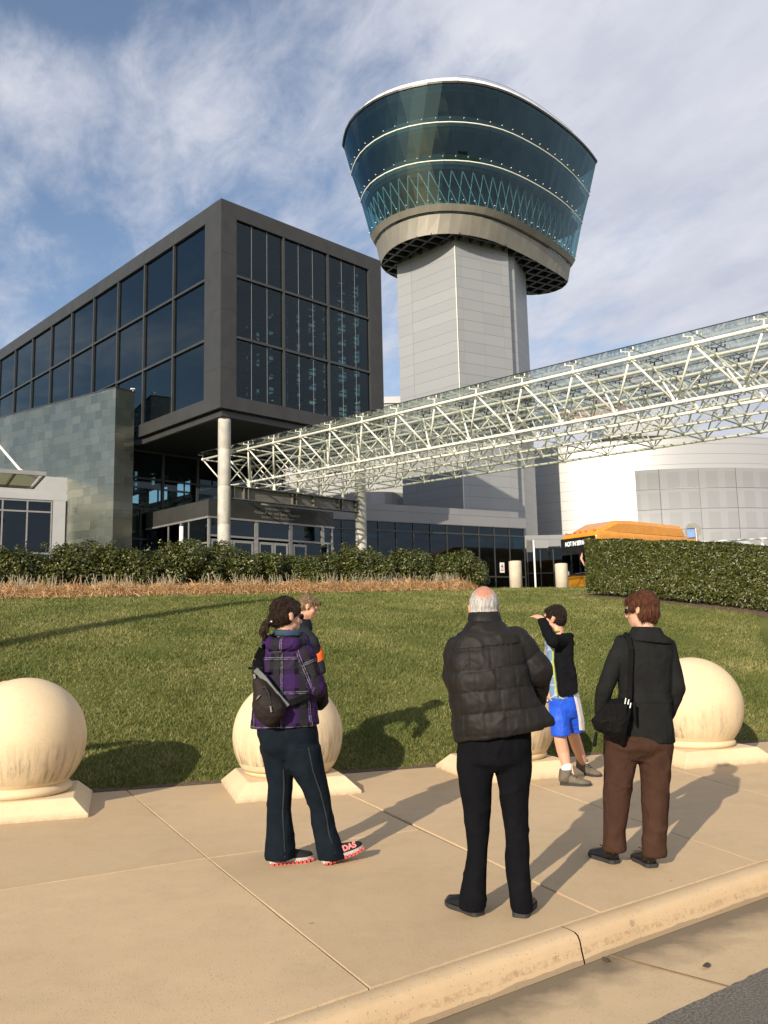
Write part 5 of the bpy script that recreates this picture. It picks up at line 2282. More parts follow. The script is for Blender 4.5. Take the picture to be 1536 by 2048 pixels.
ps = empty('sign_post', at(1067, 1165, 28.2), 'thin white post with a small grey sign seen from behind', 'sign')
q = at(1067, 1080, 28.2)
f = MB()
f.bar(A([q[0], q[1], lz(q[0], q[1]) - .1]), A([q[0], q[1], q[2]]), .030, 8)
f.build('post', M['white_paint'], ps)
f = MB()
f.box(A([q[0] - .24, q[1] + .06, q[2] - .40]), A([.30, .04, 0]), A([0, .012, 0]), UP * .40)
f.build('plate', M['grey_plate'], ps, bevel=.004)

lp = empty('bollard_light', at(363, 1110, 35.5), 'slim white bollard light left of the near column', 'lamp')
q = at(363, 1047, 35.5)
q0_ = A([q[0], q[1], 0])
f = MB()
f.bar(q0_ + UP * GZ, q0_ + UP * (q[2] - .12), .085, 14)
f.build('post', M['white_paint'], lp, True)
f = MB()
f.bar(q0_ + UP * (q[2] - .118), q0_ + UP * q[2], .092, 14)
f.build('cap', M['mullion'], lp)

# street lamp on the pavement to the left; its shadow crosses the lawn
sl = empty('street_lamp', (-10.35, 3.6, 0), 'tall stout street lamp standing on the pavement beyond the left edge', 'street lamp')
q = A([-10.35, 3.6, 0])
f = MB()
f.bar(q, q + UP * 9.2, .25, 16, .17)
f.build('pole', M['dark_frame'], sl, True)
f = MB()
f.bar(q + UP * .01, q + UP * .28, .36, 14, .30)
f.build('base', M['dark_frame'], sl, True)
f = MB()
f.flatbar(q + UP * 9.26, q + UP * 9.26 + azv(140) * .9, .26, .10)
f.build('lamp_head', M['dark_frame'], sl)

# ------------------------------------------------------------------ stone ball bollards
BALLS = [((-3.28, 7.78, .61), 'stone ball at the left edge with dark rain streaks, a hand on its top'),
         ((-1.00, 8.58, .505), 'stone ball behind the woman in the plaid jacket, a child lying on it'),
         ((1.24, 9.25, .55), 'stone ball behind the man and the boy in shorts'),
         ((3.47, 9.85, .58), 'stone ball on the right beside the woman in the charcoal coat')]
BR = .54
for (x, y, z), lab in BALLS:
    rt = empty('stone_ball_bollard', (x, y, 0), lab, 'bollard', 'stone balls along the lawn edge')
    rt.rotation_euler[2] = math.radians(17.5)
    f = MB()
    nU, nV = 64, 40
    zc = z
    rr = []
    a_lo = -math.asin(min(.98, (zc - .20) / BR))
    for k in range(nV + 1):
        a = a_lo + (PI / 2 - .02 - a_lo) * k / nV
        rr.append([A([x + BR * math.cos(a) * math.cos(2 * PI * j / nU), y + BR * math.cos(a) * math.sin(2 * PI * j / nU), zc + BR * math.sin(a)]) for j in range(nU)])
    f.loft(rr)
    f.build('ball', M['stone'], rt, True)
    f = MB()
    cr = [(.36, .145), (.40, .150), (.425, .175), (.425, .20), (.40, .225), (.37, .24), (.33, .262)]
    f.loft([[A([x + r * math.cos(2 * PI * j / 48), y + r * math.sin(2 * PI * j / 48), q]) for j in range(48)] for r, q in cr])
    f.build('collar', M['stone'], rt, True)
    f = MB()
    s1, s2 = .585, .46
    sq = lambda s, q: [A([x - s, y - s, q]), A([x + s, y - s, q]), A([x + s, y + s, q]), A([x - s, y + s, q])]
    f.loft([sq(s1, -.05), sq(s1, .026), sq(s1 - .012, .036), sq(s2, .146), sq(s2 - .01, .150)])
    f.build('pedestal', M['stone'], rt, False, .006)
# ------------------------------------------------------------------ people
def hring(uL, vL, uR, vR, Y, dep, n=28, p=2.4, back=0.0, fy=None):
    """elliptical garment section whose two edges are seen at the two photo points"""
    a, b = at(uL, vL, Y), at(uR, vR, Y)
    c = (a + b) / 2 + A([0, back, 0])
    ex = (b - a) / 2
    ey = unit(np.cross(UP, ex)) * dep
    out = []
    for i in range(n):
        t = 2 * PI * i / n
        cs, sn = math.cos(t), math.sin(t)
        cs = math.copysign(abs(cs) ** (2 / p), cs)
        sn = math.copysign(abs(sn) ** (2 / p), sn)
        out.append(c + ex * cs + ey * sn)
    return out


def leg_loft(mb, rows, n=20):
    """rows: (u, v, half width px, Y)"""
    rr = []
    for u, v, hw, Y in rows:
        c = at(u, v, Y)
        r = hw * Y / FPX
        rr.append([c + A([r * math.cos(2 * PI * i / n), r * 1.06 * math.sin(2 * PI * i / n), 0]) for i in range(n)])
    mb.loft(rr)


def chain(mb, pts, rad):
    for (p, q), (r, s) in zip(zip(pts[:-1], pts[1:]), zip(rad[:-1], rad[1:])):
        mb.cap(p, q, r, s)


def frame_from(az, pitch=0.0, roll=0.0):
    f = azv(az)
    r = A([f[1], -f[0], 0.0])
    p = math.radians(pitch)
    fw = f * math.cos(p) + UP * math.sin(p)
    up = -f * math.sin(p) + UP * math.cos(p)
    q = math.radians(roll)
    r2 = r * math.cos(q) - up * math.sin(q)
    up2 = up * math.cos(q) + r * math.sin(q)
    return r2, fw, up2


class Head:
    def __init__(s, c, az, pitch=0, roll=0, k=1.0):
        s.c, s.k = c, k
        s.X, s.F, s.U = frame_from(az, pitch, roll)

    def p(s, x, y, z):
        return s.c + s.k * (s.X * x + s.F * y + s.U * z)

    def e(s, mb, x, y, z, rx, ry, rz, n=18, k=12):
        mb.ell(s.p(x, y, z), (rx * s.k, ry * s.k, rz * s.k), (s.X, s.F, s.U), n, k)

    def build(s, mb, neck):
        e, p, k = s.e, s.p, s.k
        e(mb, 0, -.012, .030, .076, .096, .098)
        e(mb, 0, .030, -.035, .060, .066, .080)
        e(mb, 0, .052, -.085, .036, .036, .030)
        e(mb, 0, .010, -.070, .058, .055, .040)
        mb.cap(p(0, .088, .012), p(0, .110, -.028), .010 * k, .0155 * k, 8, 3)
        mb.cap(p(-.036, .076, .024), p(.036, .076, .024), .014 * k, None, 8, 3)
        mb.cap(p(-.018, .088, -.060), p(.018, .088, -.060), .0095 * k, None, 8, 3)
        mb.cap(p(-.016, .087, -.071), p(.016, .087, -.071), .0095 * k, None, 8, 3)
        for sg in (-1, 1):
            e(mb, sg * .045, .052, -.025, .022, .028, .026, 10, 6)
            e(mb, sg * .079, -.012, -.008, .010, .020, .033, 10, 8)
            e(mb, sg * .084, -.020, .004, .008, .016, .020, 10, 6)
        mb.cap(p(0, -.022, -.05), neck, .056 * k, .062 * k)

    def eyes(s, parent):
        for sg in (-1, 1):
            b = MB()
            s.e(b, sg * .031, .081, .004, .012, .012, .010, 10, 8)
            b.build('eye', M['eye'], parent, True)


def hand(mb, w, d, nrm, k=1.0, curl=.5, thumb=1, r=.0082):
    """w wrist point, d direction of the fingers, nrm out of the back of the hand"""
    d = unit(d)
    nrm = unit(nrm - d * np.dot(nrm, d))
    s = np.cross(d, nrm)
    W_ = w + d * .045 * k
    mb.ell(W_, (.040 * k, .052 * k, .016 * k), (s, d, nrm), 14, 8)
    for i, (x, L) in enumerate(((-.029, .062), (-.010, .074), (.010, .080), (.029, .070))):
        p0 = w + d * .078 * k + s * x * k
        a = curl * (.7 + .12 * i)
        d1 = unit(d * math.cos(a) - nrm * math.sin(a) + s * x * .8)
        d2 = unit(d * math.cos(a * 2.1) - nrm * math.sin(a * 2.1) + s * x * .5)
        d3 = unit(d * math.cos(a * 2.8) - nrm * math.sin(a * 2.8))
        L = L * k
        q1 = p0 + d1 * L * .45
        q2 = q1 + d2 * L * .32
        q3 = q2 + d3 * L * .23
        chain(mb, [p0 - d * .02 * k, p0, q1, q2, q3], [r * k * 1.15, r * k * 1.1, r * k, r * k * .93, r * k * .85])
    t0 = w + d * .025 * k + s * thumb * .030 * k
    t1 = t0 + unit(d * .7 + s * thumb * .65 - nrm * .35) * .040 * k
    t2 = t1 + unit(d * .9 + s * thumb * .25 - nrm * .45) * .034 * k
    chain(mb, [t0, t1, t2], [.0125 * k, .0105 * k, .0085 * k])


def shoe(parent, heel, az, L, up_mat, sole_mat, pitch=0.0, name='shoe', w=1.0, high=.0, tread=None, shaft=None):
    """heel point on the ground, pointing along az"""
    X, F, U = frame_from(az, pitch)
    P = lambda x, y, z: heel + X * x + F * y * L + U * z
    ow = [(0.0, .026), (.05, .036), (.18, .038), (.36, .036), (.55, .043), (.70, .047), (.84, .043), (.94, .031), (1.0, .016)]
    hs = [(0.0, .062), (.05, .078 + high), (.18, .086 + high), (.30, .084 + high * .9), (.45, .076), (.60, .066), (.76, .056), (.90, .050), (1.0, .038)]
    n = 14
    rr = []
    for (y, hw), (_, hh) in zip(ow, hs):
        hw *= w
        row = []
        for i in range(n):
            t = PI * i / (n - 1)
            row.append(P(-hw * math.cos(t) * (1 - .25 * math.sin(t) ** 2), y, .020 + (hh - .020) * math.sin(t) ** .8))
        rr.append(row)
    b = MB()
    b.loft(rr)
    if shaft:
        c0, r0, h0 = shaft
        top = c0 + UP * h0
        b.loft([[q + A([rr_ * math.cos(2 * PI * i / 16), rr_ * 1.1 * math.sin(2 * PI * i / 16), 0]) for i in range(16)] for q, rr_ in ((P(0, .14, .03), r0 * .95), (P(0, .13, .07), r0), (top - UP * .015, r0 * 1.04), (top, r0 * 1.0), (top - UP * .012, r0 * .86))])
    o = b.build(name, up_mat, parent, True)
    b = MB()
    rr = []
    for y, hw in [(-.015, .020)] + ow + [(1.015, .010)]:
        hw = hw * w + .005
        zb = .0 if y < .75 else .010 * (y - .75) / .25
        rr.append([P(-hw, y, zb), P(-hw, y, .024), P(hw, y, .024), P(hw, y, zb)])
    b.loft(rr)
    so = b.build('sole', sole_mat, o)
    if tread:
        b = MB()
        for i in range(11):
            y = .02 + i * .092
            hw = np.interp(y, [q[0] for q in ow], [q[1] for q in ow]) * w
            for sg in (-1, 1):
                z = -.012 + (.010 * max(0, y - .75) / .25)
                b.box(P(sg * (hw - .004), y, z), X * sg * .014, F * .055 * L, U * .020)
            b.box(P(-hw * .8, y, z), X * hw * 1.6, F * .05 * L, U * .014)
        b.build('tread', tread, so)
    return o


def wrinkle(amp, sc, seed=0, extra=None):
    def fn(co, nr):
        d = vnoise(co, sc, seed, 3) * amp
        # folds: sharpened ridges
        r = 1 - np.abs(vnoise(co, (sc if np.isscalar(sc) else sc[2]) * .7, seed + 4, 2)) * 3
        d += np.clip(r, 0, 1) ** 3 * amp * .7
        if extra is not None:
            d += extra(co, nr)
        return d
    return fn


def hair_disp(amp, c, fx=60, seed=0):
    def fn(co, nr):
        rel = co - c
        a = np.arctan2(rel[:, 1], rel[:, 0])
        P = np.stack([a * 7, rel[:, 2] * 9, np.linalg.norm(rel, axis=1) * 18], 1)
        return amp * vnoise(P, 1.6, seed, 3)
    return fn


def gpt(u, v, z=0.0):
    """ground point under a photo position"""
    d = c_f + c_r * (u - 768) / FPX + c_u * (1024 - v) / FPX
    return CAM + d * ((z - EYE) / d[2])


def seg_dist(P, a, b):
    ab = b - a
    t = np.clip(((P - a) @ ab) / (ab @ ab), 0, 1)
    return np.linalg.norm(P - (a + t[:, None] * ab), axis=1), t


def strands(hair, mat, head, n=900, L=.055, target=None, part='hair_strand', lift=.004, zmin=-.2):
    """loose locks lying over the hair mass and standing a little off it"""
    me = hair.data
    m_ = len(me.vertices)
    co = np.empty(m_ * 3, dtype=np.float32)
    me.vertices.foreach_get('co', co)
    nr = np.empty(m_ * 3, dtype=np.float32)
    me.vertices.foreach_get('normal', nr)
    off = A(root_of(hair).location)
    co, nr = co.reshape(-1, 3) + off, nr.reshape(-1, 3)
    ix = RNG.integers(0, m_, n)
    p, q = co[ix], nr[ix]
    crown = head.p(0, -.03, .13)
    d = p - crown if target is None else target - p
    d = d + RNG.normal(0, .022, (n, 3))
    d = d - q * (d * q).sum(1)[:, None]
    d /= np.linalg.norm(d, axis=1)[:, None] + 1e-9
    Ls = L * RNG.uniform(.5, 1.3, n)[:, None]
    sdv = np.cross(d, q) * (.0014 * RNG.uniform(.6, 1.6, n))[:, None]
    rows = []
    lf = (lift * RNG.random(n) ** 2)[:, None]
    for t in (0, .33, .66, 1.0):
        c = p + d * Ls * t - q * (Ls * t) ** 2 / (2 * .088) + q * (.0012 + lf * t)
        w = sdv * (1 - .75 * t)
        rows += [c - w, c + w]
    V = np.stack(rows, 1).reshape(-1, 3)
    i = np.arange(n)[:, None] * 8
    F = np.concatenate([i + A([0, 1, 3, 2]), i + A([2, 3, 5, 4]), i + A([4, 5, 7, 6])], 0)
    o = finish(np_mesh(part, V - off, F), part, mat, hair)
    o['kind'] = 'stuff'


GP = 'people standing on the pavement'

# ================================================================== the man in the quilted jacket
YM = 4.72
man = empty('person', (.54, 4.75, 0), 'older man with grey balding hair seen from behind in black quilted jacket and dark trousers', 'person', GP)
hc = at(968, 1218, YM + .10)
HM = Head(hc, 6, -8, 2, 1.0)
shL, shR = at(918, 1302, YM + .02), at(1028, 1290, YM + .02)
elL, elR = at(909, 1352, YM + .10), at(1074, 1342, YM + .02)
wrL, wrR = at(926, 1405, YM + .29), at(1065, 1405, YM + .25)
neck = at(970, 1262, YM + .03)
b = MB()
HM.build(b, neck)
b.loft([hring(945, 1262, 995, 1262, YM + .02, .07), hring(920, 1296, 1026, 1290, YM + .02, .09), hring(918, 1350, 1040, 1350, YM, .12), hring(925, 1420, 1050, 1420, YM, .12), hring(928, 1490, 1052, 1490, YM, .12), hring(935, 1520, 1045, 1520, YM, .10)])
chain(b, [shL, elL, wrL], [.055, .042, .032])
chain(b, [shR, elR, wrR], [.055, .042, .032])
hand(b, wrL, A([.6, .6, .1]), A([-.3, .5, .8]), 1.0, .6, 1)
hand(b, wrR, A([-.6, .6, .1]), A([.3, .5, .8]), 1.0, .6, -1)
anL, anR = at(946, 1800, YM), at(1043, 1808, YM - .02)
chain(b, [at(953, 1505, YM), at(952, 1600, YM), at(954, 1700, YM), anL], [.072, .054, .034, .030])
chain(b, [at(1022, 1505, YM), at(1030, 1600, YM), at(1035, 1700, YM), anR], [.072, .054, .040, .030])
FM = (gpt(960, 1832), -34), (gpt(1040, 1836), 20)
for q, (h_, a_) in zip((anL, anR), FM):
    b.cap(q, h_ + azv(a_) * .06 + UP * .045, .030, .024)
    b.cap(h_ + azv(a_) * .06 + UP * .045, h_ + azv(a_) * .20 + UP * .036, .024, .016)
solid('body', b, .0075, M['skin_ruddy'], man, 3)
HM.eyes(man)
b = MB()
HM.e(b, 0, -.018, .026, .0835, .097, .0985)
HM.e(b, 0, -.026, -.030, .082, .078, .060)
HM.e(b, 0, .020, .055, .074, .070, .0745)


def bald(co):
    rel = (co - hc)
    x, y, z = rel @ HM.X, rel @ HM.F, rel @ HM.U
    d = np.sqrt((x / .052) ** 2 + ((z - .098) / .052) ** 2)
    k = np.clip(1.35 - d * .75, 0, 1) * (y < .03)
    k = np.where((z > .105) & (np.abs(x) < .045), np.maximum(k, .8), k)
    return np.stack([k, k * 0], 1)


b2 = solid('hair', b, .006, M['hair_thin'], man, 2, hair_disp(.003, hc), bald)

jk = MB()
jk.loft([hring(938, 1246, 1000, 1244, YM + .05, .085), hring(926, 1262, 1014, 1256, YM + .04, .11), hring(902, 1284, 1042, 1268, YM + .03, .135),
         hring(890, 1312, 1052, 1300, YM + .02, .155), hring(893, 1360, 1056, 1346, YM, .17), hring(902, 1405, 1070, 1392, YM, .18),
         hring(906, 1440, 1090, 1418, YM, .185), hring(907, 1466, 1104, 1436, YM, .19), hring(908, 1482, 1108, 1447, YM, .185)])
chain(jk, [at(916, 1298, YM + .02), at(909, 1352, YM + .10), at(925, 1402, YM + .27)], [.072, .064, .052])
chain(jk, [at(1030, 1283, YM + .02), at(1074, 1342, YM + .02), at(1066, 1402, YM + .22)], [.085, .084, .066])
aR = [at(1030, 1283, YM + .02), at(1074, 1342, YM + .02), at(1066, 1402, YM + .22)]
aL = [at(916, 1298, YM + .02), at(909, 1352, YM + .10), at(925, 1402, YM + .27)]
tl = (at(908, 1480, YM)[2] - at(1108, 1446, YM)[2]) / (at(908, 1480, YM)[0] - at(1108, 1446, YM)[0])
zh = at(908, 1482, YM)[2]
xh = at(908, 1482, YM)[0]


def quilt(co, nr):
    h = co[:, 2] - zh - tl * .62 * (co[:, 0] - xh)
    s = (h - .028) / .1145
    wv = .05 * vnoise(co, 5, 9, 2)
    fr = np.mod(s + wv, 1.0)
    puff = np.clip(np.sin(PI * fr), 0, 1) ** .35 * .0125
    seam = np.mod((co[:, 0] - xh) / .105 + .04 * vnoise(co, 7, 12, 2) + .2 * np.floor(s + wv), 1.0)
    puff -= .003 * np.exp(-((seam - .5) / .05) ** 2)
    hem = h < .028
    puff = np.where(hem, .007, puff)
    yoke = h > .028 + .1145 * 4.0
    puff = np.where(yoke, .016, puff)
    # sleeves are quilted along the arm
    best = np.full(len(co), 9.0)
    al = np.zeros(len(co))
    for ch, rd in ((aR, (.085, .084, .066)), (aL, (.072, .064, .052))):
        run = 0
        for i in range(2):
            d, t = seg_dist(co, ch[i], ch[i + 1])
            rr = rd[i] + (rd[i + 1] - rd[i]) * t
            L = np.linalg.norm(ch[i + 1] - ch[i])
            m_ = (np.abs(d - rr) < best)
            best = np.where(m_, np.abs(d - rr), best)
            al = np.where(m_, run + t * L, al)
            run += L
    dt = np.full(len(co), .012)
    arm = best < dt
    fa = np.mod(al / .135 + .06 * vnoise(co, 6, 3, 2) + .15, 1.0)
    puff = np.where(arm, np.clip(np.sin(PI * fa), 0, 1) ** .4 * .013, puff)
    return puff - .006


jkt = solid('puffer_jacket', jk, .0075, M['puffer'], man, 3, wrinkle(.0062, 10.0, 2, quilt))
b = MB()
rr = []
N_ = 28
for (uL, vL, uR, vR, d, Y) in ((936, 1249, 1004, 1246, .088, YM + .045), (935, 1236, 1001, 1232, .092, YM + .06), (939, 1224, 997, 1222, .090, YM + .075), (944, 1225, 992, 1223, .078, YM + .075), (944, 1240, 993, 1238, .076, YM + .06)):
    rr.append(hring(uL, vL, uR, vR, Y, d))
b.loft(rr)
solid('collar', b, .006, M['puffer'], jkt, 2, wrinkle(.003, 14, 5))
b = MB()
cR = at(1095, 1402, YM + .02)
b.ell(cR, (.008, .008, .012))
b.build('zip_pull', M['zip'], jkt)
tr = MB()
tr.loft([hring(915, 1440, 1062, 1440, YM, .135), hring(914, 1490, 1063, 1490, YM, .145), hring(920, 1522, 1057, 1522, YM, .135), hring(940, 1540, 1036, 1540, YM, .08)])
leg_loft(tr, [(951, 1500, 36, YM), (950, 1550, 33.5, YM), (952, 1600, 28.5, YM), (954, 1650, 22.5, YM), (954, 1700, 19.5, YM), (950, 1750, 22, YM), (945, 1792, 25.5, YM), (944, 1818, 25, YM)])
leg_loft(tr, [(1024, 1500, 38, YM), (1027, 1550, 33, YM), (1030, 1600, 27, YM), (1033, 1650, 24, YM), (1035, 1700, 24, YM), (1037, 1750, 23, YM), (1041, 1795, 22.5, YM - .02), (1043, 1822, 21.5, YM - .02)])
solid('trousers', tr, .008, M['navy_trouser'], man, 7, wrinkle(.0075, (7, 7, 5), 6))
shoe(man, gpt(960, 1832), -34, .27, M['shoe_black'], M['rubber'], w=1.08)
shoe(man, gpt(1040, 1836), 20, .27, M['shoe_black'], M['rubber'], w=1.08)

# ================================================================== the woman in the charcoal coat
YW = 5.60
wom = empty('person', (1.5, 5.6, 0), 'woman with short auburn hair in charcoal coat and brown trousers, hands in her pockets', 'person', GP)
hc = at(1283, 1221, YW + .03)
HWm = Head(hc, -48, -4, 0, .98)
neck = at(1290, 1265, YW)
shL, shR = at(1243, 1288, YW), at(1336, 1292, YW)
b = MB()
HWm.build(b, neck)
b.loft([hring(1268, 1262, 1312, 1262, YW, .06), hring(1245, 1285, 1336, 1287, YW, .09), hring(1246, 1340, 1332, 1340, YW, .10), hring(1250, 1400, 1332, 1400, YW, .10), hring(1228, 1480, 1330, 1480, YW, .12), hring(1232, 1510, 1325, 1510, YW, .10)])
wrL, wrR = at(1206, 1432, YW + .12), at(1332, 1436, YW + .12)
chain(b, [shL, at(1210, 1375, YW - .02), wrL], [.045, .036, .028])
chain(b, [shR, at(1352, 1378, YW - .02), wrR], [.045, .036, .028])
hand(b, wrL, A([.5, .6, -.6]), A([-.8, .2, .3]), .92, .5, 1)
hand(b, wrR, A([-.5, .6, -.6]), A([.8, .2, .3]), .92, .5, -1)
anL, anR = at(1230, 1695, YW), at(1308, 1700, YW - .05)
chain(b, [at(1243, 1505, YW), at(1235, 1600, YW), anL], [.075, .046, .032])
chain(b, [at(1310, 1505, YW), at(1310, 1600, YW - .03), anR], [.075, .046, .032])
for q, (h_, a_) in zip((anL, anR), ((gpt(1233, 1728), -26), (gpt(1306, 1736), -10))):
    b.cap(q, h_ + azv(a_) * .06 + UP * .045, .026, .022)
    b.cap(h_ + azv(a_) * .06 + UP * .045, h_ + azv(a_) * .18 + UP * .034, .022, .015)
solid('body', b, .0075, M['skin_pale'], wom, 3)
HWm.eyes(wom)
b = MB()
HWm.e(b, 0, -.022, .046, .090, .102, .092)
HWm.e(b, 0, -.050, -.012, .084, .070, .088)
HWm.e(b, 0, -.056, -.055, .060, .046, .045)
HWm.e(b, 0, .058, .072, .062, .036, .036)
for sg in (-1, 1):
    HWm.e(b, sg * .070, .022, .030, .022, .042, .042)
    HWm.e(b, sg * .074, -.04, -.03, .020, .038, .050)
solid('hair', b, .006, M['hair_auburn'], wom, 2, hair_disp(.0075, hc, seed=3))
strands([o for o in wom.children if o.name.startswith('hair')][0], M['hair_auburn'], HWm, 1300, .05, None, lift=.010)
b = MB()
for sg in (-1, 1):
    HWm.e(b, sg * .032, .096, .004, .026, .007, .020, 12, 8)
    b.bar(HWm.p(sg * .058, .090, .010), HWm.p(sg * .084, -.01, .012), .004, 5)
b.bar(HWm.p(-.01, .10, .010), HWm.p(.01, .10, .010), .003, 5)
b.build('sunglasses', M['black_gloss'], wom, True)
ct = MB()
ct.loft([hring(1268, 1262, 1316, 1262, YW, .075), hring(1254, 1270, 1328, 1272, YW, .095), hring(1236, 1282, 1342, 1284, YW, .115), hring(1232, 1308, 1345, 1312, YW, .13),
         hring(1236, 1345, 1342, 1347, YW, .135), hring(1240, 1390, 1340, 1392, YW, .135), hring(1238, 1425, 1342, 1428, YW, .145), hring(1236, 1460, 1345, 1462, YW, .155), hring(1234, 1476, 1346, 1484, YW, .155)])
cL = [at(1247, 1288, YW), at(1209, 1378, YW - .03), at(1203, 1424, YW + .05), at(1216, 1436, YW + .12)]
cR_ = [at(1334, 1294, YW), at(1354, 1376, YW - .03), at(1337, 1428, YW + .05), at(1326, 1442, YW + .12)]
chain(ct, cL, [.062, .056, .047, .042])
chain(ct, cR_, [.060, .054, .045, .042])
zw_ = at(1290, 1394, YW)[2]


def belt(co, nr):
    w = np.abs(co[:, 2] - zw_ + .04 * np.abs(co[:, 0] - at(1290, 1394, YW)[0]))
    mid = np.abs(co[:, 0] - at(1290, 1394, YW)[0]) < .17
    back = nr[:, 1] < .2
    d = np.where((w < .026) & mid & back, .005, 0.0)
    cs = np.abs(co[:, 0] - at(1293, 1394, YW)[0])
    return d - np.where((cs < .006) & back & (co[:, 2] > zw_), .003, 0)


coat = solid('coat', ct, .0075, M['coat'], wom, 3, wrinkle(.0055, (9, 9, 6), 11, belt))
b = MB()
b.loft([hring(1262, 1272, 1322, 1276, YW - .005, .10), hring(1258, 1270, 1328, 1274, YW - .005, .125), hring(1266, 1254, 1320, 1257, YW + .01, .10), hring(1270, 1252, 1315, 1254, YW + .015, .078), hring(1272, 1266, 1314, 1268, YW + .01, .07)])
b.loft([hring(1250, 1281, 1342, 1289, YW - .01, .125), hring(1247, 1277, 1340, 1284, YW - .01, .130), hring(1268, 1258, 1318, 1261, YW + .0, .092)])
solid('collar', b, .006, M['coat'], coat, 2)
for pts in (((1237, 1276), (1266, 1268)), ((1347, 1286), (1322, 1272))):
    b = MB()
    p, q = at(*pts[0], YW - .02), at(*pts[1], YW - .02)
    b.flatbar(p + UP * .008, q + UP * .012, .05, .012)
    b.build('epaulette', M['coat'], coat, bevel=.003)
tr = MB()
tr.loft([hring(1212, 1468, 1342, 1468, YW, .15), hring(1208, 1492, 1344, 1492, YW, .16), hring(1222, 1510, 1330, 1510, YW, .12), hring(1240, 1522, 1312, 1522, YW, .08)])
leg_loft(tr, [(1242, 1490, 34, YW), (1240, 1530, 31, YW), (1236, 1580, 26.5, YW), (1232, 1630, 24, YW), (1229, 1670, 22, YW), (1229, 1701, 21.5, YW)])
leg_loft(tr, [(1310, 1490, 34, YW - .02), (1311, 1530, 31, YW - .02), (1311, 1580, 26, YW - .03), (1310, 1630, 23.5, YW - .04), (1308, 1680, 22, YW - .05), (1308, 1711, 22, YW - .05)])
solid('trousers', tr, .008, M['brown_trouser'], wom, 7, wrinkle(.0085, (7, 7, 6), 15))
for hl_, a_ in ((gpt(1233, 1728), -26), (gpt(1306, 1736), -10)):
    so = shoe(wom, hl_, a_, .25, M['shoe_black'], M['rubber'], w=.98, high=.012, shaft=(hl_ + azv(a_) * .04, .040, .125))
    b = MB()
    X, F, U = frame_from(a_)
    for sg in (-1, 1):
        q = hl_ + F * .13 + U * .085
        b.cap(q, q + X * sg * .035 + U * .015 - F * .02, .004, .003, 6, 2)
    b.build('lace', M['rubber'], so)

bag = empty('shoulder_bag', at(1225, 1440, YW - .16), 'black shoulder bag with long strap hanging from the left shoulder of the woman in charcoal', 'bag')
b = MB()
yb = YW - .17
b.loft([hring(1222, 1397, 1262, 1400, yb + .06, .035, 20), hring(1196, 1424, 1264, 1412, yb, .055, 20), hring(1183, 1442, 1260, 1436, yb - .02, .068, 20), hring(1190, 1458, 1254, 1462, yb - .01, .065, 20), hring(1212, 1472, 1250, 1484, yb + .02, .05, 20), hring(1230, 1482, 1248, 1494, yb + .03, .03, 20)])
bb = solid('body', b, .006, M['bag_black'], bag, 2, wrinkle(.006, 13, 21))
b = MB()
pts = [at(1248, 1268, YW - .01), at(1256, 1272, YW - .12), at(1262, 1300, YW - .145), at(1260, 1350, YW - .15), at(1258, 1400, YW - .17)]
for p, q in zip(pts[:-1], pts[1:]):
    b.flatbar(p, q, .034, .008, A([0, 1.0, .15]))
b.build('strap', M['bag_black'], bag, bevel=.002)
b = MB()
for u0, v0, v1 in ((1251, 1396, 1408), (1257, 1399, 1409), (1261, 1406, 1416)):
    b.bar(at(u0 + 1, v0, yb - .075), at(u0 - 1, v1, yb - .075), .005, 6)
b.build('buckle', M['zip'], bag)
b = MB()
b.cap(at(1268, 1408, yb - .03), at(1271, 1448, yb - .03), .012, .007, 8, 2)
b.cap(at(1193, 1466, yb), at(1189, 1490, yb), .009, .012, 8, 2)
b.build('strap_end', M['bag_black'], bag)
b = MB()
b.loft([[at(u, v, yb - .062 - o_) for u, v in ((1188, 1440), (1214, 1408), (1256, 1408), (1250, 1448), (1216, 1462))] for o_ in (0, .012)])
b.build('flap', M['bag_black'], bag, bevel=.005)

# ================================================================== the woman in the plaid jacket
YP = 5.82
wp = empty('person', (-.55, 5.82, 0), 'dark-haired woman with a ponytail in purple plaid hooded jacket and jeans', 'person', GP)
hc = at(574, 1232, YP)
HP = Head(hc, 52, -6, 0, 1.02)
neck = at(574, 1278, YP)
b = MB()
HP.build(b, neck)
b.loft([hring(550, 1276, 602, 1276, YP, .07), hring(528, 1305, 625, 1305, YP, .10), hring(525, 1360, 622, 1360, YP, .11), hring(522, 1440, 622, 1440, YP, .12), hring(525, 1480, 624, 1480, YP, .12), hring(535, 1510, 618, 1510, YP, .10)])
pR = [at(612, 1312, YP - .06), at(636, 1372, YP - .03), at(634, 1398, YP + .18)]
pL = [at(530, 1308, YP + .06), at(532, 1370, YP + .16), at(580, 1398, YP + .32)]
chain(b, pR, [.048, .038, .030])
chain(b, pL, [.048, .038, .030])
hand(b, pR[2], A([-.4, .8, .1]), A([.4, .2, .8]), .92, .55, -1)
hand(b, pL[2], A([.6, .6, .1]), A([-.2, .2, .9]), .92, .55, 1)
anL, anR = at(560, 1718, YP), at(658, 1712, YP - .02)
chain(b, [at(554, 1490, YP + .04), at(560, 1580, YP + .02), anL], [.080, .048, .034])
chain(b, [at(604, 1490, YP - .03), at(633, 1585, YP - .02), anR], [.080, .048, .034])
for q, (h_, a_) in zip((anL, anR), ((A([-.80, 5.80, .02]), 73), (A([-.45, 5.77, .03]), 68))):
    b.cap(q, h_ + azv(a_) * .06 + UP * .045, .026, .022)
    b.cap(h_ + azv(a_) * .06 + UP * .045, h_ + azv(a_) * .18 + UP * .040, .022, .015)
solid('body', b, .0075, M['skin_pale'], wp, 3)
HP.eyes(wp)
b = MB()
HP.e(b, 0, -.022, .040, .086, .104, .094)
HP.e(b, 0, -.045, -.012, .083, .082, .076)
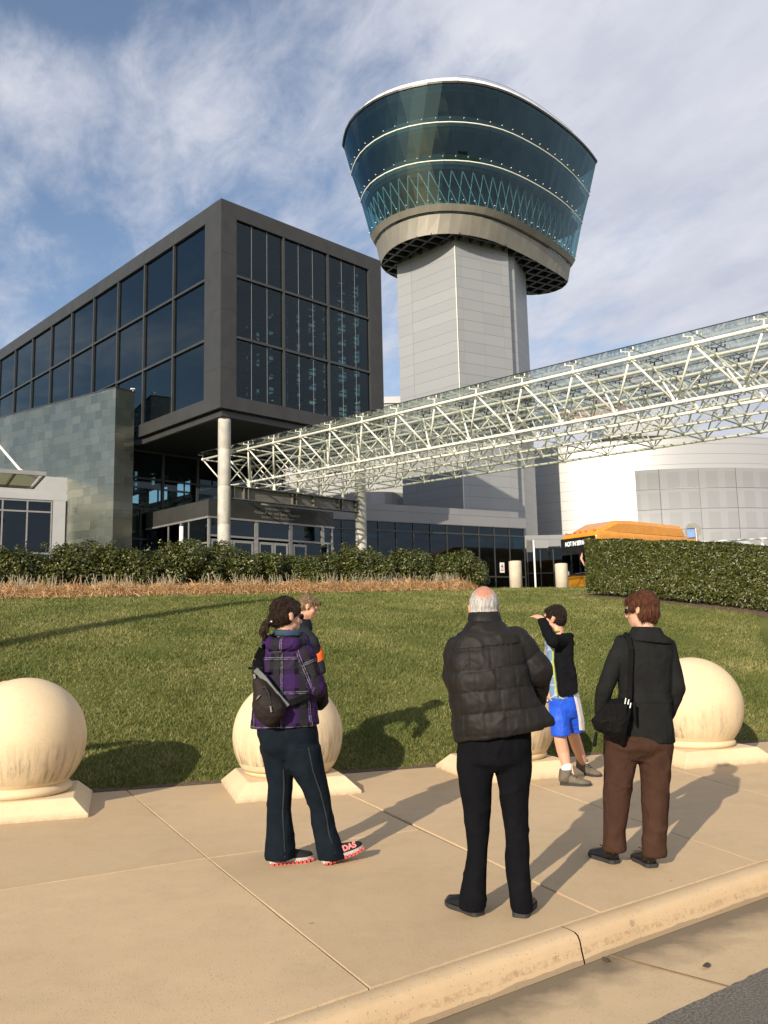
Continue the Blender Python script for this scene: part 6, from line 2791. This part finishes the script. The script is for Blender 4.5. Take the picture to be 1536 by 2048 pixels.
HP.e(b, 0, -.075, -.050, .056, .040, .036)
HP.e(b, 0, .050, .078, .060, .034, .030)
for sg in (-1, 1):
    HP.e(b, sg * .074, .020, .045, .014, .042, .042)
hr = solid('hair', b, .006, M['hair_brown'], wp, 2, hair_disp(.006, hc, seed=7))
strands(hr, M['hair_brown'], HP, 1300, .07, HP.p(-.01, -.112, -.048), lift=.006)
b = MB()
pt0, pt1, pt2, pt3 = HP.p(-.01, -.112, -.048), HP.p(-.025, -.138, -.064), HP.p(-.035, -.150, -.115), HP.p(-.03, -.142, -.165)
chain(b, [pt0, pt1, pt2, pt3], [.026, .026, .030, .012])
b.cap(pt1, HP.p(-.075, -.140, -.130), .018, .006)
b.cap(pt1, HP.p(.02, -.150, -.120), .016, .006)
solid('ponytail', b, .005, M['hair_brown'], wp, 1, hair_disp(.012, pt1, seed=8))
b = MB()
b.cap(HP.p(-.030, -.124, -.045), HP.p(.018, -.124, -.050), .010, .010, 8, 3)
b.build('hair_clip', M['zip'], wp, True)
b = MB()
for sg in (-1, 1):
    HP.e(b, sg * .032, .097, .004, .027, .007, .020, 12, 8)
    b.bar(HP.p(sg * .058, .092, .010), HP.p(sg * .084, -.01, .012), .004, 5)
b.build('sunglasses', M['black_gloss'], wp, True)
b = MB()
for k in range(2):
    pass
b.loft([hring(548, 1272, 604, 1272, YP, .078), hring(547, 1262, 601, 1262, YP, .080), hring(553, 1258, 596, 1258, YP, .066), hring(556, 1270, 598, 1270, YP, .062)])
solid('scarf', b, .006, M['scarf'], wp, 2, wrinkle(.004, 18, 4))
pj = MB()
pj.loft([hring(546, 1274, 610, 1276, YP, .09), hring(528, 1292, 626, 1294, YP, .12), hring(516, 1315, 634, 1318, YP, .14), hring(511, 1350, 634, 1352, YP, .15), hring(508, 1400, 634, 1402, YP, .155), hring(504, 1440, 638, 1436, YP, .16), hring(502, 1456, 641, 1448, YP, .162)])
chain(pj, [at(610, 1312, YP - .06), at(634, 1374, YP - .05), at(634, 1400, YP + .16)], [.068, .062, .052])
chain(pj, [at(532, 1310, YP + .06), at(534, 1370, YP + .16), at(578, 1398, YP + .30)], [.064, .056, .048])
armR = [at(610, 1312, YP - .06), at(634, 1374, YP - .05), at(634, 1400, YP + .16)]
axis = at(572, 1380, YP)


def plaid_uv(co):
    a = np.arctan2(co[:, 0] - axis[0], -(co[:, 1] - axis[1]))
    uv = np.stack([a * .20, co[:, 2]], 1)
    best = np.full(len(co), 9.0)
    for i, rd in ((0, .067), (1, .058)):
        d, t = seg_dist(co, armR[i], armR[i + 1])
        L = np.linalg.norm(armR[i + 1] - armR[i])
        tt = unit(armR[i + 1] - armR[i])
        e = unit(np.cross(tt, A([0, 1.0, 0])))
        gg = np.cross(tt, e)
        rel = co - armR[i]
        an = np.arctan2(rel @ gg, rel @ e)
        m_ = (np.abs(d - rd) < .020) & (np.abs(d - rd) < best)
        best = np.where(m_, np.abs(d - rd), best)
        uv[m_, 0] = an[m_] * .075 + .05
        uv[m_, 1] = -(t[m_] * L + (i * .2)) + .03
    return uv


pjk = solid('plaid_jacket', pj, .0075, M['plaid'], wp, 3, wrinkle(.008, (9, 9, 7), 31), plaid_uv)
b = MB()
# hood lying on the shoulders
for i in range(12):
    t0, t1 = -2.75 + i * .42, -2.75 + (i + 1) * .42
    c = at(573, 1290, YP)
    P_ = lambda t: c + A([.115 * math.sin(t), -.125 * math.cos(t), .028 * math.cos(t) * -1 + .025])
    b.cap(P_(t0), P_(t1), .046, .046, 10, 3)
hd_ = solid('hood', b, .0065, M['plaid'], pjk, 3, wrinkle(.011, 11, 33), lambda co: np.stack([np.arctan2(co[:, 0] - axis[0], -(co[:, 1] - axis[1])) * .16, co[:, 2] * 1.3], 1))
b = MB()
zc = at(612, 1416, YP)
b.cap(at(633, 1372, YP - .03), at(640, 1402, YP + .12), .066, .060)
solid('dark_cuff', b, .007, M['bag_black'], pjk, 2, wrinkle(.008, 12, 36))
tr = MB()
tr.loft([hring(514, 1448, 634, 1448, YP, .14), hring(515, 1470, 636, 1468, YP, .155), hring(522, 1496, 638, 1490, YP, .14), hring(545, 1518, 628, 1514, YP, .09)])
leg_loft(tr, [(553, 1490, 34, YP + .04), (558, 1530, 29, YP + .03), (561, 1570, 23.5, YP + .02), (558, 1620, 23.5, YP), (559, 1670, 27.5, YP), (560, 1712, 30.5, YP), (560, 1716, 30, YP)])
leg_loft(tr, [(604, 1490, 38, YP - .03), (613, 1535, 35.5, YP - .03), (632, 1580, 25.5, YP - .02), (643, 1620, 22, YP), (650, 1665, 23.5, YP), (660, 1700, 27, YP), (664, 1716, 28, YP)])
solid('jeans', tr, .008, M['jeans'], wp, 7, wrinkle(.0075, (7, 7, 5), 41))
jo = [o for o in wp.children if o.name.startswith('jeans')][0]
for rows_ in (((604, 1490, 38, YP - .03), (613, 1535, 35.5, YP - .03), (632, 1580, 25.5, YP - .02), (643, 1620, 22, YP), (650, 1665, 23.5, YP), (660, 1700, 27, YP)), ((558, 1535, 29, YP + .03), (561, 1570, 23.5, YP + .02), (558, 1620, 23.5, YP), (559, 1670, 27.5, YP), (560, 1708, 30.5, YP))):
    b = MB()
    pp = []
    for u, v, hw, Y in rows_:
        r = hw * Y / FPX
        pp.append(at(u, v, Y) + A([r * .42, -r * 1.06 * .905, 0]))
    for p, q in zip(pp[:-1], pp[1:]):
        b.bar(p, q, .005, 5)
    b.build('side_seam', M['denim_seam'], jo)
s1 = shoe(wp, A([-.80, 5.80, .012]), 73, .285, M['trainer'], M['grey_sole'], 0, 'shoe', 1.0, 0, M['coral'])
s2 = shoe(wp, A([-.45, 5.77, .012]), 68, .285, M['trainer'], M['grey_sole'], 13, 'shoe', 1.0, 0, M['coral'])
X, F, U = frame_from(68, 13)
side = unit(X * .80 + U * .55)
tb = A([-.45, 5.77, .012]) + F * .140 + X * .046 + U * .036
text_mesh('DAS', .050, F, unit(U * .85 - X * .52), side, tb, M['coral_print'], 'side_lettering', s2, .002, 'LEFT', .002)

sb = empty('sling_bag', at(535, 1395, YP - .2), 'dark brown triangular sling bag with grey trim on the back of the woman in plaid', 'bag')
ys = YP - .20
b = MB()
b.loft([hring(504, 1340, 516, 1342, ys + .03, .03, 20), hring(507, 1360, 536, 1362, ys, .055, 20), hring(506, 1390, 556, 1390, ys - .02, .075, 20), hring(505, 1415, 573, 1412, ys - .02, .085, 20), hring(511, 1432, 570, 1430, ys - .015, .082, 20), hring(522, 1446, 556, 1446, ys, .065, 20), hring(533, 1453, 548, 1453, ys + .02, .035, 20)])
bbody = solid('body', b, .0055, M['sling'], sb, 2, wrinkle(.005, 14, 51))
b = MB()
e_ = [(511, 1339), (527, 1355), (545, 1378), (562, 1398), (575, 1412)]
pts = [at(u, v, ys - .045 + .012 * i) for i, (u, v) in enumerate(e_)]
for p, q in zip(pts[:-1], pts[1:]):
    b.flatbar(p, q + (q - p) * .04, .036, .014, A([.3, 1.0, .1]))
b.build('grey_trim', M['sling_grey'], sb, bevel=.003)
b = MB()
b.cap(at(499, 1336, ys), at(525, 1337, ys - .02), .010, .010, 8, 3)
st_ = [at(512, 1338, ys + .02), at(514, 1320, YP - .155), at(524, 1298, YP - .11), at(540, 1288, YP + .0), at(560, 1290, YP + .13)]
for p, q in zip(st_[:-1], st_[1:]):
    b.flatbar(p, q, .055, .010, A([-.4, 1.0, .3]))
b.build('strap', M['bag_black'], sb, bevel=.002)
b = MB()
st_ = [at(573, 1408, ys + .01), at(592, 1402, YP - .175), at(615, 1392, YP - .13), at(636, 1382, YP + .0)]
for p, q in zip(st_[:-1], st_[1:]):
    b.flatbar(p, q, .040, .010, A([.2, 1.0, 0]))
b.build('strap', M['bag_black'], sb, bevel=.002)
b = MB()
ring = [(522, 1375), (530, 1374), (537, 1386), (541, 1402), (541, 1420)]
pp = [at(u, v, ys - .098) for u, v in ring]
for p, q in zip(pp[:-1], pp[1:]):
    b.bar(p, q, .0035, 5)
b.build('zip', M['rubber'], sb)
b = MB()
b.bar(at(541, 1412, ys - .112), at(543, 1424, ys - .112), .006, 6)
b.bar(at(508, 1348, ys - .05), at(510, 1357, ys - .05), .008, 6)
b.build('zip_pull', M['zip'], sb)
b = MB()
b.loft([[at(u, v, ys - .100 - o_) for u, v in ((511, 1400), (516, 1392), (521, 1390), (517, 1396))] for o_ in (0, .006)])
b.build('emblem', M['sling_grey'], sb)

# ================================================================== the boy in blue shorts
YB = 8.40
boy = empty('person', (1.9, 8.6, 0), 'boy in royal blue shorts and black jacket shading his eyes with his hand', 'person', GP)
hc = at(1108, 1236, YB + .02)
HB_ = Head(hc, -62, 4, -4, 1.02)
neck = at(1116, 1268, YB)
b = MB()
HB_.build(b, neck)
b.loft([hring(1104, 1268, 1130, 1268, YB, .06), hring(1096, 1284, 1142, 1284, YB, .09), hring(1099, 1320, 1140, 1320, YB, .10), hring(1100, 1380, 1148, 1380, YB, .10), hring(1106, 1405, 1146, 1405, YB, .09)])
shN, elN, wrN = at(1131, 1280, YB - .06), at(1104, 1281, YB - .24), at(1084, 1238, YB - .16)
chain(b, [shN, elN, wrN], [.050, .040, .030])
hand(b, wrN + unit(wrN - elN) * .01, unit(at(1064, 1230, YB - .05) - wrN), A([-.2, -.3, 1.0]), .95, .25, 1, .009)
shF, elF, wrF = at(1100, 1282, YB + .06), at(1094, 1335, YB + .05), at(1096, 1382, YB - .02)
chain(b, [shF, elF, wrF], [.048, .038, .030])
hand(b, wrF, A([0.1, -.2, -1]), A([-1, 0, 0]), .9, .6, 1)
kL, aL_ = at(1121, 1480, YB), at(1134, 1537, YB - .02)
kR, aR_ = at(1147, 1470, YB + .35), at(1167, 1528, YB + .55)
chain(b, [at(1117, 1410, YB), kL, at(1126, 1502, YB + .02), aL_, aL_ - UP * .05], [.072, .062, .062, .042, .040])
chain(b, [at(1138, 1410, YB + .12), kR, at(1154, 1492, YB + .43), aR_, aR_ - UP * .05], [.072, .060, .060, .042, .040])
solid('body', b, .0065, M['skin'], boy, 3)
HB_.eyes(boy)
b = MB()
HB_.e(b, 0, -.024, .042, .085, .100, .090)
HB_.e(b, 0, -.050, -.012, .078, .068, .072)
HB_.e(b, 0, .050, .070, .062, .040, .032)
for sg in (-1, 1):
    HB_.e(b, sg * .070, .012, .042, .016, .050, .044)
solid('hair', b, .0065, M['hair_black'], boy, 2, hair_disp(.008, hc, seed=13))
strands([o for o in boy.children if o.name.startswith('hair')][0], M['hair_black'], HB_, 900, .04, None, lift=.008)
b = MB()
for sg in (-1, 1):
    HB_.e(b, sg * .032, .097, .004, .026, .007, .018, 12, 8)
    b.bar(HB_.p(sg * .058, .092, .010), HB_.p(sg * .084, -.01, .012), .005, 5)
b.build('glasses', M['rubber'], boy, True)
tb_ = MB()
tb_.loft([hring(1098, 1272, 1126, 1270, YB, .075), hring(1090, 1288, 1134, 1284, YB, .11), hring(1094, 1330, 1136, 1330, YB, .115), hring(1096, 1380, 1144, 1380, YB, .125), hring(1096, 1396, 1146, 1396, YB, .13)])
ts = solid('tee_shirt', tb_, .008, M['tee'], boy, 3, wrinkle(.006, 9, 61))
hj = MB()
hj.loft([hring(1112, 1272, 1138, 1272, YB - .01, .085), hring(1106, 1284, 1146, 1284, YB - .01, .125, 28, 3.5), hring(1104, 1320, 1143, 1318, YB - .01, .145, 28, 4.5), hring(1108, 1355, 1149, 1352, YB - .01, .155, 28, 4.5), hring(1112, 1393, 1153, 1384, YB - .01, .160, 28, 4.5)])
chain(hj, [at(1132, 1282, YB - .05), at(1105, 1283, YB - .24), at(1085, 1243, YB - .165)], [.072, .062, .045])
for i in range(5):
    t0, t1 = -1.2 + i * .55, -1.2 + (i + 1) * .55
    c = at(1126, 1272, YB)
    q_ = lambda t: c + A([.050 * math.sin(t) + .022, -.080 * math.cos(t), .0])
    hj.cap(q_(t0), q_(t1), .030)
hdj = solid('hooded_jacket', hj, .0075, M['hoodie'], boy, 3, wrinkle(.008, 9, 63))
b = MB()
zp = [at(1106.5, 1296, YB - .125), at(1106, 1322, YB - .142), at(1109.5, 1356, YB - .152), at(1114, 1392, YB - .157)]
for p, q in zip(zp[:-1], zp[1:]):
    b.bar(p, q, .009, 6)
b.build('zip_edge', M['lime'], hdj)
b = MB()
cc_ = [at(1072, 1268, YB - .0), at(1078, 1263, YB - .03), at(1086, 1261, YB - .06), at(1096, 1262, YB - .08), at(1108, 1262, YB - .085), at(1118, 1262, YB - .06)]
cc_ = [p for p in cc_][2:]
for p, q in zip(cc_[:-1], cc_[1:]):
    b.bar(p, q, .010, 6)
b.build('collar_piping', M['lime'], ts)
sh = MB()
sh.loft([hring(1098, 1380, 1151, 1380, YB, .13), hring(1097, 1400, 1155, 1398, YB + .01, .14), hring(1098, 1420, 1159, 1417, YB + .03, .14), hring(1108, 1436, 1154, 1434, YB + .05, .11)])
leg_loft(sh, [(1117, 1400, 18.5, YB - .005), (1119, 1436, 19.5, YB - .01), (1122, 1468, 18.5, YB - .02), (1122, 1471, 18, YB - .02)])
leg_loft(sh, [(1138, 1400, 18, YB + .03), (1146, 1436, 18, YB + .08), (1152, 1462, 16.5, YB + .15), (1152, 1465, 16, YB + .15)])
sho = solid('shorts', sh, .007, M['blue_short'], boy, 6, wrinkle(.008, (10, 10, 7), 65))
b = MB()
pw_ = [(1150, 1382, YB - .02), (1157, 1410, YB + .02), (1162, 1438, YB + .065), (1164, 1461, YB + .10)]
rows_ = []
for u, v, Yq in pw_:
    rows_.append([at(u - 5, v, Yq - .125), at(u - 0, v, Yq - .105), at(u + 5, v, Yq - .05), at(u + 6, v, Yq + .06), at(u - 6, v, Yq + .06)])
b.loft(rows_)
b.build('side_panel', M['white_cloth'], sho, bevel=.004)
for k, v in enumerate((1408, 1424)):
    b = MB()
    Yq = YB + .03 + .0017 * (v - 1410)
    u = 1153 + (v - 1410) * .21
    b.loft([[at(u - 6, v, Yq - .129), at(u + 5.4, v + 5, Yq - .055), at(u + 5.4, v + 9, Yq - .055), at(u - 6, v + 4, Yq - .129)], [at(u - 6, v, Yq - .098), at(u + 3.5, v + 5, Yq - .03), at(u + 3.5, v + 9, Yq - .03), at(u - 6, v + 4, Yq - .098)]])
    b.build('side_stripe', M['blue_short'], sho)
for q, (hl_, a_) in zip((aL_, aR_), ((A([aL_[0], aL_[1], 0]) - azv(112) * .065, 112), (A([aR_[0], aR_[1], 0]) - azv(146) * .065, 146))):
    b = MB()
    chain(b, [q + UP * .015, A([hl_[0], hl_[1], .09]) + azv(a_) * .05], [.050, .048])
    solid('sock', b, .008, M['sock'], boy, 2)
    so = shoe(boy, hl_, a_, .285, M['boot'], M['rubber'], 0, 'hiking_boot', 1.15, .03, None, (hl_ + azv(a_) * .05, .058, .145))
    b = MB()
    X, F, U = frame_from(a_)
    for k in range(4):
        y = .085 + k * .022
        zq = .118 - k * .012
        b.bar(hl_ + F * y + X * -.026 + U * zq, hl_ + F * (y + .012) + X * .026 + U * zq, .0035, 5)
        for sg in (-1, 1):
            b.ell(hl_ + F * y + X * sg * .030 + U * (zq - .006), (.006, .006, .006), None, 6, 4)
    b.build('lace', M['rubber'], so)

# ================================================================== the child on the second ball
YC = 8.62
kid = empty('person', (-.80, 8.65, 1.0), 'fair-haired child in navy jacket lying on the stone ball behind the woman in plaid', 'person')
hc = at(616, 1214, YC - .05)
HK = Head(hc, 78, -24, 0, .98)
neck = at(604, 1246, YC - .02)
b = MB()
HK.build(b, neck)
hip = A([-1.10, 8.75, 1.16])
b.cap(neck + A([-.03, 0, -.06]), hip + A([.02, 0, .10]), .095, .10)
shn, eln, wrn = at(606, 1260, YC - .14), at(626, 1284, YC - .26), at(637, 1318, YC - .20)
shf, elf, wrf = at(600, 1256, YC + .12), at(628, 1290, YC + .20), at(640, 1325, YC + .15)
chain(b, [shn, eln, wrn], [.040, .034, .026])
chain(b, [shf, elf, wrf], [.040, .034, .026])
hand(b, wrn, A([.2, .1, -1]), A([.9, -.2, .3]), .8, .5, 1)
hand(b, wrf, A([.2, 0, -1]), A([.9, -.2, .3]), .8, .5, -1)
for sg in (-1, 1):
    kn = hip + A([.16, sg * .34, -.22])
    an_ = kn + A([-.10, sg * .10, -.36])
    chain(b, [hip + A([0, sg * .08, 0]), kn, an_], [.075, .055, .040])
    b.cap(an_, an_ + A([.12, sg * .02, -.05]), .036, .028)
solid('body', b, .007, M['skin'], kid, 3)
HK.eyes(kid)
b = MB()
HK.e(b, 0, -.022, .042, .084, .100, .088)
HK.e(b, 0, -.050, -.010, .076, .064, .066)
HK.e(b, 0, .056, .076, .056, .038, .028)
HK.e(b, 0, .088, .082, .036, .022, .018)
solid('hair', b, .0065, M['hair_fair'], kid, 2, hair_disp(.011, hc, seed=17))
strands([o for o in kid.children if o.name.startswith('hair')][0], M['hair_fair'], HK, 800, .04, None, lift=.010)
b = MB()
b.cap(neck + A([-.02, 0, -.05]), hip + A([.02, 0, .12]), .125, .135)
chain(b, [shn, eln, eln + (wrn - eln) * .55], [.066, .060, .050])
chain(b, [shf, elf, elf + (wrf - elf) * .6], [.064, .056, .048])
b.cap(neck + A([-.04, -.05, .01]), neck + A([-.04, .05, .01]), .055)
solid('jacket', b, .008, M['navy_jacket'], kid, 3, wrinkle(.009, 9, 71))
b = MB()
b.cap(neck + A([.022, -.03, .018]), neck + A([.03, .02, .0]), .040, .040)
solid('neck_warmer', b, .008, M['orange'], kid, 2)
b = MB()
b.cap(wrn + A([-.01, -.01, .06]), wrn + A([0, 0, -.005]), .058, .052)
solid('cuff', b, .008, M['orange'], kid, 2)
b = MB()
b.cap(wrn + A([.01, 0, -.03]), wrn + A([.03, 0, -.11]), .048, .044)
solid('glove', b, .008, M['navy_jacket'], kid, 2)
b = MB()
for sg in (-1, 1):
    kn = hip + A([.16, sg * .34, -.22])
    an_ = kn + A([-.10, sg * .10, -.36])
    chain(b, [hip + A([0, sg * .07, .02]), kn, an_], [.100, .075, .058])
solid('trousers', b, .009, M['jeans'], kid, 3, wrinkle(.006, 9, 73))
for sg in (-1, 1):
    kn = hip + A([.16, sg * .34, -.22])
    an_ = kn + A([-.10, sg * .10, -.36])
    shoe(kid, an_ + A([-.06, 0, -.11]), 80, .21, M['trainer'], M['grey_sole'], -10, w=.85)

# ================================================================== someone crouching behind the first ball
kd2 = empty('person', (-4.05, 8.35, 0), 'person hidden behind the left stone ball, only the fingertips showing on top', 'person')
hc = A([-4.12, 8.28, .98])
H2 = Head(hc, 150, 0, 0, .95)
b = MB()
H2.build(b, hc - UP * .20)
b.cap(hc - UP * .26, hc - UP * .60 + A([-.05, .1, 0]), .10, .11)
wr2 = at(-4, 1370, 7.92) + A([0, .06, .0])
sh2 = hc + A([.14, .02, -.24])
chain(b, [sh2, (sh2 + wr2) / 2 + A([-.02, .06, -.05]), wr2], [.044, .036, .027])
hand(b, wr2 + A([.0, -.01, .012]), A([.9, -.25, .18]), A([-.2, .1, 1]), .95, .30, -1, .009)
sh3 = hc + A([-.16, .0, -.24])
chain(b, [sh3, sh3 + A([-.08, .05, -.25]), sh3 + A([.05, -.12, -.42])], [.044, .036, .027])
hand(b, sh3 + A([.05, -.12, -.43]), A([.2, -.6, -.7]), A([-.6, -.5, .3]), .9, .5, 1)
hp2 = hc - UP * .64 + A([-.05, .1, 0])
for sg in (-1, 1):
    kn = hp2 + A([.10 * sg - .05, -.32, .12])
    chain(b, [hp2 + A([.09 * sg, 0, 0]), kn, A([kn[0], kn[1] + .18, .10])], [.085, .06, .042])
    b.cap(A([kn[0], kn[1] + .16, .06]), A([kn[0] + .02, kn[1] - .04, .045]), .04, .032)
solid('body', b, .0065, M['skin'], kd2, 3)
H2.eyes(kd2)
b = MB()
H2.e(b, 0, -.022, .042, .084, .100, .088)
H2.e(b, 0, -.050, -.010, .076, .064, .066)
solid('hair', b, .008, M['hair_brown'], kd2, 2, hair_disp(.008, hc, seed=23))
b = MB()
b.cap(hc - UP * .25, hp2 + UP * .05, .135, .145)
chain(b, [sh2, (sh2 + wr2) / 2 + A([-.02, .06, -.05]), wr2 - unit(wr2 - sh2) * .05], [.062, .052, .040])
chain(b, [sh3, sh3 + A([-.08, .05, -.25]), sh3 + A([.04, -.10, -.40])], [.062, .052, .040])
solid('jumper', b, .009, M['red_cloth'], kd2, 3, wrinkle(.007, 9, 75))
for sg in (-1, 1):
    kn = hp2 + A([.10 * sg - .05, -.32, .12])
    shoe(kd2, A([kn[0], kn[1] + .20, .0]), 176, .23, M['trainer'], M['grey_sole'], 0, w=1.05)
b = MB()
for sg in (-1, 1):
    kn = hp2 + A([.10 * sg - .05, -.32, .12])
    chain(b, [hp2 + A([.09 * sg, 0, 0]), kn, A([kn[0], kn[1] + .18, .10])], [.115, .082, .06])
solid('trousers', b, .009, M['jeans'], kd2, 3)

# ================================================================== the person by the bus
YG = 26.5
far = empty('person', (6.15, 26.5, lz(6.15, 26.5)), 'person with brown hair half hidden behind the hedge corner in front of the bus', 'person')
hc = at(1178, 1084, YG)
HF = Head(hc, 200, -8, 0, 1.0)
zg = lz(hc[0], hc[1])
b = MB()
HF.build(b, hc - UP * .21)
b.cap(hc - UP * .28, A([hc[0], hc[1], zg + .80]), .12, .13)
for sg in (-1, 1):
    s_ = hc + A([sg * .17, 0, -.26])
    e_ = s_ + A([sg * .05 - (.06 if sg < 0 else 0), -.02, -.26])
    w_ = e_ + A([-.02 * sg, -.16, -.14])
    chain(b, [s_, e_, w_], [.046, .038, .030])
    hand(b, w_, A([0, -.5, -.8]), A([sg, 0, .1]), .9, .5, sg)
    chain(b, [A([hc[0] + sg * .09, hc[1], zg + .8]), A([hc[0] + sg * .10, hc[1], zg + .43]), A([hc[0] + sg * .10, hc[1], zg + .07])], [.085, .055, .038])
    b.cap(A([hc[0] + sg * .10, hc[1], zg + .05]), A([hc[0] + sg * .10, hc[1] - .14, zg + .035]), .038, .03)
solid('body', b, .010, M['skin'], far, 2)
HF.eyes(far)
b = MB()
HF.e(b, 0, -.020, .042, .084, .100, .088)
HF.e(b, 0, -.050, -.010, .076, .064, .066)
solid('hair', b, .009, M['hair_fair'], far, 2, hair_disp(.008, hc, seed=27))
b = MB()
b.cap(hc - UP * .29, A([hc[0], hc[1], zg + .82]), .145, .155)
for sg in (-1, 1):
    s_ = hc + A([sg * .17, 0, -.26])
    chain(b, [s_, s_ + A([sg * .03, -.01, -.16])], [.062, .058])
solid('shirt', b, .010, M['hoodie'], far, 2, wrinkle(.006, 8, 81))
b = MB()
for sg in (-1, 1):
    chain(b, [A([hc[0] + sg * .08, hc[1], zg + .8]), A([hc[0] + sg * .10, hc[1], zg + .43]), A([hc[0] + sg * .10, hc[1], zg + .10])], [.115, .08, .07])
solid('trousers', b, .010, M['jeans'], far, 2)
